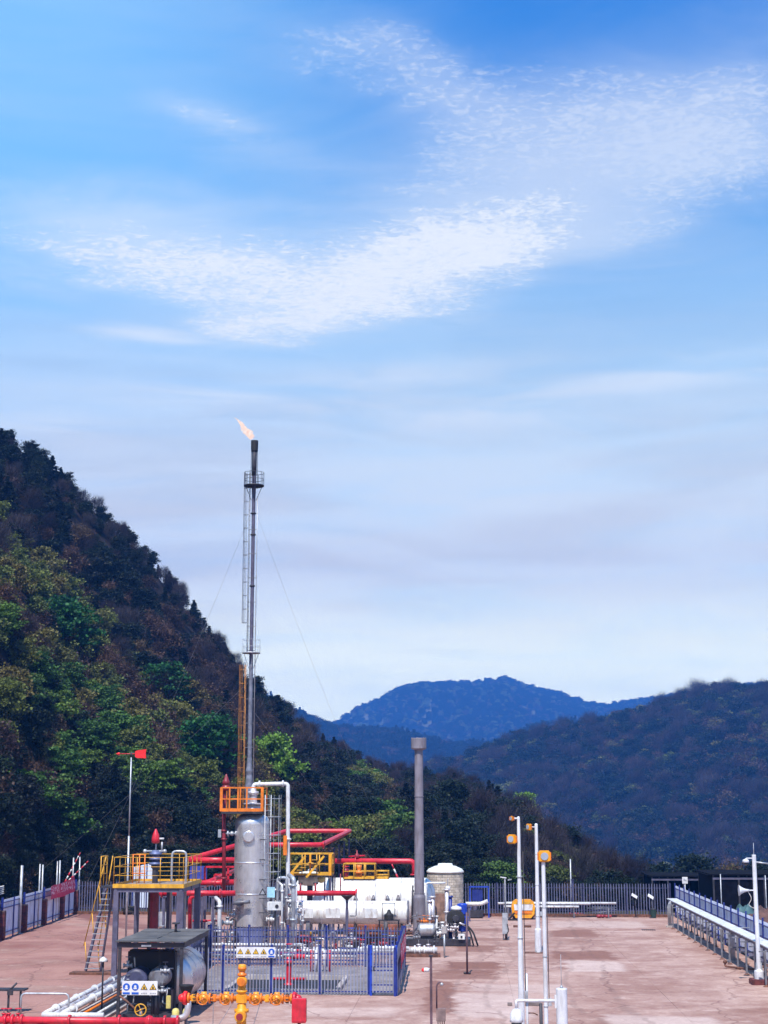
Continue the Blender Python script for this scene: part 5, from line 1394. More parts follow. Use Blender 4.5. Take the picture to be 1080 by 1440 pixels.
MB().lathe([(.16, 0), (.16, .06), (.09, .08), (.10, .7), (.15, .72), (.15, .80), (.08, .85), (.08, 1.05)], n=12).build('column', RED, hy)
for z, L_2 in ((.12, 1.0), (.95, .5)): MB().tube([(-L_2 * .6, 0, z + .1), (L_2 * .6, 0, z + .1)], .05, 8).build('branch', RED, hy)
valve(hy, (.34, 0, .95), .7, RED, GALV); valve(hy, (0, 0, 1.0), .6, GALV, RED)
x, y = G(437, 1345); o = thing('orange_valve', 'small orange valve in front of the white tanks, behind the enclosure', 'valve', (x, y)); MB().lathe([(.12, 0), (.16, .1), (.10, .3), (.2, .55), (.2, .8), (.06, 1.0), (.05, 1.25)], n=10).build('valve_body', YEL, o); handwheel(o, (0, 0, 1.25), .16, 'Z', DARK)
# blue-white pipes crossing behind the back row
for k, (py, Yp, x_0, x_1, r_) in enumerate(((1336, 76.2, 262, 560, .07), (1344, 75.9, 300, 500, .06), (1328, 77.0, 255, 420, .07), (1333, 76.6, 510, 575, .09))):
    xa, za = A(x_0, py, Yp); xb, _ = A(x_1, py, Yp)
    pipe_thing('low_pipe', ['long white low pipe behind the enclosure back row', 'thin white pipe in front of the silver vessel foot', 'white pipe left of the silver vessel foot', 'short thick white pipe right behind the enclosure banner'][k],
               [(xa, Yp, max(.15, za)), (xb, Yp, max(.15, za))], r_, WHT, 0, [((xa + (xb - xa) * q, Yp, max(.15, za)), 'X') for q in (.12, .35, .5, .72, .9)], supports=[(xa + (xb - xa) * q, Yp, max(.15, za)) for q in (.2, .8)])

# ------------------------------------------------------------------ silver vertical vessel
VY = 79.6; VX = A(354, 1220, VY)[0]; rV = .89
zv = lambda py: A(354, py, VY)[1]
vs_ = thing('silver_vessel', 'tall upright silver vessel with a dished top, caged ladder and orange top platform', 'vessel', (VX, VY))
zb, ztp = zv(1302), zv(1143)
MB().lathe([(rV, zb), (rV, zb + 1.55), (rV + .006, zb + 1.555), (rV + .006, zb + 1.60), (rV, zb + 1.605), (rV, zb + 3.1), (rV + .006, zb + 3.105), (rV + .006, zb + 3.15), (rV, zb + 3.155), (rV, ztp - .55), (rV * .97, ztp - .38), (rV * .85, ztp - .2), (rV * .6, ztp - .06), (rV * .3, ztp), (.001, ztp + .01)], n=48).build('shell', CHRM, vs_)
MB().lathe([(rV * .96, 0), (rV * .96, zb - .01), (rV * .2, zb - .01)], n=40).build('skirt', mat('blue_grey_skirt', (.16, .18, .36), .5, var=.15), vs_)
mh = MB(); mh.lathe([(.22, -1.02), (.30, -1.02), (.30, -.95), (.22, -.94), (.20, -.80)], (-.05, 0, zv(1176)), 'Y', 20); mh.build('hatch', CHRM, vs_)
for px, py in ((343, 1267),):
    z = zv(py); n_ = MB(); n_.tube([(-.45, -.6, z), (-.45, -1.15, z)], .10, 12); flange(n_, (-.45, -1.1, z), .2, 'Y'); flange(n_, (-.45, -.98, z), .2, 'Y'); n_.tube([(-.7, -1.2, z - .02), (.1, -1.2, z + .04)], .09, 10); n_.build('manway_nozzle', STEEL, vs_)
# top platform
zp = zv(1143); pl_ = MB().box((-.42, -.1, zp + .02), (2.1, 1.9, .12)).build('platform', DARK, vs_)
hr = zv(1110) - zp
px0, px1, py0, py1 = -1.46, .62, -1.04, .84
for (x, y) in ((px0, py0), (px0 + .42, py0), (px0 + .85, py0), (px0 + 1.3, py0), (px1, py0), (px1, py1), (px0, py1), (px0, -.1), (px1 - .6, py1), (px0 + .7, py1)): MB().box((x, y, zp + .08 + hr / 2), (.07, .07, hr)).build('railing_post', ORG, vs_)
for z in (hr, hr * .52):
    for a, b in (((px0, py0), (px1, py0)), ((px1, py0), (px1, py1)), ((px1, py1), (px0, py1)), ((px0, py1), (px0, py0))): MB().bar((a[0], a[1], zp + .08 + z), (b[0], b[1], zp + .08 + z), .06).build('handrail', ORG, vs_)
for a, b in (((px0, py0 - .01), (px1, py0 - .01)), ((px1 + .01, py0), (px1 + .01, py1)), ((px0 - .01, py0), (px0 - .01, py1))): MB().bar((a[0], a[1], zp + .15), (b[0], b[1], zp + .15), .012, .16).build('toe_board', ORG, vs_)
for x in (px0, px1): MB().box((x, py0 - .02, zp + .08 + hr / 2), (.14, .012, hr)).build('gusset_plate', ORG, vs_)
nz_ = MB(); nz_.lathe([(.50, zp + .08), (.50, zp + .20), (.42, zp + .24), (.42, zp + .38), (.5, zp + .40), (.5, zp + .48), (.2, zp + .5), (.2, zv(1118)), (.28, zv(1117)), (.28, zv(1113)), (.15, zv(1112)), (.13, zv(1106))], (.02, 0, 0), n=20); nz_.build('top_nozzle', SILV, vs_)
# ladder with cage on the front right
import math as _m
la = R(-38); lx, ly = math.cos(la) * 1.12, math.sin(la) * 1.12
ladder(vs_, lx, ly, .4, zp + .9, .42, GALV, .3, True, la, rr=.026)
for py in (1180, 1208, 1236, 1262, 1282): z = zv(py); MB().bar((math.cos(la) * .9 - .2, math.sin(la) * .9 - .2, z), (math.cos(la) * 1.12 - .1, math.sin(la) * 1.12 - .2, z), .04).build('ladder_bracket', DARK, vs_); MB().bar((lx - .25, ly - .1, z), (lx + .5, ly + .25, z), .03).build('stay', STEEL, vs_)
# overhead white pipe
Yw = 79.6; wxy = lambda px, py: (A(px, py, Yw)[0], Yw, A(px, py, Yw)[1])
pipe_thing('overhead_white_pipe', 'white pipe leaving the top of the silver vessel and dropping down its right side', [wxy(356, 1110), wxy(357, 1103), wxy(405, 1102), wxy(405, 1250), wxy(410, 1262)], .105, WHT, .18, [(wxy(365, 1102.5), 'X'), (wxy(398, 1102), 'X'), (wxy(405, 1180), 'Z')])
x0_, z0_ = A(402, 1203, 79.3); zt_ = A(402, 1175, 79.3)[1]; o = thing('orange_plate', 'tall orange marker plate clamped to the white down pipe', 'plate', (x0_, 79.3, 0)); MB().box((-.05, 0, (z0_ + zt_) / 2), (.2, .05, zt_ - z0_), bev=.02).build('plate', ORG, o); MB().box((.02, .08, (z0_ + zt_) / 2), (.05, .12, .3)).build('clamp', DARK, o)
# red riser left of the vessel with relief valve
Yr = 79.2; rx = lambda px, py: (A(px, py, Yr)[0], Yr, A(px, py, Yr)[1])
rr_ = pipe_thing('red_riser', 'dark red riser pipe with a cone relief valve, left of the silver vessel', [rx(315, 1262), rx(315, 1108)], .095, CRIM, 0, [(rx(315, 1108), 'Z'), (rx(315, 1235), 'Z'), (rx(315, 1180), 'Z'), (rx(315, 1168), 'Z')])
zc_ = rx(314, 1112)[2]; MB().lathe([(.16, 0), (.25, .04), (.25, .18), (.19, .24), (.17, .34), (.22, .36), (.16, .5), (.07, .74), (.04, .82), (.001, .86)], (0, 0, zc_), n=14).build('relief_valve', CRIM, rr_)
b_ = MB(); zz_ = rx(315, 1172)[2]; b_.tube([(-.15, 0, zz_), (.75, 0, zz_)], .05, 8); b_.ball((.35, 0, zz_), .13, 10); flange(b_, (.15, 0, zz_), .15, 'X'); flange(b_, (.55, 0, zz_), .15, 'X'); b_.build('side_valve', GALV, rr_)
MB().box((-.28, 0, zz_), (.16, .12, .4)).build('gauge_box', GALV, rr_)

# process pipes and valves around the vessel foot
def manifold(name, label, cx_, cy_, w_, h_, seed, n, mats_, z0=.3, cat='pipework'):
    g = random.Random(seed); root = thing(name, label, cat, (cx_, cy_))
    for k in range(n):
        m_ = mats_[k % len(mats_)]; x = g.uniform(-w_ / 2, w_ / 2); y = g.uniform(-.6, .6); zt_ = g.uniform(h_ * .45, h_); x2 = max(-w_ / 2, min(w_ / 2, x + g.uniform(-.9, .9)))
        r_ = g.choice((.035, .05, .065, .08))
        run(root, [(x, y, z0 * g.random()), (x, y, zt_), (x2, y + .1, zt_), (x2, y + .1, zt_ * g.uniform(.3, .7))], r_, m_, 'pipe', .14, [((x, y, zt_ * g.uniform(.3, .8)), 'Z'), ((x2, y + .1, zt_ * .75), 'Z')], 8)
    for k in range(max(2, n // 2)):
        valve(root, (g.uniform(-w_ / 2, w_ / 2), g.uniform(-.7, .3), g.uniform(z0 + .2, h_)), g.uniform(.5, .9), mats_[(k + 1) % len(mats_)], g.choice((DARK, BLU2, GALV, RED)))
    return root
manifold('valve_manifold', 'cluster of silver pipes and valves between the red pipes and the silver vessel', -12.25, 79.0, 1.5, 2.6, 4, 8, (SILV, DARK, GALV, STEEL))
manifold('valve_manifold', 'white and silver valve cluster right of the silver vessel under the orange plate', -8.95, 79.4, 1.9, 4.0, 9, 13, (WHT, SILV, WHT, GALV))
manifold('valve_manifold', 'low tangle of dark and silver pipes left of the vessel behind the pump shelter', -14.2, 78.0, 2.4, 1.5, 14, 11, (SILV, DARK, WHT, STEEL))
manifold('valve_manifold', 'low row of dark valves and pipes under the front white tank', -6.4, 79.0, 5.0, 1.35, 23, 14, (DARK, STEEL, SILV, CRIM))
manifold('valve_manifold', 'low white pipework behind the middle of the enclosure back row', -6.2, 77.2, 6.0, .75, 31, 12, (WHT, SILV, WHT, BLU))
# two grey thick verticals right of the vessel
for k, (px, pt, pb, r_, lb) in enumerate(((413, 1236, 1345, .11, 'thick grey upright pipe right of the silver vessel'), (309, 1268, 1335, .10, 'short white upright pipe left of the vessel foot'), (397, 1245, 1340, .05, 'slim white upright pipe behind the vessel ladder'))):
    a = A(px, pt, 77.6); pipe_thing('upright_pipe', lb, [(a[0], 77.6, .05), (a[0], 77.6, a[1]), (a[0] - .3, 78.2, a[1] + .15)], r_, (GALV, WHT, WHT)[k], .12, [((a[0], 77.6, a[1] * .5), 'Z'), ((a[0], 77.6, a[1] * .92), 'Z')])
# little boards on the ladder cage
x, z = A(381, 1262, 78.2); o = thing('blue_notice_board', 'small pale blue notice board hanging on the vessel ladder', 'sign', (x, 78.2, z)); MB().box((0, 0, .25), (.38, .015, .5)).build('board', mat('pale_blue_board', (.35, .62, .75), .5), o)
x, z = A(369, 1262, 78.2); o = thing('warning_triangle_sign', 'small black warning triangle beside the pale blue notice on the vessel', 'sign', (x, 78.25, z)); t1 = MB().prism([(-.2, .1), (.2, .1), (0, .45)], -.01, .01, 'Y').build('border', SK, o); MB().prism([(-.12, .15), (.12, .15), (0, .36)], -.016, -.0105, 'Y').build('face', SG, t1)
x, z = A(387, 1280, 78.0); o = thing('control_box', 'white control box with a black dial right of the silver vessel', 'control box', (x, 78.0, 0)); MB().box((0, 0, z + .2), (.75, .3, .42), bev=.02).build('housing', WHT, o); MB().lathe([(.09, -.175), (.09, -.15)], (.1, 0, z + .2), 'Y', 14).build('dial', DARK, o); MB().box((0, 0, z / 2), (.08, .08, z)).build('stand', DARK, o)

# ------------------------------------------------------------------ red pipe rack left and behind
def pt(px, py, Y): a = A(px, py, Y); return (a[0], Y, a[1])
pipe_thing('red_loop_pipe', 'long red pipe rising from the left to a raised loop behind the vessel', [pt(267, 1208, 84), pt(404, 1168.5, 99), pt(492, 1168.5, 99), pt(452, 1188, 90), pt(362, 1188, 88.5)], .14, RED, .1,
           [(pt(404, 1168.5, 99), 'X'), (pt(455, 1188, 90), 'X')])
rk = thing('pipe_rack', 'row of slim dark blue steel posts carrying the raised red loop pipe', 'pipe rack', (pt(468, 1168, 97)[0], 97.0))
for k, (px, Y_) in enumerate(((455, 91.0), (461, 92.6), (468, 94.3), (475, 96.0), (482, 97.6), (489, 98.8))):
    x = A(px + 2, 1180, Y_)[0] - rk.location.x; z = 7.7 - (1192 - 1126 - k * 3.9) * Y_ / 2198 - .25
    MB().box((x, Y_ - 97, z / 2), (.09, .09, z)).build('post', NAVY, rk)
pipe_thing('red_pipe', 'upper straight red pipe between the yellow platform and the vessel', [pt(267, 1209.5, 84), pt(335, 1209.5, 84)], .155, RED, 0, [(pt(270, 1209.5, 84), 'X')], supports=[pt(274, 1209.5, 84)])
pipe_thing('red_pipe', 'middle red pipe with a silver coupling left of the vessel', [pt(272, 1241.5, 80), pt(332, 1241.5, 80)], .13, RED, 0, [(pt(303, 1241.5, 80), 'X'), (pt(312, 1241.5, 80), 'X')], supports=[pt(285, 1241.5, 80)])
pipe_thing('red_pipe', 'lower red pipe passing behind the yellow platform columns to the vessel', [pt(221, 1256, 78.4), pt(331, 1256, 78.4)], .135, RED, 0, [(pt(228, 1256, 78.4), 'X'), (pt(310, 1256, 78.4), 'X')], supports=[pt(231, 1256, 78.4), pt(300, 1256, 78.4)])
pipe_thing('red_pipe', 'thin red pipe low behind the shelter roof', [pt(271, 1295, 80), pt(305, 1295, 80)], .06, RED, 0)
pipe_thing('red_pipe', 'upright red pipe beside the right column of the yellow platform', [pt(267, 1310, 79), pt(267, 1262, 79), pt(285, 1258, 79)], .10, RED, .2)
pipe_thing('red_pipe', 'slanting red pipe behind the red riser', [pt(274, 1248, 81), pt(330, 1224, 88)], .11, RED, 0)
pipe_thing('red_pipe', 'second slanting red pipe under the middle red pipe', [pt(276, 1250, 79.5), pt(296, 1243, 84)], .09, RED, 0)
o = thing('red_pipe_stand', 'thin rectangular red frame behind the red pipes left of the vessel', 'frame', pt(288, 1240, 86))
o.location.z = 0; f0 = Vector(o.location)
for a, b in ((pt(288, 1219, 86), pt(331, 1219, 86)), (pt(288, 1219, 86), pt(288, 1241, 86)), (pt(302, 1230, 86), pt(326, 1230, 86)), (pt(302, 1230, 86), pt(302, 1241, 86)), (pt(321, 1219, 86), pt(321, 1241, 86)), (pt(270, 1238, 86), pt(331, 1238, 86))): MB().bar(Vector(a) - f0, Vector(b) - f0, .10).build('bar', RED, o)
for px in (289, 330): a = pt(px, 1240, 86); MB().box((a[0] - f0.x, 0, a[2] / 2), (.12, .12, a[2])).build('leg', LAV, o)
o = MB().box((0, 0, 0), (1.0, .3, .9), bev=.02).build('blue_cabinet', mat('deep_blue_cabinet', (.03, .05, .30), .5)); o.location = pt(279, 1229, 92); tag(o, 'deep blue cabinet panel glimpsed behind the left end of the red pipes', 'cabinet')

# ------------------------------------------------------------------ white horizontal tanks
def htank(name, label, x0, x1, Y, zc, r, m, seams, dome=.4, n=40):
    root = thing(name, label, 'tank', (x0, Y)); L_ = x1 - x0
    prof = [(.001, -dome), (r * .5, -dome * .85), (r * .85, -dome * .45), (r, 0)]
    for i in range(1, seams): x = L_ * i / seams; prof += [(r, x - .03), (r + .008, x - .025), (r + .008, x + .025), (r, x + .03)]
    prof += [(r, L_), (r * .85, L_ + dome * .45), (r * .5, L_ + dome * .85), (.001, L_ + dome)]
    MB().lathe(prof, (0, 0, zc), 'X', n).build('shell', m, root)
    for q in (.18, .82): MB().prism([(-r * .8, 0), (r * .8, 0), (r * .72, zc - r * .55), (0, zc - r * .92), (-r * .72, zc - r * .55)], L_ * q - .1, L_ * q + .1, 'X').build('saddle', STEEL, root)
    return root
x0_, zt_ = A(424, 1234, 93); x1_, _ = A(600, 1234, 93); rr2 = 1.28
t1 = htank('horizontal_tank', 'large white horizontal tank with rounded ends at the back of the process area', x0_, x1_, 93.0, zt_ - rr2, rr2, CLAD, 5, .55)
for q in (.02, .22, .41, .6, .8, .98): MB().torus((q * (x1_ - x0_), 0, zt_ - rr2), rr2 + .004, .016, 'X', 40, 5).build('band', GALV, t1)
for k, px in enumerate((500, 525, 545, 560)): x, z = A(px, 1266, 91.7); MB().lathe([(.14, 0), (.12, .1), (.03, .3)], (x - x0_, -1.25, z), n=10).build('lifting_lug', STEEL, t1)
x0_, zt_ = A(404, 1268, 83); x1_, _ = A(573, 1268, 83); zbm = A(404, 1299, 83)[1]; rr3 = (zt_ - zbm) / 2 + .03
t2 = htank('horizontal_tank', 'smaller clad white horizontal tank on a frame in front of the large tank', x0_, x1_, 83.0, zbm + rr3, rr3, CLAD, 7, .06)
MB().lathe([(rr3 + .02, 0), (rr3 + .02, .09)], (x1_ - x0_ - .02, 0, zbm + rr3), 'X', 30).build('end_ring', STEEL, t2)
for k, px in enumerate((430, 468, 520)):
    x, z = A(px, 1284, 82.4); MB().box((x - x0_, -rr3 * .985, z), (.75, .03, .5)).build('cladding_patch', WHT, t2)
for px in (424, 450, 500, 565): x = A(px, 1300, 83)[0] - x0_; MB().box((x, 0, zbm / 2), (.12, .9, zbm)).build('leg', DARK, t2)
x, z = A(547, 1294, 82.0); pl2 = thing('tank_end_gear', 'black motor on a small framed stand against the front white tank', 'motor', (x, 82.0, 0))
MB().box((0, 0, z), (1.1, .5, .05)).build('shelf', DARK, pl2)
for sx_ in (-.35, .3): MB().bar((sx_, 0, z), (sx_, 0, z + .85), .035).build('frame_post', DARK, pl2)
MB().bar((-.35, 0, z + .85), (.3, 0, z + .85), .035).build('frame_top', DARK, pl2)
MB().lathe([(.25, 0), (.24, .25), (.12, .34), (.06, .5)], (0, 0, z + .03), n=14).build('motor', BLK, pl2)
for sx_ in (-.5, .5): MB().box((sx_, 0, z / 2), (.06, .06, z)).build('leg', DARK, pl2)
# brick red plinth under the tanks
x0_, z0_ = A(490, 1300, 84.6); x1_, _ = A(572, 1300, 84.6); o = thing('brick_plinth', 'rusty red brick plinth under the right half of the front tank', 'plinth', (x0_, 84.6))
bme = {}
for k in range(9):
    for i in range(16):
        w_ = (x1_ - x0_) / 16; b = bpy.data.objects.new('brick', bme.setdefault(0, MB().box((0, 0, 0), (w_ - .02, .2, .12)).mesh('brick', mat('red_brick', (.30, .10, .065), .85, var=.3, scale=3, island=.3)))); link(b); b.parent = o
        b.location = ((i + .5 + (k % 2) * .5) * w_ - .1, jr.uniform(-.012, .012), .07 + k * .135)
        if i == 15 and k % 2: b.location.x -= w_ * .5
MB().box(((x1_ - x0_) / 2, .07, .6), (x1_ - x0_ - .2, .12, 1.18)).build('core', CONC, o)
# red pipe in front with support
rp2 = pipe_thing('red_pipe', 'thick red pipe running in front of the two white tanks, ending at a post', [pt(400, 1256, 80.5), pt(502, 1256, 80.5)], .135, RED, 0, [(pt(402, 1256, 80.5), 'X'), (pt(501, 1256, 80.5), 'X')])
P0 = rp2.location
for px in (422.5, 443.5): a = Vector(pt(px, 1256, 80.5)) - P0; MB().tube([a, a + Vector((0, 0, .5))], .05, 8).build('stub', CRIM, rp2); MB().tube([a + Vector((-.12, 0, .5)), a + Vector((.12, 0, .5))], .04, 6).build('tee_handle', DARK, rp2)
a = Vector(pt(488, 1256, 80.5)) - P0; MB().box((a.x, 0, a.z / 2 - .2), (.14, .14, a.z - .15)).build('support', LAV, rp2); MB().lathe([(.06, -.35), (.3, -.14), (.3, -.1)], (a.x, 0, a.z), n=12).build('saddle', DARK, rp2)
o = pipe_thing('thin_loop_pipe', 'thin grey tube hanging from the end of the red pipe before the tanks', [pt(501, 1256, 80.3), pt(501, 1288, 80.3), pt(492, 1288, 80.3)], .03, STEEL, .08)
pipe_thing('red_pipe', 'thick red overhead pipe behind the large tank with a downturned right end', [pt(462, 1211, 95.5), pt(583, 1211, 95.5), pt(583, 1230, 95.5)], .17, RED, .35, [(pt(583, 1230, 95.5), 'Z'), (pt(500, 1211, 95.5), 'X')])
# red valve on top of that pipe
o = thing('red_actuator', 'small dark red actuator standing on the overhead red pipe', 'valve', (pt(502, 1205, 95.5)[0], 95.5, pt(502, 1205, 95.5)[2] - .1)); MB().lathe([(.14, 0), (.16, .2), (.05, .32), (.03, .5)], n=10).build('body', CRIM, o); MB().tube([(-.5, 0, .12), (.5, 0, .18)], .05, 6).build('arm', RED, o)
# yellow platforms
def rail_platform(name, label, px0, px1, pyt, pyb, Y, depth, m, diag=False, step=.7):
    a = A(px0, pyb, Y); b = A(px1, pyb, Y); z = a[1]; h = A(px0, pyt, Y)[1] - z; L_ = b[0] - a[0]
    root = thing(name, label, 'platform', (a[0], Y))
    MB().box((L_ / 2, depth / 2, z - .03), (L_, depth, .06)).build('deck', DARK, root)
    railing(root, [(0, 0, z), (L_, 0, z), (L_, depth, z), (0, depth, z), (0, 0, z)], h, m, step, (.5,), r=.032)
    for x, y in ((.05, .05), (L_ - .05, .05), (.05, depth - .05), (L_ - .05, depth - .05)): MB().box((x, y, (z - .06) / 2), (.1, .1, z - .06)).build('leg', LAV, root)
    if diag:
        for q in (0, .42): MB().bar((L_ * q + .05, -.25, z - .1), (L_ * (q + .42), -.25, z + h * .92), .05, .12).build('stair_stringer', m, root)
        for k in range(7): MB().box((L_ * .12 + k * L_ * .085, -.25, z + h * .12 * k + .02), (.3, .4, .02)).build('tread', m, root)
        for x in (L_ * .52, L_ * .97): MB().box((x, -.03, z + h / 2), (.16 if x > L_ * .9 else .10, .05, h)).build('gate_post', AMB, root)
    return root
rail_platform('stair_platform', 'yellow railed platform with a slanting stair left above the white tanks', 404, 466, 1201, 1231, 86.5, 1.6, YEL, True)
rail_platform('tank_top_platform', 'yellow railed platform with orange gear on top of the large white tank', 483, 527, 1215, 1236, 92.4, 1.2, YEL)
rail_platform('tank_top_platform', 'low yellow railing at the right, on top of the large white tank', 529, 546, 1225, 1236, 92.6, .9, YEL)
x, z = A(505, 1236, 92.9); o = thing('orange_actuator', 'orange actuator standing inside the tank top railing', 'valve', (x, 92.9, z)); MB().lathe([(.18, 0), (.18, .3), (.3, .32), (.3, .42), (.1, .5), (.16, .62), (.16, .8)], n=12).build('body', ORG, o); MB().tube([(-.35, 0, .4), (.35, 0, .4)], .06, 6).build('arm', ORG, o)
x, z = A(486, 1232, 92.9); o = thing('crimson_valve', 'dark red valve left of the orange actuator on the large tank', 'valve', (x, 92.9, z - .1)); MB().lathe([(.15, 0), (.2, .3), (.2, .5), (.05, .6)], n=12).build('body', CRIM, o); handwheel(o, (0, 0, .66), .2, 'Z', RED)
x, z = A(436, 1238, 87.6); o = thing('white_dome_unit', 'white rounded housing with a pale yellow end cap below the yellow stair', 'housing', (x, 87.6, 0)); DU = .78; MB().lathe([(.15, -.65), (.35, -.6), (.40, -.3), (.40, .28), (.3, .45), (.12, .5)], (0, 0, z + .1), 'X', 22).build('housing', mat('off_white', (.62, .60, .52), .5), o); MB().ball((.62, 0, z + .1), .25, 14).build('end_cap', mat('pale_yellow', (.70, .62, .25), .5), o); MB().box((0, 0, z / 2 - .15), (.3, .3, z - .3)).build('stand', DARK, o)
MB().tube([(-.1, 0, z + .4), (-.1, 0, z + .6), (.4, 0, z + .6)], .05, 6, bend=.1).build('top_pipe', GALV, o)
for i, px in enumerate((462, 470, 478)):
    a = A(px, 1255, 88); o = pipe_thing('tank_riser', ['left', 'middle', 'right'][i] + ' thin riser pipe on the left end of the large white tank', [(a[0], 88.4, a[1]), (a[0], 88.4, a[1] + 1.0)], .035, (DARK, RUST, CRIM)[i], 0)
striped_pole((pt(560, 1236, 95)[0], 95.0, pt(560, 1236, 95)[2]), (pt(551, 1215, 95)[0], 95.0, pt(551, 1215, 95)[2]), 3, 'short slanting red and white pole behind the large white tank', .06)

# ------------------------------------------------------------------ grey chimney
CX, CY = G(590, 1326); zc2 = lambda py: A(590, py, CY)[1]
ch = thing('exhaust_chimney', 'tall plain grey steel chimney with a wider collar at its top, centre of the yard', 'chimney', (CX, CY))
CHM = mat('chimney_grey', (.23, .205, .24), .55, metal=.15, var=.12, scale=1.2, dirt=(.14, .10, .10), dirt_amt=.6)
MB().lathe([(.36, 0), (.36, zc2(1262)), (.33, zc2(1260)), (.28, zc2(1256)), (.25, zc2(1150)), (.235, zc2(1055)), (.235, zc2(1050))], n=24).build('flue', CHM, ch)
MB().lathe([(.24, zc2(1055)), (.43, zc2(1053)), (.43, zc2(1038)), (.39, zc2(1038)), (.38, zc2(1046))], n=24).build('collar', CHM, ch)
for k in range(6): a = k * 1.047 + .3; MB().box((math.cos(a) * .40, math.sin(a) * .40, zc2(1038)), (.035, .035, .08)).build('lug', CHM, ch)
for py in (1256, 1200, 1120): MB().torus((0, 0, zc2(py)), .30 if py > 1220 else .262, .02, n=24, m=6).build('weld_ring', CHM, ch)
MB().tube([(-.42, -.1, zc2(1300)), (-.36, -.1, zc2(1245))], .05, 8).build('side_tube', DARK, ch); MB().box((-.36, -.05, zc2(1253)), (.14, .1, .12)).build('bracket', DARK, ch)

# ------------------------------------------------------------------ pump skid
KX, KY = G(612, 1330); KY -= .3
sk = thing('pump_skid', 'cluttered pump skid with a grey drum, blue motor and upright pipes right of the chimney', 'pump skid', (KX, KY))
loc = lambda px, py, dy=0: (A(px, py, KY + dy)[0] - KX, dy, A(px, py, KY + dy)[1])
a = loc(566, 1330); b = loc(662, 1330)
for y in (0, 1.6): MB().box(((a[0] + b[0]) / 2, y, .2), (b[0] - a[0], .12, .34)).build('skid_beam', DARK, sk)
MB().box(((a[0] + b[0]) / 2, .8, .34), (b[0] - a[0] - .1, 1.5, .05)).build('skid_deck', STEEL, sk)
d0 = loc(591, 1308); d1 = loc(609, 1308); MB().lathe([(.001, -.18), (.22, -.12), (.34, 0), (.34, d1[0] - d0[0]), (.22, d1[0] - d0[0] + .12), (.001, d1[0] - d0[0] + .18)], (d0[0], .3, d0[2]), 'X', 24).build('drum', GALV, sk)
MB().prism([(d0[0] - .1, .37), (d1[0] + .1, .37), (d1[0] - .1, d0[2] - .26), (d0[0] + .1, d0[2] - .26)], .2, .45, 'Y').build('drum_cradle', DARK, sk)
for px, m_ in ((596, ORG), (602, ORG), (607, RUST), (590, RUST)): c = loc(px, 1296); valve(sk, (c[0], .3, c[2]), .5, m_, m_)
bx_ = loc(618, 1270); MB().box((bx_[0] + .05, 1.2, 1.5), (.62, .5, 2.4), bev=.03).build('brown_column', mat('brown_clad', (.28, .16, .12), .8, var=.25), sk)
for px, pt_, m_, r_ in ((608, 1262, SILV, .12), (604, 1268, SILV, .10), (613, 1290, WHT, .09), (628, 1252, SILV, .11), (633, 1262, BLU, .10), (641, 1275, GALV, .06), (622, 1298, WHT, .08), (638, 1300, SILV, .05), (649, 1300, GALV, .04)):
    c = loc(px, pt_); q = jr.uniform(.1, 1.0); run(sk, [(c[0], q, .36), (c[0], q, c[2])], r_, m_, 'upright_pipe', 0, [((c[0], q, c[2]), 'Z'), ((c[0], q, c[2] * .6), 'Z'), ((c[0], q, c[2] * .35), 'Z')], 12)
c = loc(629.5, 1250); MB().ball((c[0], .5, c[2]), .14, 12).build('white_globe', WHT, sk); MB().tube([(c[0], .5, c[2] - .2), (c[0], .5, c[2] + .5)], .03, 6).build('mast', STEEL, sk)
c = loc(641, 1292); MB().lathe([(.2, -.35), (.46, -.32), (.5, -.1), (.5, .25), (.3, .3)], (c[0], .4, c[2]), 'Y', 24).build('fan_drum', BLK, sk); MB().lathe([(.14, 0), (.34, .03), (.3, .18), (.05, .24)], (c[0] + .05, .4, c[2] + .42), n=14).build('air_cap', WHT, sk)
MB().lathe([(.16, -.42), (.2, -.36), (.2, -.34), (.06, -.33)], (c[0], .4, c[2]), 'Y', 16).build('fan_hub', DARK, sk)
c = loc(650, 1290); bl = MB(); bl.lathe([(.22, -.78), (.28, -.74), (.28, .0), (.22, .06)], (c[0] + .05, .5, c[2]), 'Z', 18); bl.lathe([(.22, 0), (.28, .04), (.28, .55), (.2, .6)], (c[0], .5, c[2] + .10), 'Z', 18); bl.build('blue_motor', BLU2, sk)
for k in range(6): MB().torus((c[0] + .05, .5, c[2] - .65 + k * .12), .285, .018, n=18, m=5).build('cooling_fin', BLU2, sk)
MB().tube([(c[0] - .5, .2, c[2] - .2), (c[0] - .1, .1, c[2] - .32), (c[0] + .2, .1, c[2] - .45)], .06, 8).build('link_arm', SILV, sk)
c = loc(649, 1317); MB().box((c[0], -.1, c[2]), (.34, .2, .3), bev=.02).build('white_box', WHT, sk); MB().lathe([(.06, -.13), (.06, -.10)], (c[0], -.1, c[2]), 'Y', 10).build('dial', BLK, sk)
c0_ = loc(615, 1243); c1_ = loc(626, 1243); run(sk, [(loc(599, 1290)[0], 1.0, .4), (loc(599, 1290)[0], 1.0, c0_[2]), (c1_[0], 1.0, c0_[2])], .055, WHT, 'white_overpipe', .12)
pw = MB(); g_ = random.Random(77)
for k in range(26):
    p_ = Vector((g_.uniform(a[0] + .2, b[0] - .2), g_.uniform(-.05, 1.4), g_.uniform(.4, 1.5))); q = p_ + Vector((g_.uniform(-.6, .6), 0, g_.uniform(-.5, .5))); q.z = max(.38, q.z); pw.tube([p_, (q.x, p_.y, p_.z), q], .03, 6, bend=.08)
pw.build('small_pipework', STEEL, sk, kind='stuff')
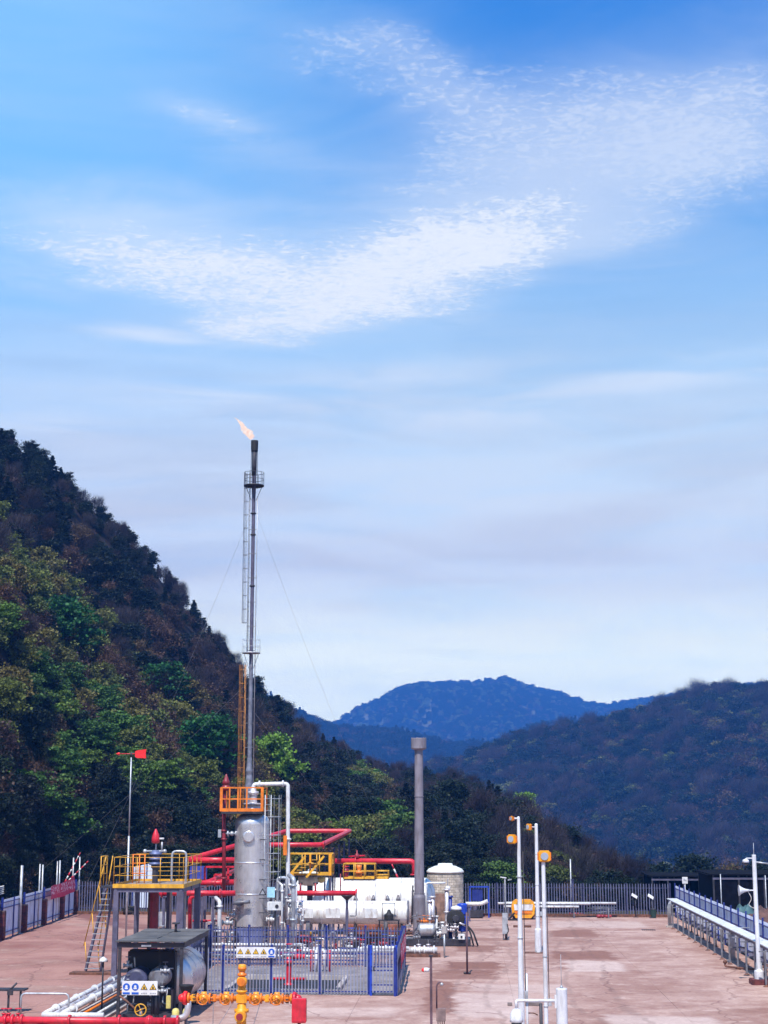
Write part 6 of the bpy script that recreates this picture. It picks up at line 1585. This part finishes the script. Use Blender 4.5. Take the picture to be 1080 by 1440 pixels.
for px, py, m_ in ((619, 1312, WHT), (634, 1308, SILV), (640, 1304, SILV), (611, 1325, DARK), (586, 1318, STEEL), (575, 1312, RUST)): c = loc(px, py); valve(sk, (c[0], .0, c[2]), .6, m_, DARK)
# hoses at its right end
for k, (px0_, px1_, lb) in enumerate(((655, 672, 'outer'), (654, 666, 'inner'))):
    a0_, b0_ = loc(px0_, 1300), loc(px1_, 1330)
    o = MB().tube([(0, 0, a0_[2]), ((b0_[0] - a0_[0]) * .6, -.1, a0_[2] * .7), (b0_[0] - a0_[0], -.3, .06)], .05, 8, bend=.4).build('hose', BLK); o.location = (KX + a0_[0], KY, 0); tag(o, lb + ' black hose drooping to the ground at the right end of the pump skid', 'hose', 'hoses at the right of the pump skid')
# white valve line in front of the skid
xa, ya = G(570, 1345); xb, _ = G(615, 1345)
wl = pipe_thing('white_valve_line', 'short white pipe with chrome valves lying in front of the pump skid', [(xa, ya, .32), (xb, ya, .32)], .14, WHT, 0, [((xa + (xb - xa) * q, ya, .32), 'X') for q in (.3, .45, .6, .9)])
MB().box(((xb - xa) / 2, 0, .08), (xb - xa + .3, .7, .14)).build('rusty_base', RUST, wl)
for q in (.42, .72): valve(wl, ((xb - xa) * q, 0, .34), .8, SILV, DARK)
x, y = G(625, 1347); z = A(625, 1312, y)[1]; o = thing('junction_box', 'small grey junction box on a pale post in front of the pump skid', 'junction box', (x, y)); MB().tube([(0, 0, 0), (0, 0, z)], .045, 8).build('post', GALV, o); MB().box((0, 0, z + .14), (.24, .16, .34), bev=.015).build('box', mat('warm_grey_box', (.34, .31, .30), .5), o)

# ------------------------------------------------------------------ dome-topped white tank clad in beige blocks
WX, WY = -1.42, 105.0
wt = thing('clad_water_tank', 'round tank with a white domed lid and beige block cladding by the back fence', 'water tank', (WX, WY)); rW = 1.17
zt_ = A(628, 1226, WY)[1]
MB().lathe([(rW - .03, .02), (rW - .03, zt_)], n=32).build('core', BGE, wt)
bh = .16; nb = 26
ws = MB()
for k in range(int((zt_ - .02) / bh)):
    for i in range(nb):
        a = 2 * math.pi * (i + .5 * (k % 2)) / nb; ws.box((math.cos(a) * (rW + jr.uniform(-.008, .01)), math.sin(a) * (rW + jr.uniform(-.008, .01)), .09 + k * bh), (.05, 2 * math.pi * rW / nb - .018, bh - .016), a)
ws.build('cladding_blocks', BGE, wt, kind='stuff')
MB().lathe([(rW + .06, zt_ - .04), (rW + .08, zt_ + .05), (rW * .95, zt_ + .2), (rW * .6, zt_ + .38), (rW * .42, zt_ + .42), (rW * .42, zt_ + .52), (rW * .38, zt_ + .55), (.001, zt_ + .56)], n=32).build('domed_lid', mat('white_plastic', (.74, .74, .70), .45, var=.06), wt)

# ------------------------------------------------------------------ things along the far fence
x, z = A(672, 1272, 105.0)
o = thing('blue_open_frame', 'blue steel frame standing before the far fence right of the clad tank', 'frame', (A(661, 1272, 106)[0], 106.3)); w_ = 1.25; h_ = A(660, 1247, 106.3)[1]
for xx in (0, w_): MB().box((xx, 0, h_ / 2), (.09, .09, h_)).build('post', BLU2, o)
MB().box((w_ / 2, 0, h_), (w_ + .1, .09, .09)).build('top_bar', BLU2, o); MB().box((w_ * .4, .1, h_ * .74), (.7, .08, h_ * .4)).build('back_panel', BLU, o)
x, y = G(670, 1291); o = thing('small_engine', 'small black engine unit on a base by the far fence', 'engine', (x, y)); MB().box((0, 0, .28), (.85, .6, .5), bev=.04).build('casing', DARK, o); MB().lathe([(.18, 0), (.2, .3), (.08, .4)], (-.1, 0, .52), n=12).build('cowl', LAV, o); MB().tube([(.2, 0, .5), (.2, 0, 1.1)], .04, 6).build('exhaust', STEEL, o)
o = pipe_thing('white_pipe_end', 'short fat white pipe with a nozzle beside the black engine unit', [pt(655, 1271, 103), pt(676, 1271, 103), pt(686, 1267, 103)], .13, WHT, .1, supports=[pt(660, 1271, 103)])
lp = thing('stacked_white_pipes', 'long white pipes resting on trestles along the far fence', 'pipes', (A(700, 1268, 106.4)[0], 106.4))
xe = A(872, 1268, 106.4)[0] - lp.location.x
for k, (dy_, z, x_0, x_1) in enumerate(((0, .93, 0, xe * .76), (.25, .95, .5, xe * .97), (-.2, .74, xe * .05, xe * .66))): MB().tube([(x_0, dy_, z), (x_1, dy_, z)], .075, 8).build('long_pipe', WHT, lp)
for q in (.08, .36, .62, .9): MB().box((xe * q, 0, .33), (.08, .6, .66)).build('trestle', STEEL, lp)
# site lamp with cabinet
def lamp_cabinet(px, pfoot, ptop, label):
    x, y = G(px, pfoot); z = A(px, ptop, y)[1]; o = thing('cabinet_lamp_post', label, 'lamp', (x, y)); MB().tube([(.03, 0, 0), (.03, 0, z)], .05, 8).build('pole', STEEL, o); MB().box((0, 0, .9), (.30, .25, 1.15), bev=.02).build('cabinet', GALV, o)
    for s_ in (-.1, .1): MB().box((s_, 0, .17), (.07, .1, .34)).build('leg', STEEL, o)
    MB().tube([(.12, -.15, .9), (.2, -.2, .5), (.05, -.2, .3), (.1, -.1, .05)], .03, 6, bend=.1).build('cable', BLK, o)
    MB().box((-.06, 0, z), (.34, .16, .05), 0, 0, .15).build('lamp_head', WHT, o); MB().box((.3, 0, z - .12), (.22, .12, .05), 0, 0, -.2).build('lamp_head', GALV, o); return o
lamp_cabinet(710.5, 1322, 1234, 'dark lamp post with a grey cabinet at its foot, left of the lamp poles')
# yellow-orange box lamp unit
x, y = G(736, 1293); o = thing('orange_cart', 'orange box-shaped cart with a pale window band near the far fence', 'cart', (x, y + .2))
MB().prism([(-.72, .35), (-.5, .1), (.5, .1), (.72, .35), (.78, .8), (.70, 1.12), (.5, 1.27), (-.5, 1.27), (-.70, 1.12), (-.78, .8)], -.4, .4, 'Y').build('body', AMB, o)
MB().prism([(-.58, .60), (.58, .60), (.62, .98), (-.62, .98)], -.47, -.405, 'Y').build('window', WHT, o)
MB().box((0, -.43, .48), (1.1, .04, .16)).build('lower_panel', ORG, o); MB().box((0, -.45, 1.08), (1.0, .04, .14)).build('upper_panel', YEL, o)
for s_ in (-.55, .55): MB().lathe([(.15, -.05), (.15, .05)], (s_, .2, .15), 'Y', 14).build('wheel', BLK, o)
MB().bar((-.6, -.5, .42), (-1.0, -1.2, .06), .09).build('drawbar', BLK, o); MB().bar((-1.0, -1.2, .05), (-.3, -1.25, .05), .09).build('drawbar_foot', BLK, o)
for px, lb in ((727, 'left'), (742, 'right')):
    x, y = G(px, 1304); o = MB().box((0, 0, .06), (.45, .35, .12), bev=.02).build('ballast_block', RUST); o.location = (x, y, 0); tag(o, lb + ' of two brown ballast blocks on the pad in front of the orange cart', 'block', 'ballast blocks by the orange cart')
steel_pole(802, 1287, 1208, 0, G(802, 1288)[1], .045, GALV, 'thin pale pole rising above the far fence in the middle')
x, y = G(806, 1288); o = thing('dark_gate_post', 'thick dark post at the gate of the far fence', 'post', (x, y)); MB().box((0, 0, 1.2), (.16, .16, 2.4)).build('shaft', NAVY, o); MB().box((0, 0, 2.42), (.2, .2, .04)).build('cap', NAVY, o)
for k, (px, py, w_) in enumerate(((811, 1288, .9), (850, 1291, .9))):
    x, y = G(px, py); o = thing('red_sack', ['crumpled dark red bundle at the foot of the dark gate post', 'flat dark red bundle by the far fence right of the gate post'][k], 'bundle', (x, y)); mb = MB()
    for q in range(4): mb.ball((-.35 + q * .24, jr.uniform(-.1, .1), .12), .2 - .02 * q, 10, .6)
    mb.build('cloth', CRIM, o)
def spray(px, py, label):
    x, y = G(px, py); z = A(px, py - 28, y)[1]; o = thing('slanted_board_stand', label, 'stand', (x, y), 0, 'slanted white boards on thin stands'); MB().tube([(0, 0, 0), (0, 0, z)], .035, 6).build('post', DARK, o); MB().box((-.05, 0, z + .1), (.42, .35, .03), 0, .5, .55).build('board', WHT, o); MB().lathe([(.2, 0), (.2, .03)], n=10).build('foot', DARK, o)
spray(894, 1290, 'small slanted white board on a thin stand before the far fence, left one'); spray(917, 1291, 'small slanted white board on a thin stand above the dark bin')
x, y = G(919, 1291); o = thing('waste_bin', 'small dark green bin by the far right corner of the fence', 'bin', (x, y)); MB().lathe([(.17, 0), (.21, .52), (.21, .54), (.18, .54)], n=14).build('body', mat('dark_green', (.015, .05, .04), .5), o); MB().lathe([(.22, .54), (.20, .6), (.05, .64)], n=14).build('lid', DARK, o)
x, y = G(912, 1308); o = thing('drain_grate', 'small black drain grate set in the pad near the far right', 'drain', (x, y))
for k in range(7): MB().box((-.36 + .12 * k, 0, .015), (.07, .45, .03)).build('grate_bar', BLK, o)
x, y = G(872, 1286); o = thing('pipe_coil', 'tangle of thin grey pipe offcuts lying behind the gate of the far fence', 'pipes', (x - 1.2, y + .2))
for k in range(6): MB().tube([(-.9 + jr.uniform(-.2, .2), jr.uniform(-.2, .2), .08 + .08 * k), (.9 + jr.uniform(-.2, .2), jr.uniform(-.2, .2), .1 + .07 * k)], .035, 6).build('offcut', STEEL, o)

# ------------------------------------------------------------------ white lamp poles
def lamp_head(parent, c, s, face):
    """square explosion-proof floodlight: finned orange case, round glass, yoke"""
    M = Vector(c); o = MB(); w_ = .40 * s
    rz = face
    def loc3(p): x, y, z = p; cz, sz = math.cos(rz), math.sin(rz); return (M.x + x * cz - y * sz, M.y + x * sz + y * cz, M.z + z)
    o.box(loc3((0, 0, 0)), (w_, .18 * s, w_), rz, bev=.03); h = o.build('lamp_housing', AMB, parent)
    for k in range(4): MB().box(loc3((0, .11 * s, -w_ * .3 + k * w_ * .2)), (w_ * .8, .06 * s, .015), rz).build('cooling_fin', ORG, h)
    g = MB(); P_ = []; 
    n = 18; vs = [loc3((math.cos(2 * math.pi * i / n) * w_ * .34, -.095 * s, math.sin(2 * math.pi * i / n) * w_ * .34)) for i in range(n)] + [loc3((math.cos(2 * math.pi * i / n) * w_ * .34, -.12 * s, math.sin(2 * math.pi * i / n) * w_ * .34)) for i in range(n)]
    g.add(vs, [tuple(range(n)), tuple(range(2 * n - 1, n - 1, -1))] + [(i, n + i, n + (i + 1) % n, (i + 1) % n) for i in range(n)]); g.build('lens', GLS, h)
    for s_ in (-1, 1): MB().box(loc3((s_ * w_ * .56, 0, 0)), (.03, .05, w_ * .7), rz).build('yoke', ORG, h)
    return h
def lamp_pole(px, py_ref, Y, ptop, r0, r1, label, heads, collar=None, plate=False):
    x = A(px, py_ref, Y)[0]; z = A(px, ptop, Y)[1]; o = thing('lamp_pole', label, 'lamp pole', (x, Y), 0, 'white lamp poles')
    if collar:
        zc_ = A(px, collar, Y)[1]; MB().lathe([(r0 * 1.45, .02), (r0 * 1.45, zc_), (r0 * 1.1, zc_ + .05)], n=16).build('sleeve', WPOLE, o)
    MB().lathe([(r0, 0), (r0 * .9, z * .3), (r1, z - .05), (r1 * .5, z)], n=16).build('shaft', WPOLE, o)
    if plate: MB().box((-.15, 0, .02), (1.1, .6, .035)).build('base_plate', RUST, o)
    else: MB().box((0, 0, .02), (.5, .5, .035)).build('base_plate', RUST, o)
    for q in (.28, .52, .76):
        MB().torus((0, 0, z * q), r0 * (1 - .35 * q) + .012, .012, n=16, m=5).build('strap', GALV, o)
    MB().box((r0 + .05, -.03, z * .30), (.10, .10, .22), bev=.01).build('junction_box', GALV, o); MB().tube([(r0 + .03, -.02, z * .30), (r0 + .015, -.02, z * .86)], .012, 5).build('cable', DARK, o)
    for k in range(4): MB().tube([(.17 * math.cos(k * 1.57 + .78), .17 * math.sin(k * 1.57 + .78), .02), (.17 * math.cos(k * 1.57 + .78), .17 * math.sin(k * 1.57 + .78), .12)], .018, 6).build('anchor_bolt', DARK, o)
    for (dx_, py, s, face) in heads:
        zc_ = A(px, py, Y)[1]; MB().tube([(0, 0, zc_), (dx_, 0, zc_)], .03, 6).build('arm', WPOLE, o); lamp_head(o, (dx_, -.05, zc_), s, face)
    return o
lamp_pole(733.5, 1430, 46.5, 1148, .095, .045, 'leftmost and tallest white lamp pole, with two orange lamps', ((-.20, 1151, .38, -1.0), (-.20, 1180, .68, -.6)))
lamp_pole(757, 1330, 82.2, 1158, .12, .085, 'middle white lamp pole standing farther back on a thick sleeve', ((-.38, 1163, .85, -1.0),), 1307, True)
lamp_pole(768, 1430, 48.0, 1208, .07, .06, 'right white lamp pole carrying one square orange floodlight facing the camera', ((.03, 1204, .85, 0.05),))
x = A(738, 1420, 46.8)[0]; z = A(738, 1368, 46.8)[1]
o = MB().tube([(0, 0, 0), (0, 0, z)], .035, 8).build('conduit', WPOLE); o.location = (x + .06, 46.6, 0); tag(o, 'thin white conduit strapped to the foot of the leftmost lamp pole', 'pipe')
# foreground camera post
Yc = 44.5; xc, zc_ = A(789.5, 1390, Yc)
cp = thing('camera_post', 'thick white foreground post with a side arm carrying a white dome camera', 'camera post', (xc, Yc))
MB().lathe([(.155, 0), (.155, zc_), (.12, zc_ + .01)], n=24).build('post', WPOLE, cp)
ax = A(726, 1407, Yc)[0] - xc; za = A(726, 1407, Yc)[1]; zb_ = A(726, 1418, Yc)[1]
MB().tube([(-.1, 0, za), (ax, 0, za), (ax, 0, zb_)], .045, 10, bend=.06).build('side_arm', WPOLE, cp)
MB().box((-.17, 0, za - .02), (.05, .12, .34)).build('bracket', WPOLE, cp)
cm_ = MB().lathe([(.04, zb_), (.10, zb_ - .03), (.17, zb_ - .14), (.185, zb_ - .28), (.19, zb_ - .36), (.165, zb_ - .37)], (ax, 0, 0), n=20).build('camera_housing', WPOLE, cp)
MB().lathe([(.15, zb_ - .36), (.145, zb_ - .42), (.10, zb_ - .50), (.001, zb_ - .54)], (ax, 0, 0), n=18).build('dome_window', mat('smoked_dome', (.03, .03, .035), .1, spec=.8), cm_)
MB().tube([(0, 0, zc_), (0, 0, A(792, 1342, Yc)[1])], .012, 5, r2=.005).build('lightning_rod', GALV, cp); MB().ball((0, 0, zc_ + .04), .045, 8).build('rod_base', GALV, cp)
x = A(761, 1440, 47.5)[0]; z = A(761, 1411, 47.5)[1]
o = MB().tube([(0, 0, 0), (0, 0, z)], .05, 8).build('dark_post', DARK); o.location = (x, 47.5, 0); tag(o, 'short dark post between the two near white lamp poles', 'post')
o = pipe_thing('bent_conduit', 'thin rusty conduit bent over at knee height by the near lamp poles', [(x - .42, 47.4, 0), (x - .42, 47.4, .62 + A(761, 1424, 47.5)[1] - .62), (x - .2, 47.4, A(761, 1424, 47.5)[1]), (x - .1, 47.4, A(761, 1427, 47.5)[1])], .018, RUST, .08)
for k, (px, w_) in enumerate(((717, .18), (750, .62))):
    x, y = G(px, 1414); o = MB().box((0, 0, .05), (w_, .3, .1), bev=.01).build('concrete_block', mat('grey_block', (.17, .13, .12), .9, var=.2)); o.location = (x, y, 0); tag(o, ['small dark block on the pad left of the leftmost lamp pole', 'flat grey block on the pad between the near lamp poles'][k], 'block')

# right camera pole
X2, Y2 = G(1068, 1384); zt_ = A(1066.5, 1202, Y2)[1]
rp3 = thing('camera_pole', 'white pole at the right edge with a dome camera and a loudspeaker horn', 'camera pole', (X2, Y2))
MB().lathe([(.20, .1), (.20, .55), (.095, .62), (.09, zt_)], n=18).build('shaft', WPOLE, rp3)
MB().tube([(0, 0, zt_), (0, 0, A(1066, 1185, Y2)[1])], .02, 5, r2=.008).build('lightning_rod', GALV, rp3)
zc_ = A(1066, 1211, Y2)[1]; MB().tube([(0, 0, zc_ + .12), (-.36, 0, zc_ + .12), (-.36, 0, zc_)], .028, 6, bend=.06).build('camera_arm', WPOLE, rp3)
hc = MB().lathe([(.05, .06), (.13, .02), (.15, -.08), (.13, -.09)], (-.36, 0, zc_ + .03), n=16).build('dome_camera', WPOLE, rp3); MB().lathe([(.125, 0), (.10, -.08), (.001, -.13)], (-.36, 0, zc_ - .06), n=14).build('dome_window', mat('smoked_dome'), hc)
MB().tube([(0, 0, zc_ - .03), (.7, 0, zc_ - .12)], .04, 6).build('bracket_arm', GALV, rp3)
zh = A(1050, 1252, Y2)[1]
MB().tube([(0, 0, zh), (-.30, -.05, zh)], .03, 6).build('horn_bracket', WPOLE, rp3)
hn = MB().lathe([(.05, 0), (.06, -.12), (.09, -.22), (.17, -.36), (.24, -.44), (.22, -.43)], (-.28, -.05, zh), 'X', 20).build('loudspeaker_horn', WPOLE, rp3)
MB().tube([(-.32, 0, zh - .05), (-.15, 0, zh - .35), (-.35, 0, zh - .62), (-.1, 0, zh - .75), (0, 0, zh - .72)], .016, 5, bend=.15).build('cable', WHT, rp3)
MB().box((.12, 0, .08), (1.0, .8, .28), bev=.03).build('plinth', BRKR, rp3)
for dx_ in (-.14, .16): MB().bar((dx_, -.1, .2), (dx_ * .6, -.02, .9), .05).build('brace', GALV, rp3)

# posts on the pad
x, y = G(606, 1440); y -= 2.4; x, zt_ = A(606, 1345, 54.0)
o = thing('lamp_stub_post', 'dark brown post with a small red and white lamp on its left side', 'lamp', (x, 54.0)); MB().box((0, 0, zt_ / 2), (.085, .085, zt_)).build('post', RUST if False else mat('brown_purple_steel', (.11, .06, .075), .6, var=.2), o); MB().box((0, 0, zt_ + .02), (.14, .12, .05)).build('cap', DARK, o)
zl = A(600, 1364, 54)[1]; MB().tube([(0, 0, zl + .05), (-.12, 0, zl + .03)], .02, 6).build('lamp_arm', GALV, o); lh = MB().lathe([(.04, -.26), (.075, -.22), (.075, -.10), (.03, -.06)], (0, 0, zl), 'X', 12).build('lamp_body', WHT, o); MB().ball((-.26, 0, zl), .065, 10).build('red_lens', FR, lh)
x, zt_ = A(620, 1418, 54.0); zb_ = A(620, 1436, 54)[1]
o = thing('conduit_box', 'rusty junction box on thin conduits right of the brown lamp post', 'junction box', (x, 54.0)); MB().box((0, 0, (zt_ + zb_) / 2), (.32, .16, zt_ - zb_), bev=.015).build('box', mat('rusty_lilac', (.24, .16, .15), .7, var=.2), o)
for dx_ in (-.1, -.03, .04, .11): MB().tube([(dx_, 0, 0), (dx_, 0, zb_)], .018, 6).build('conduit', RUST, o)
MB().tube([(-.14, 0, zt_), (-.14, 0, zt_ + .75), (-.05, 0, zt_ + .86), (0.02, 0, zt_ + .80)], .03, 6, bend=.06).build('gooseneck', mat('brown_purple_steel'), o); MB().ball((.03, 0, zt_ + .78), .06, 8).build('detector_head', GALV, o)
x, y = G(657, 1370); zt_ = A(657, 1283, y)[1]
o = thing('slim_post', 'slim brown post with twin feet on the pad right of the pump skid', 'post', (x, y)); MB().tube([(0, 0, 0), (0, 0, zt_)], .045, 8).build('shaft', mat('brown_purple_steel'), o)
for s_ in (-.1, .1): MB().ball((s_, 0, .05), .07, 8).build('foot', DARK, o)

# ------------------------------------------------------------------ beyond the right fence
def shed(name, label, x0, x1, Y, z1, depth, bays, m):
    root = thing(name, label, 'shed', (x0, Y)); W_ = x1 - x0
    for i in range(bays + 1):
        for y in (0, depth): MB().box((W_ * i / bays, y, z1 / 2), (.1, .1, z1)).build('post', DARK, root)
    MB().box((W_ / 2, depth / 2, z1 + .04), (W_ + .4, depth + .3, .08)).build('roof', m, root)
    MB().box((W_ / 2, -.03, z1 - .18), (W_ + .1, .05, .14)).build('eave_beam', LAV, root)
    MB().box((W_ / 2, depth, z1 / 2 - .1), (W_, .06, z1 - .3)).build('back_wall', m, root)
    for s_ in (0, W_): MB().box((s_, depth / 2, z1 / 2), (.05, depth - .3, z1 - .2)).build('side_wall', m, root)
    return root
NET = mat('black_net', (.006, .006, .010), .95, var=.3, scale=3, spec=.05)
xa, za = A(917, 1233, 112); xb, _ = A(1005, 1233, 112)
shed('net_shed', 'long low black shed with open front beyond the far right corner', xa, xb, 112.0, za, 5.0, 4, NET)
xa, za = A(1003, 1231, 98); xb, _ = A(1110, 1231, 98)
sh3 = shed('net_shed', 'tall black netted shed behind the right fence at the picture edge', xa, xb, 98.0, za, 6.0, 3, NET)
MB().box(((xb - xa) / 2, .05, za / 2 - .1), (xb - xa - .1, .04, za - .3)).build('net_wall', NET, sh3)
steel_pole(1013, 0, 1229, 0, 96.5, .03, GALV, 'thin grey pole in front of the tall black shed, left one'); steel_pole(1076, 0, 1231, 0, 95.5, .03, GALV, 'thin grey pole in front of the tall black shed, right one')
x, z = A(963, 1238, 106.6); o = thing('square_sign', 'small square white sign on a pole above the far right corner', 'sign', (x, 106.6)); MB().tube([(0, 0, 0), (0, 0, z + .1)], .035, 6).build('post', GALV, o); MB().box((0, -.05, z), (.36, .03, .44), bev=.01).build('board', SW, o); g = MB(); g.box((-.05, -.069, z + .04), (.08, .006, .16)); g.box((.06, -.069, z), (.08, .006, .10)); g.build('print', SG, o)
# tarpaulin heap and soil beyond the fence
for (px, py, Y_, m_, nm, lb, cat, sc_) in ((1036, 1277, 92.5, GRN, 'tarpaulin_heap', 'blue-green tarpaulin heap lying just beyond the right fence', 'heap', (1.2, .9, .1)), (1078, 1290, 86.5, BRN, 'soil_heap', 'brown soil heap beyond the right fence behind the camera pole', 'heap', (1.6, 1.6, .8))):
    x, z = A(px, py, Y_); n = 22; V = []; F = []
    for i in range(n + 1):
        for j in range(n + 1):
            u, v = i / n * 2 - 1, j / n * 2 - 1; rr_2 = max(0, 1 - u * u) * max(0, 1 - v * v); h = rr_2 ** .6 * (1 + .35 * mnoise.noise(Vector((u * 3, v * 3, 5)))) + rr_2 * .25 * mnoise.noise(Vector((u * 8, v * 8, 1)))
            V.append((u * sc_[0], v * sc_[1], h * (z + sc_[2] * .5)))
    F = [(i * (n + 1) + j, (i + 1) * (n + 1) + j, (i + 1) * (n + 1) + j + 1, i * (n + 1) + j + 1) for i in range(n) for j in range(n)]
    mb = MB(); mb.add(V, F, True); o = mb.build(nm, m_); o.location = (x + (.4 if nm[0] == 't' else 0), Y_, -.02); tag(o, lb, cat)
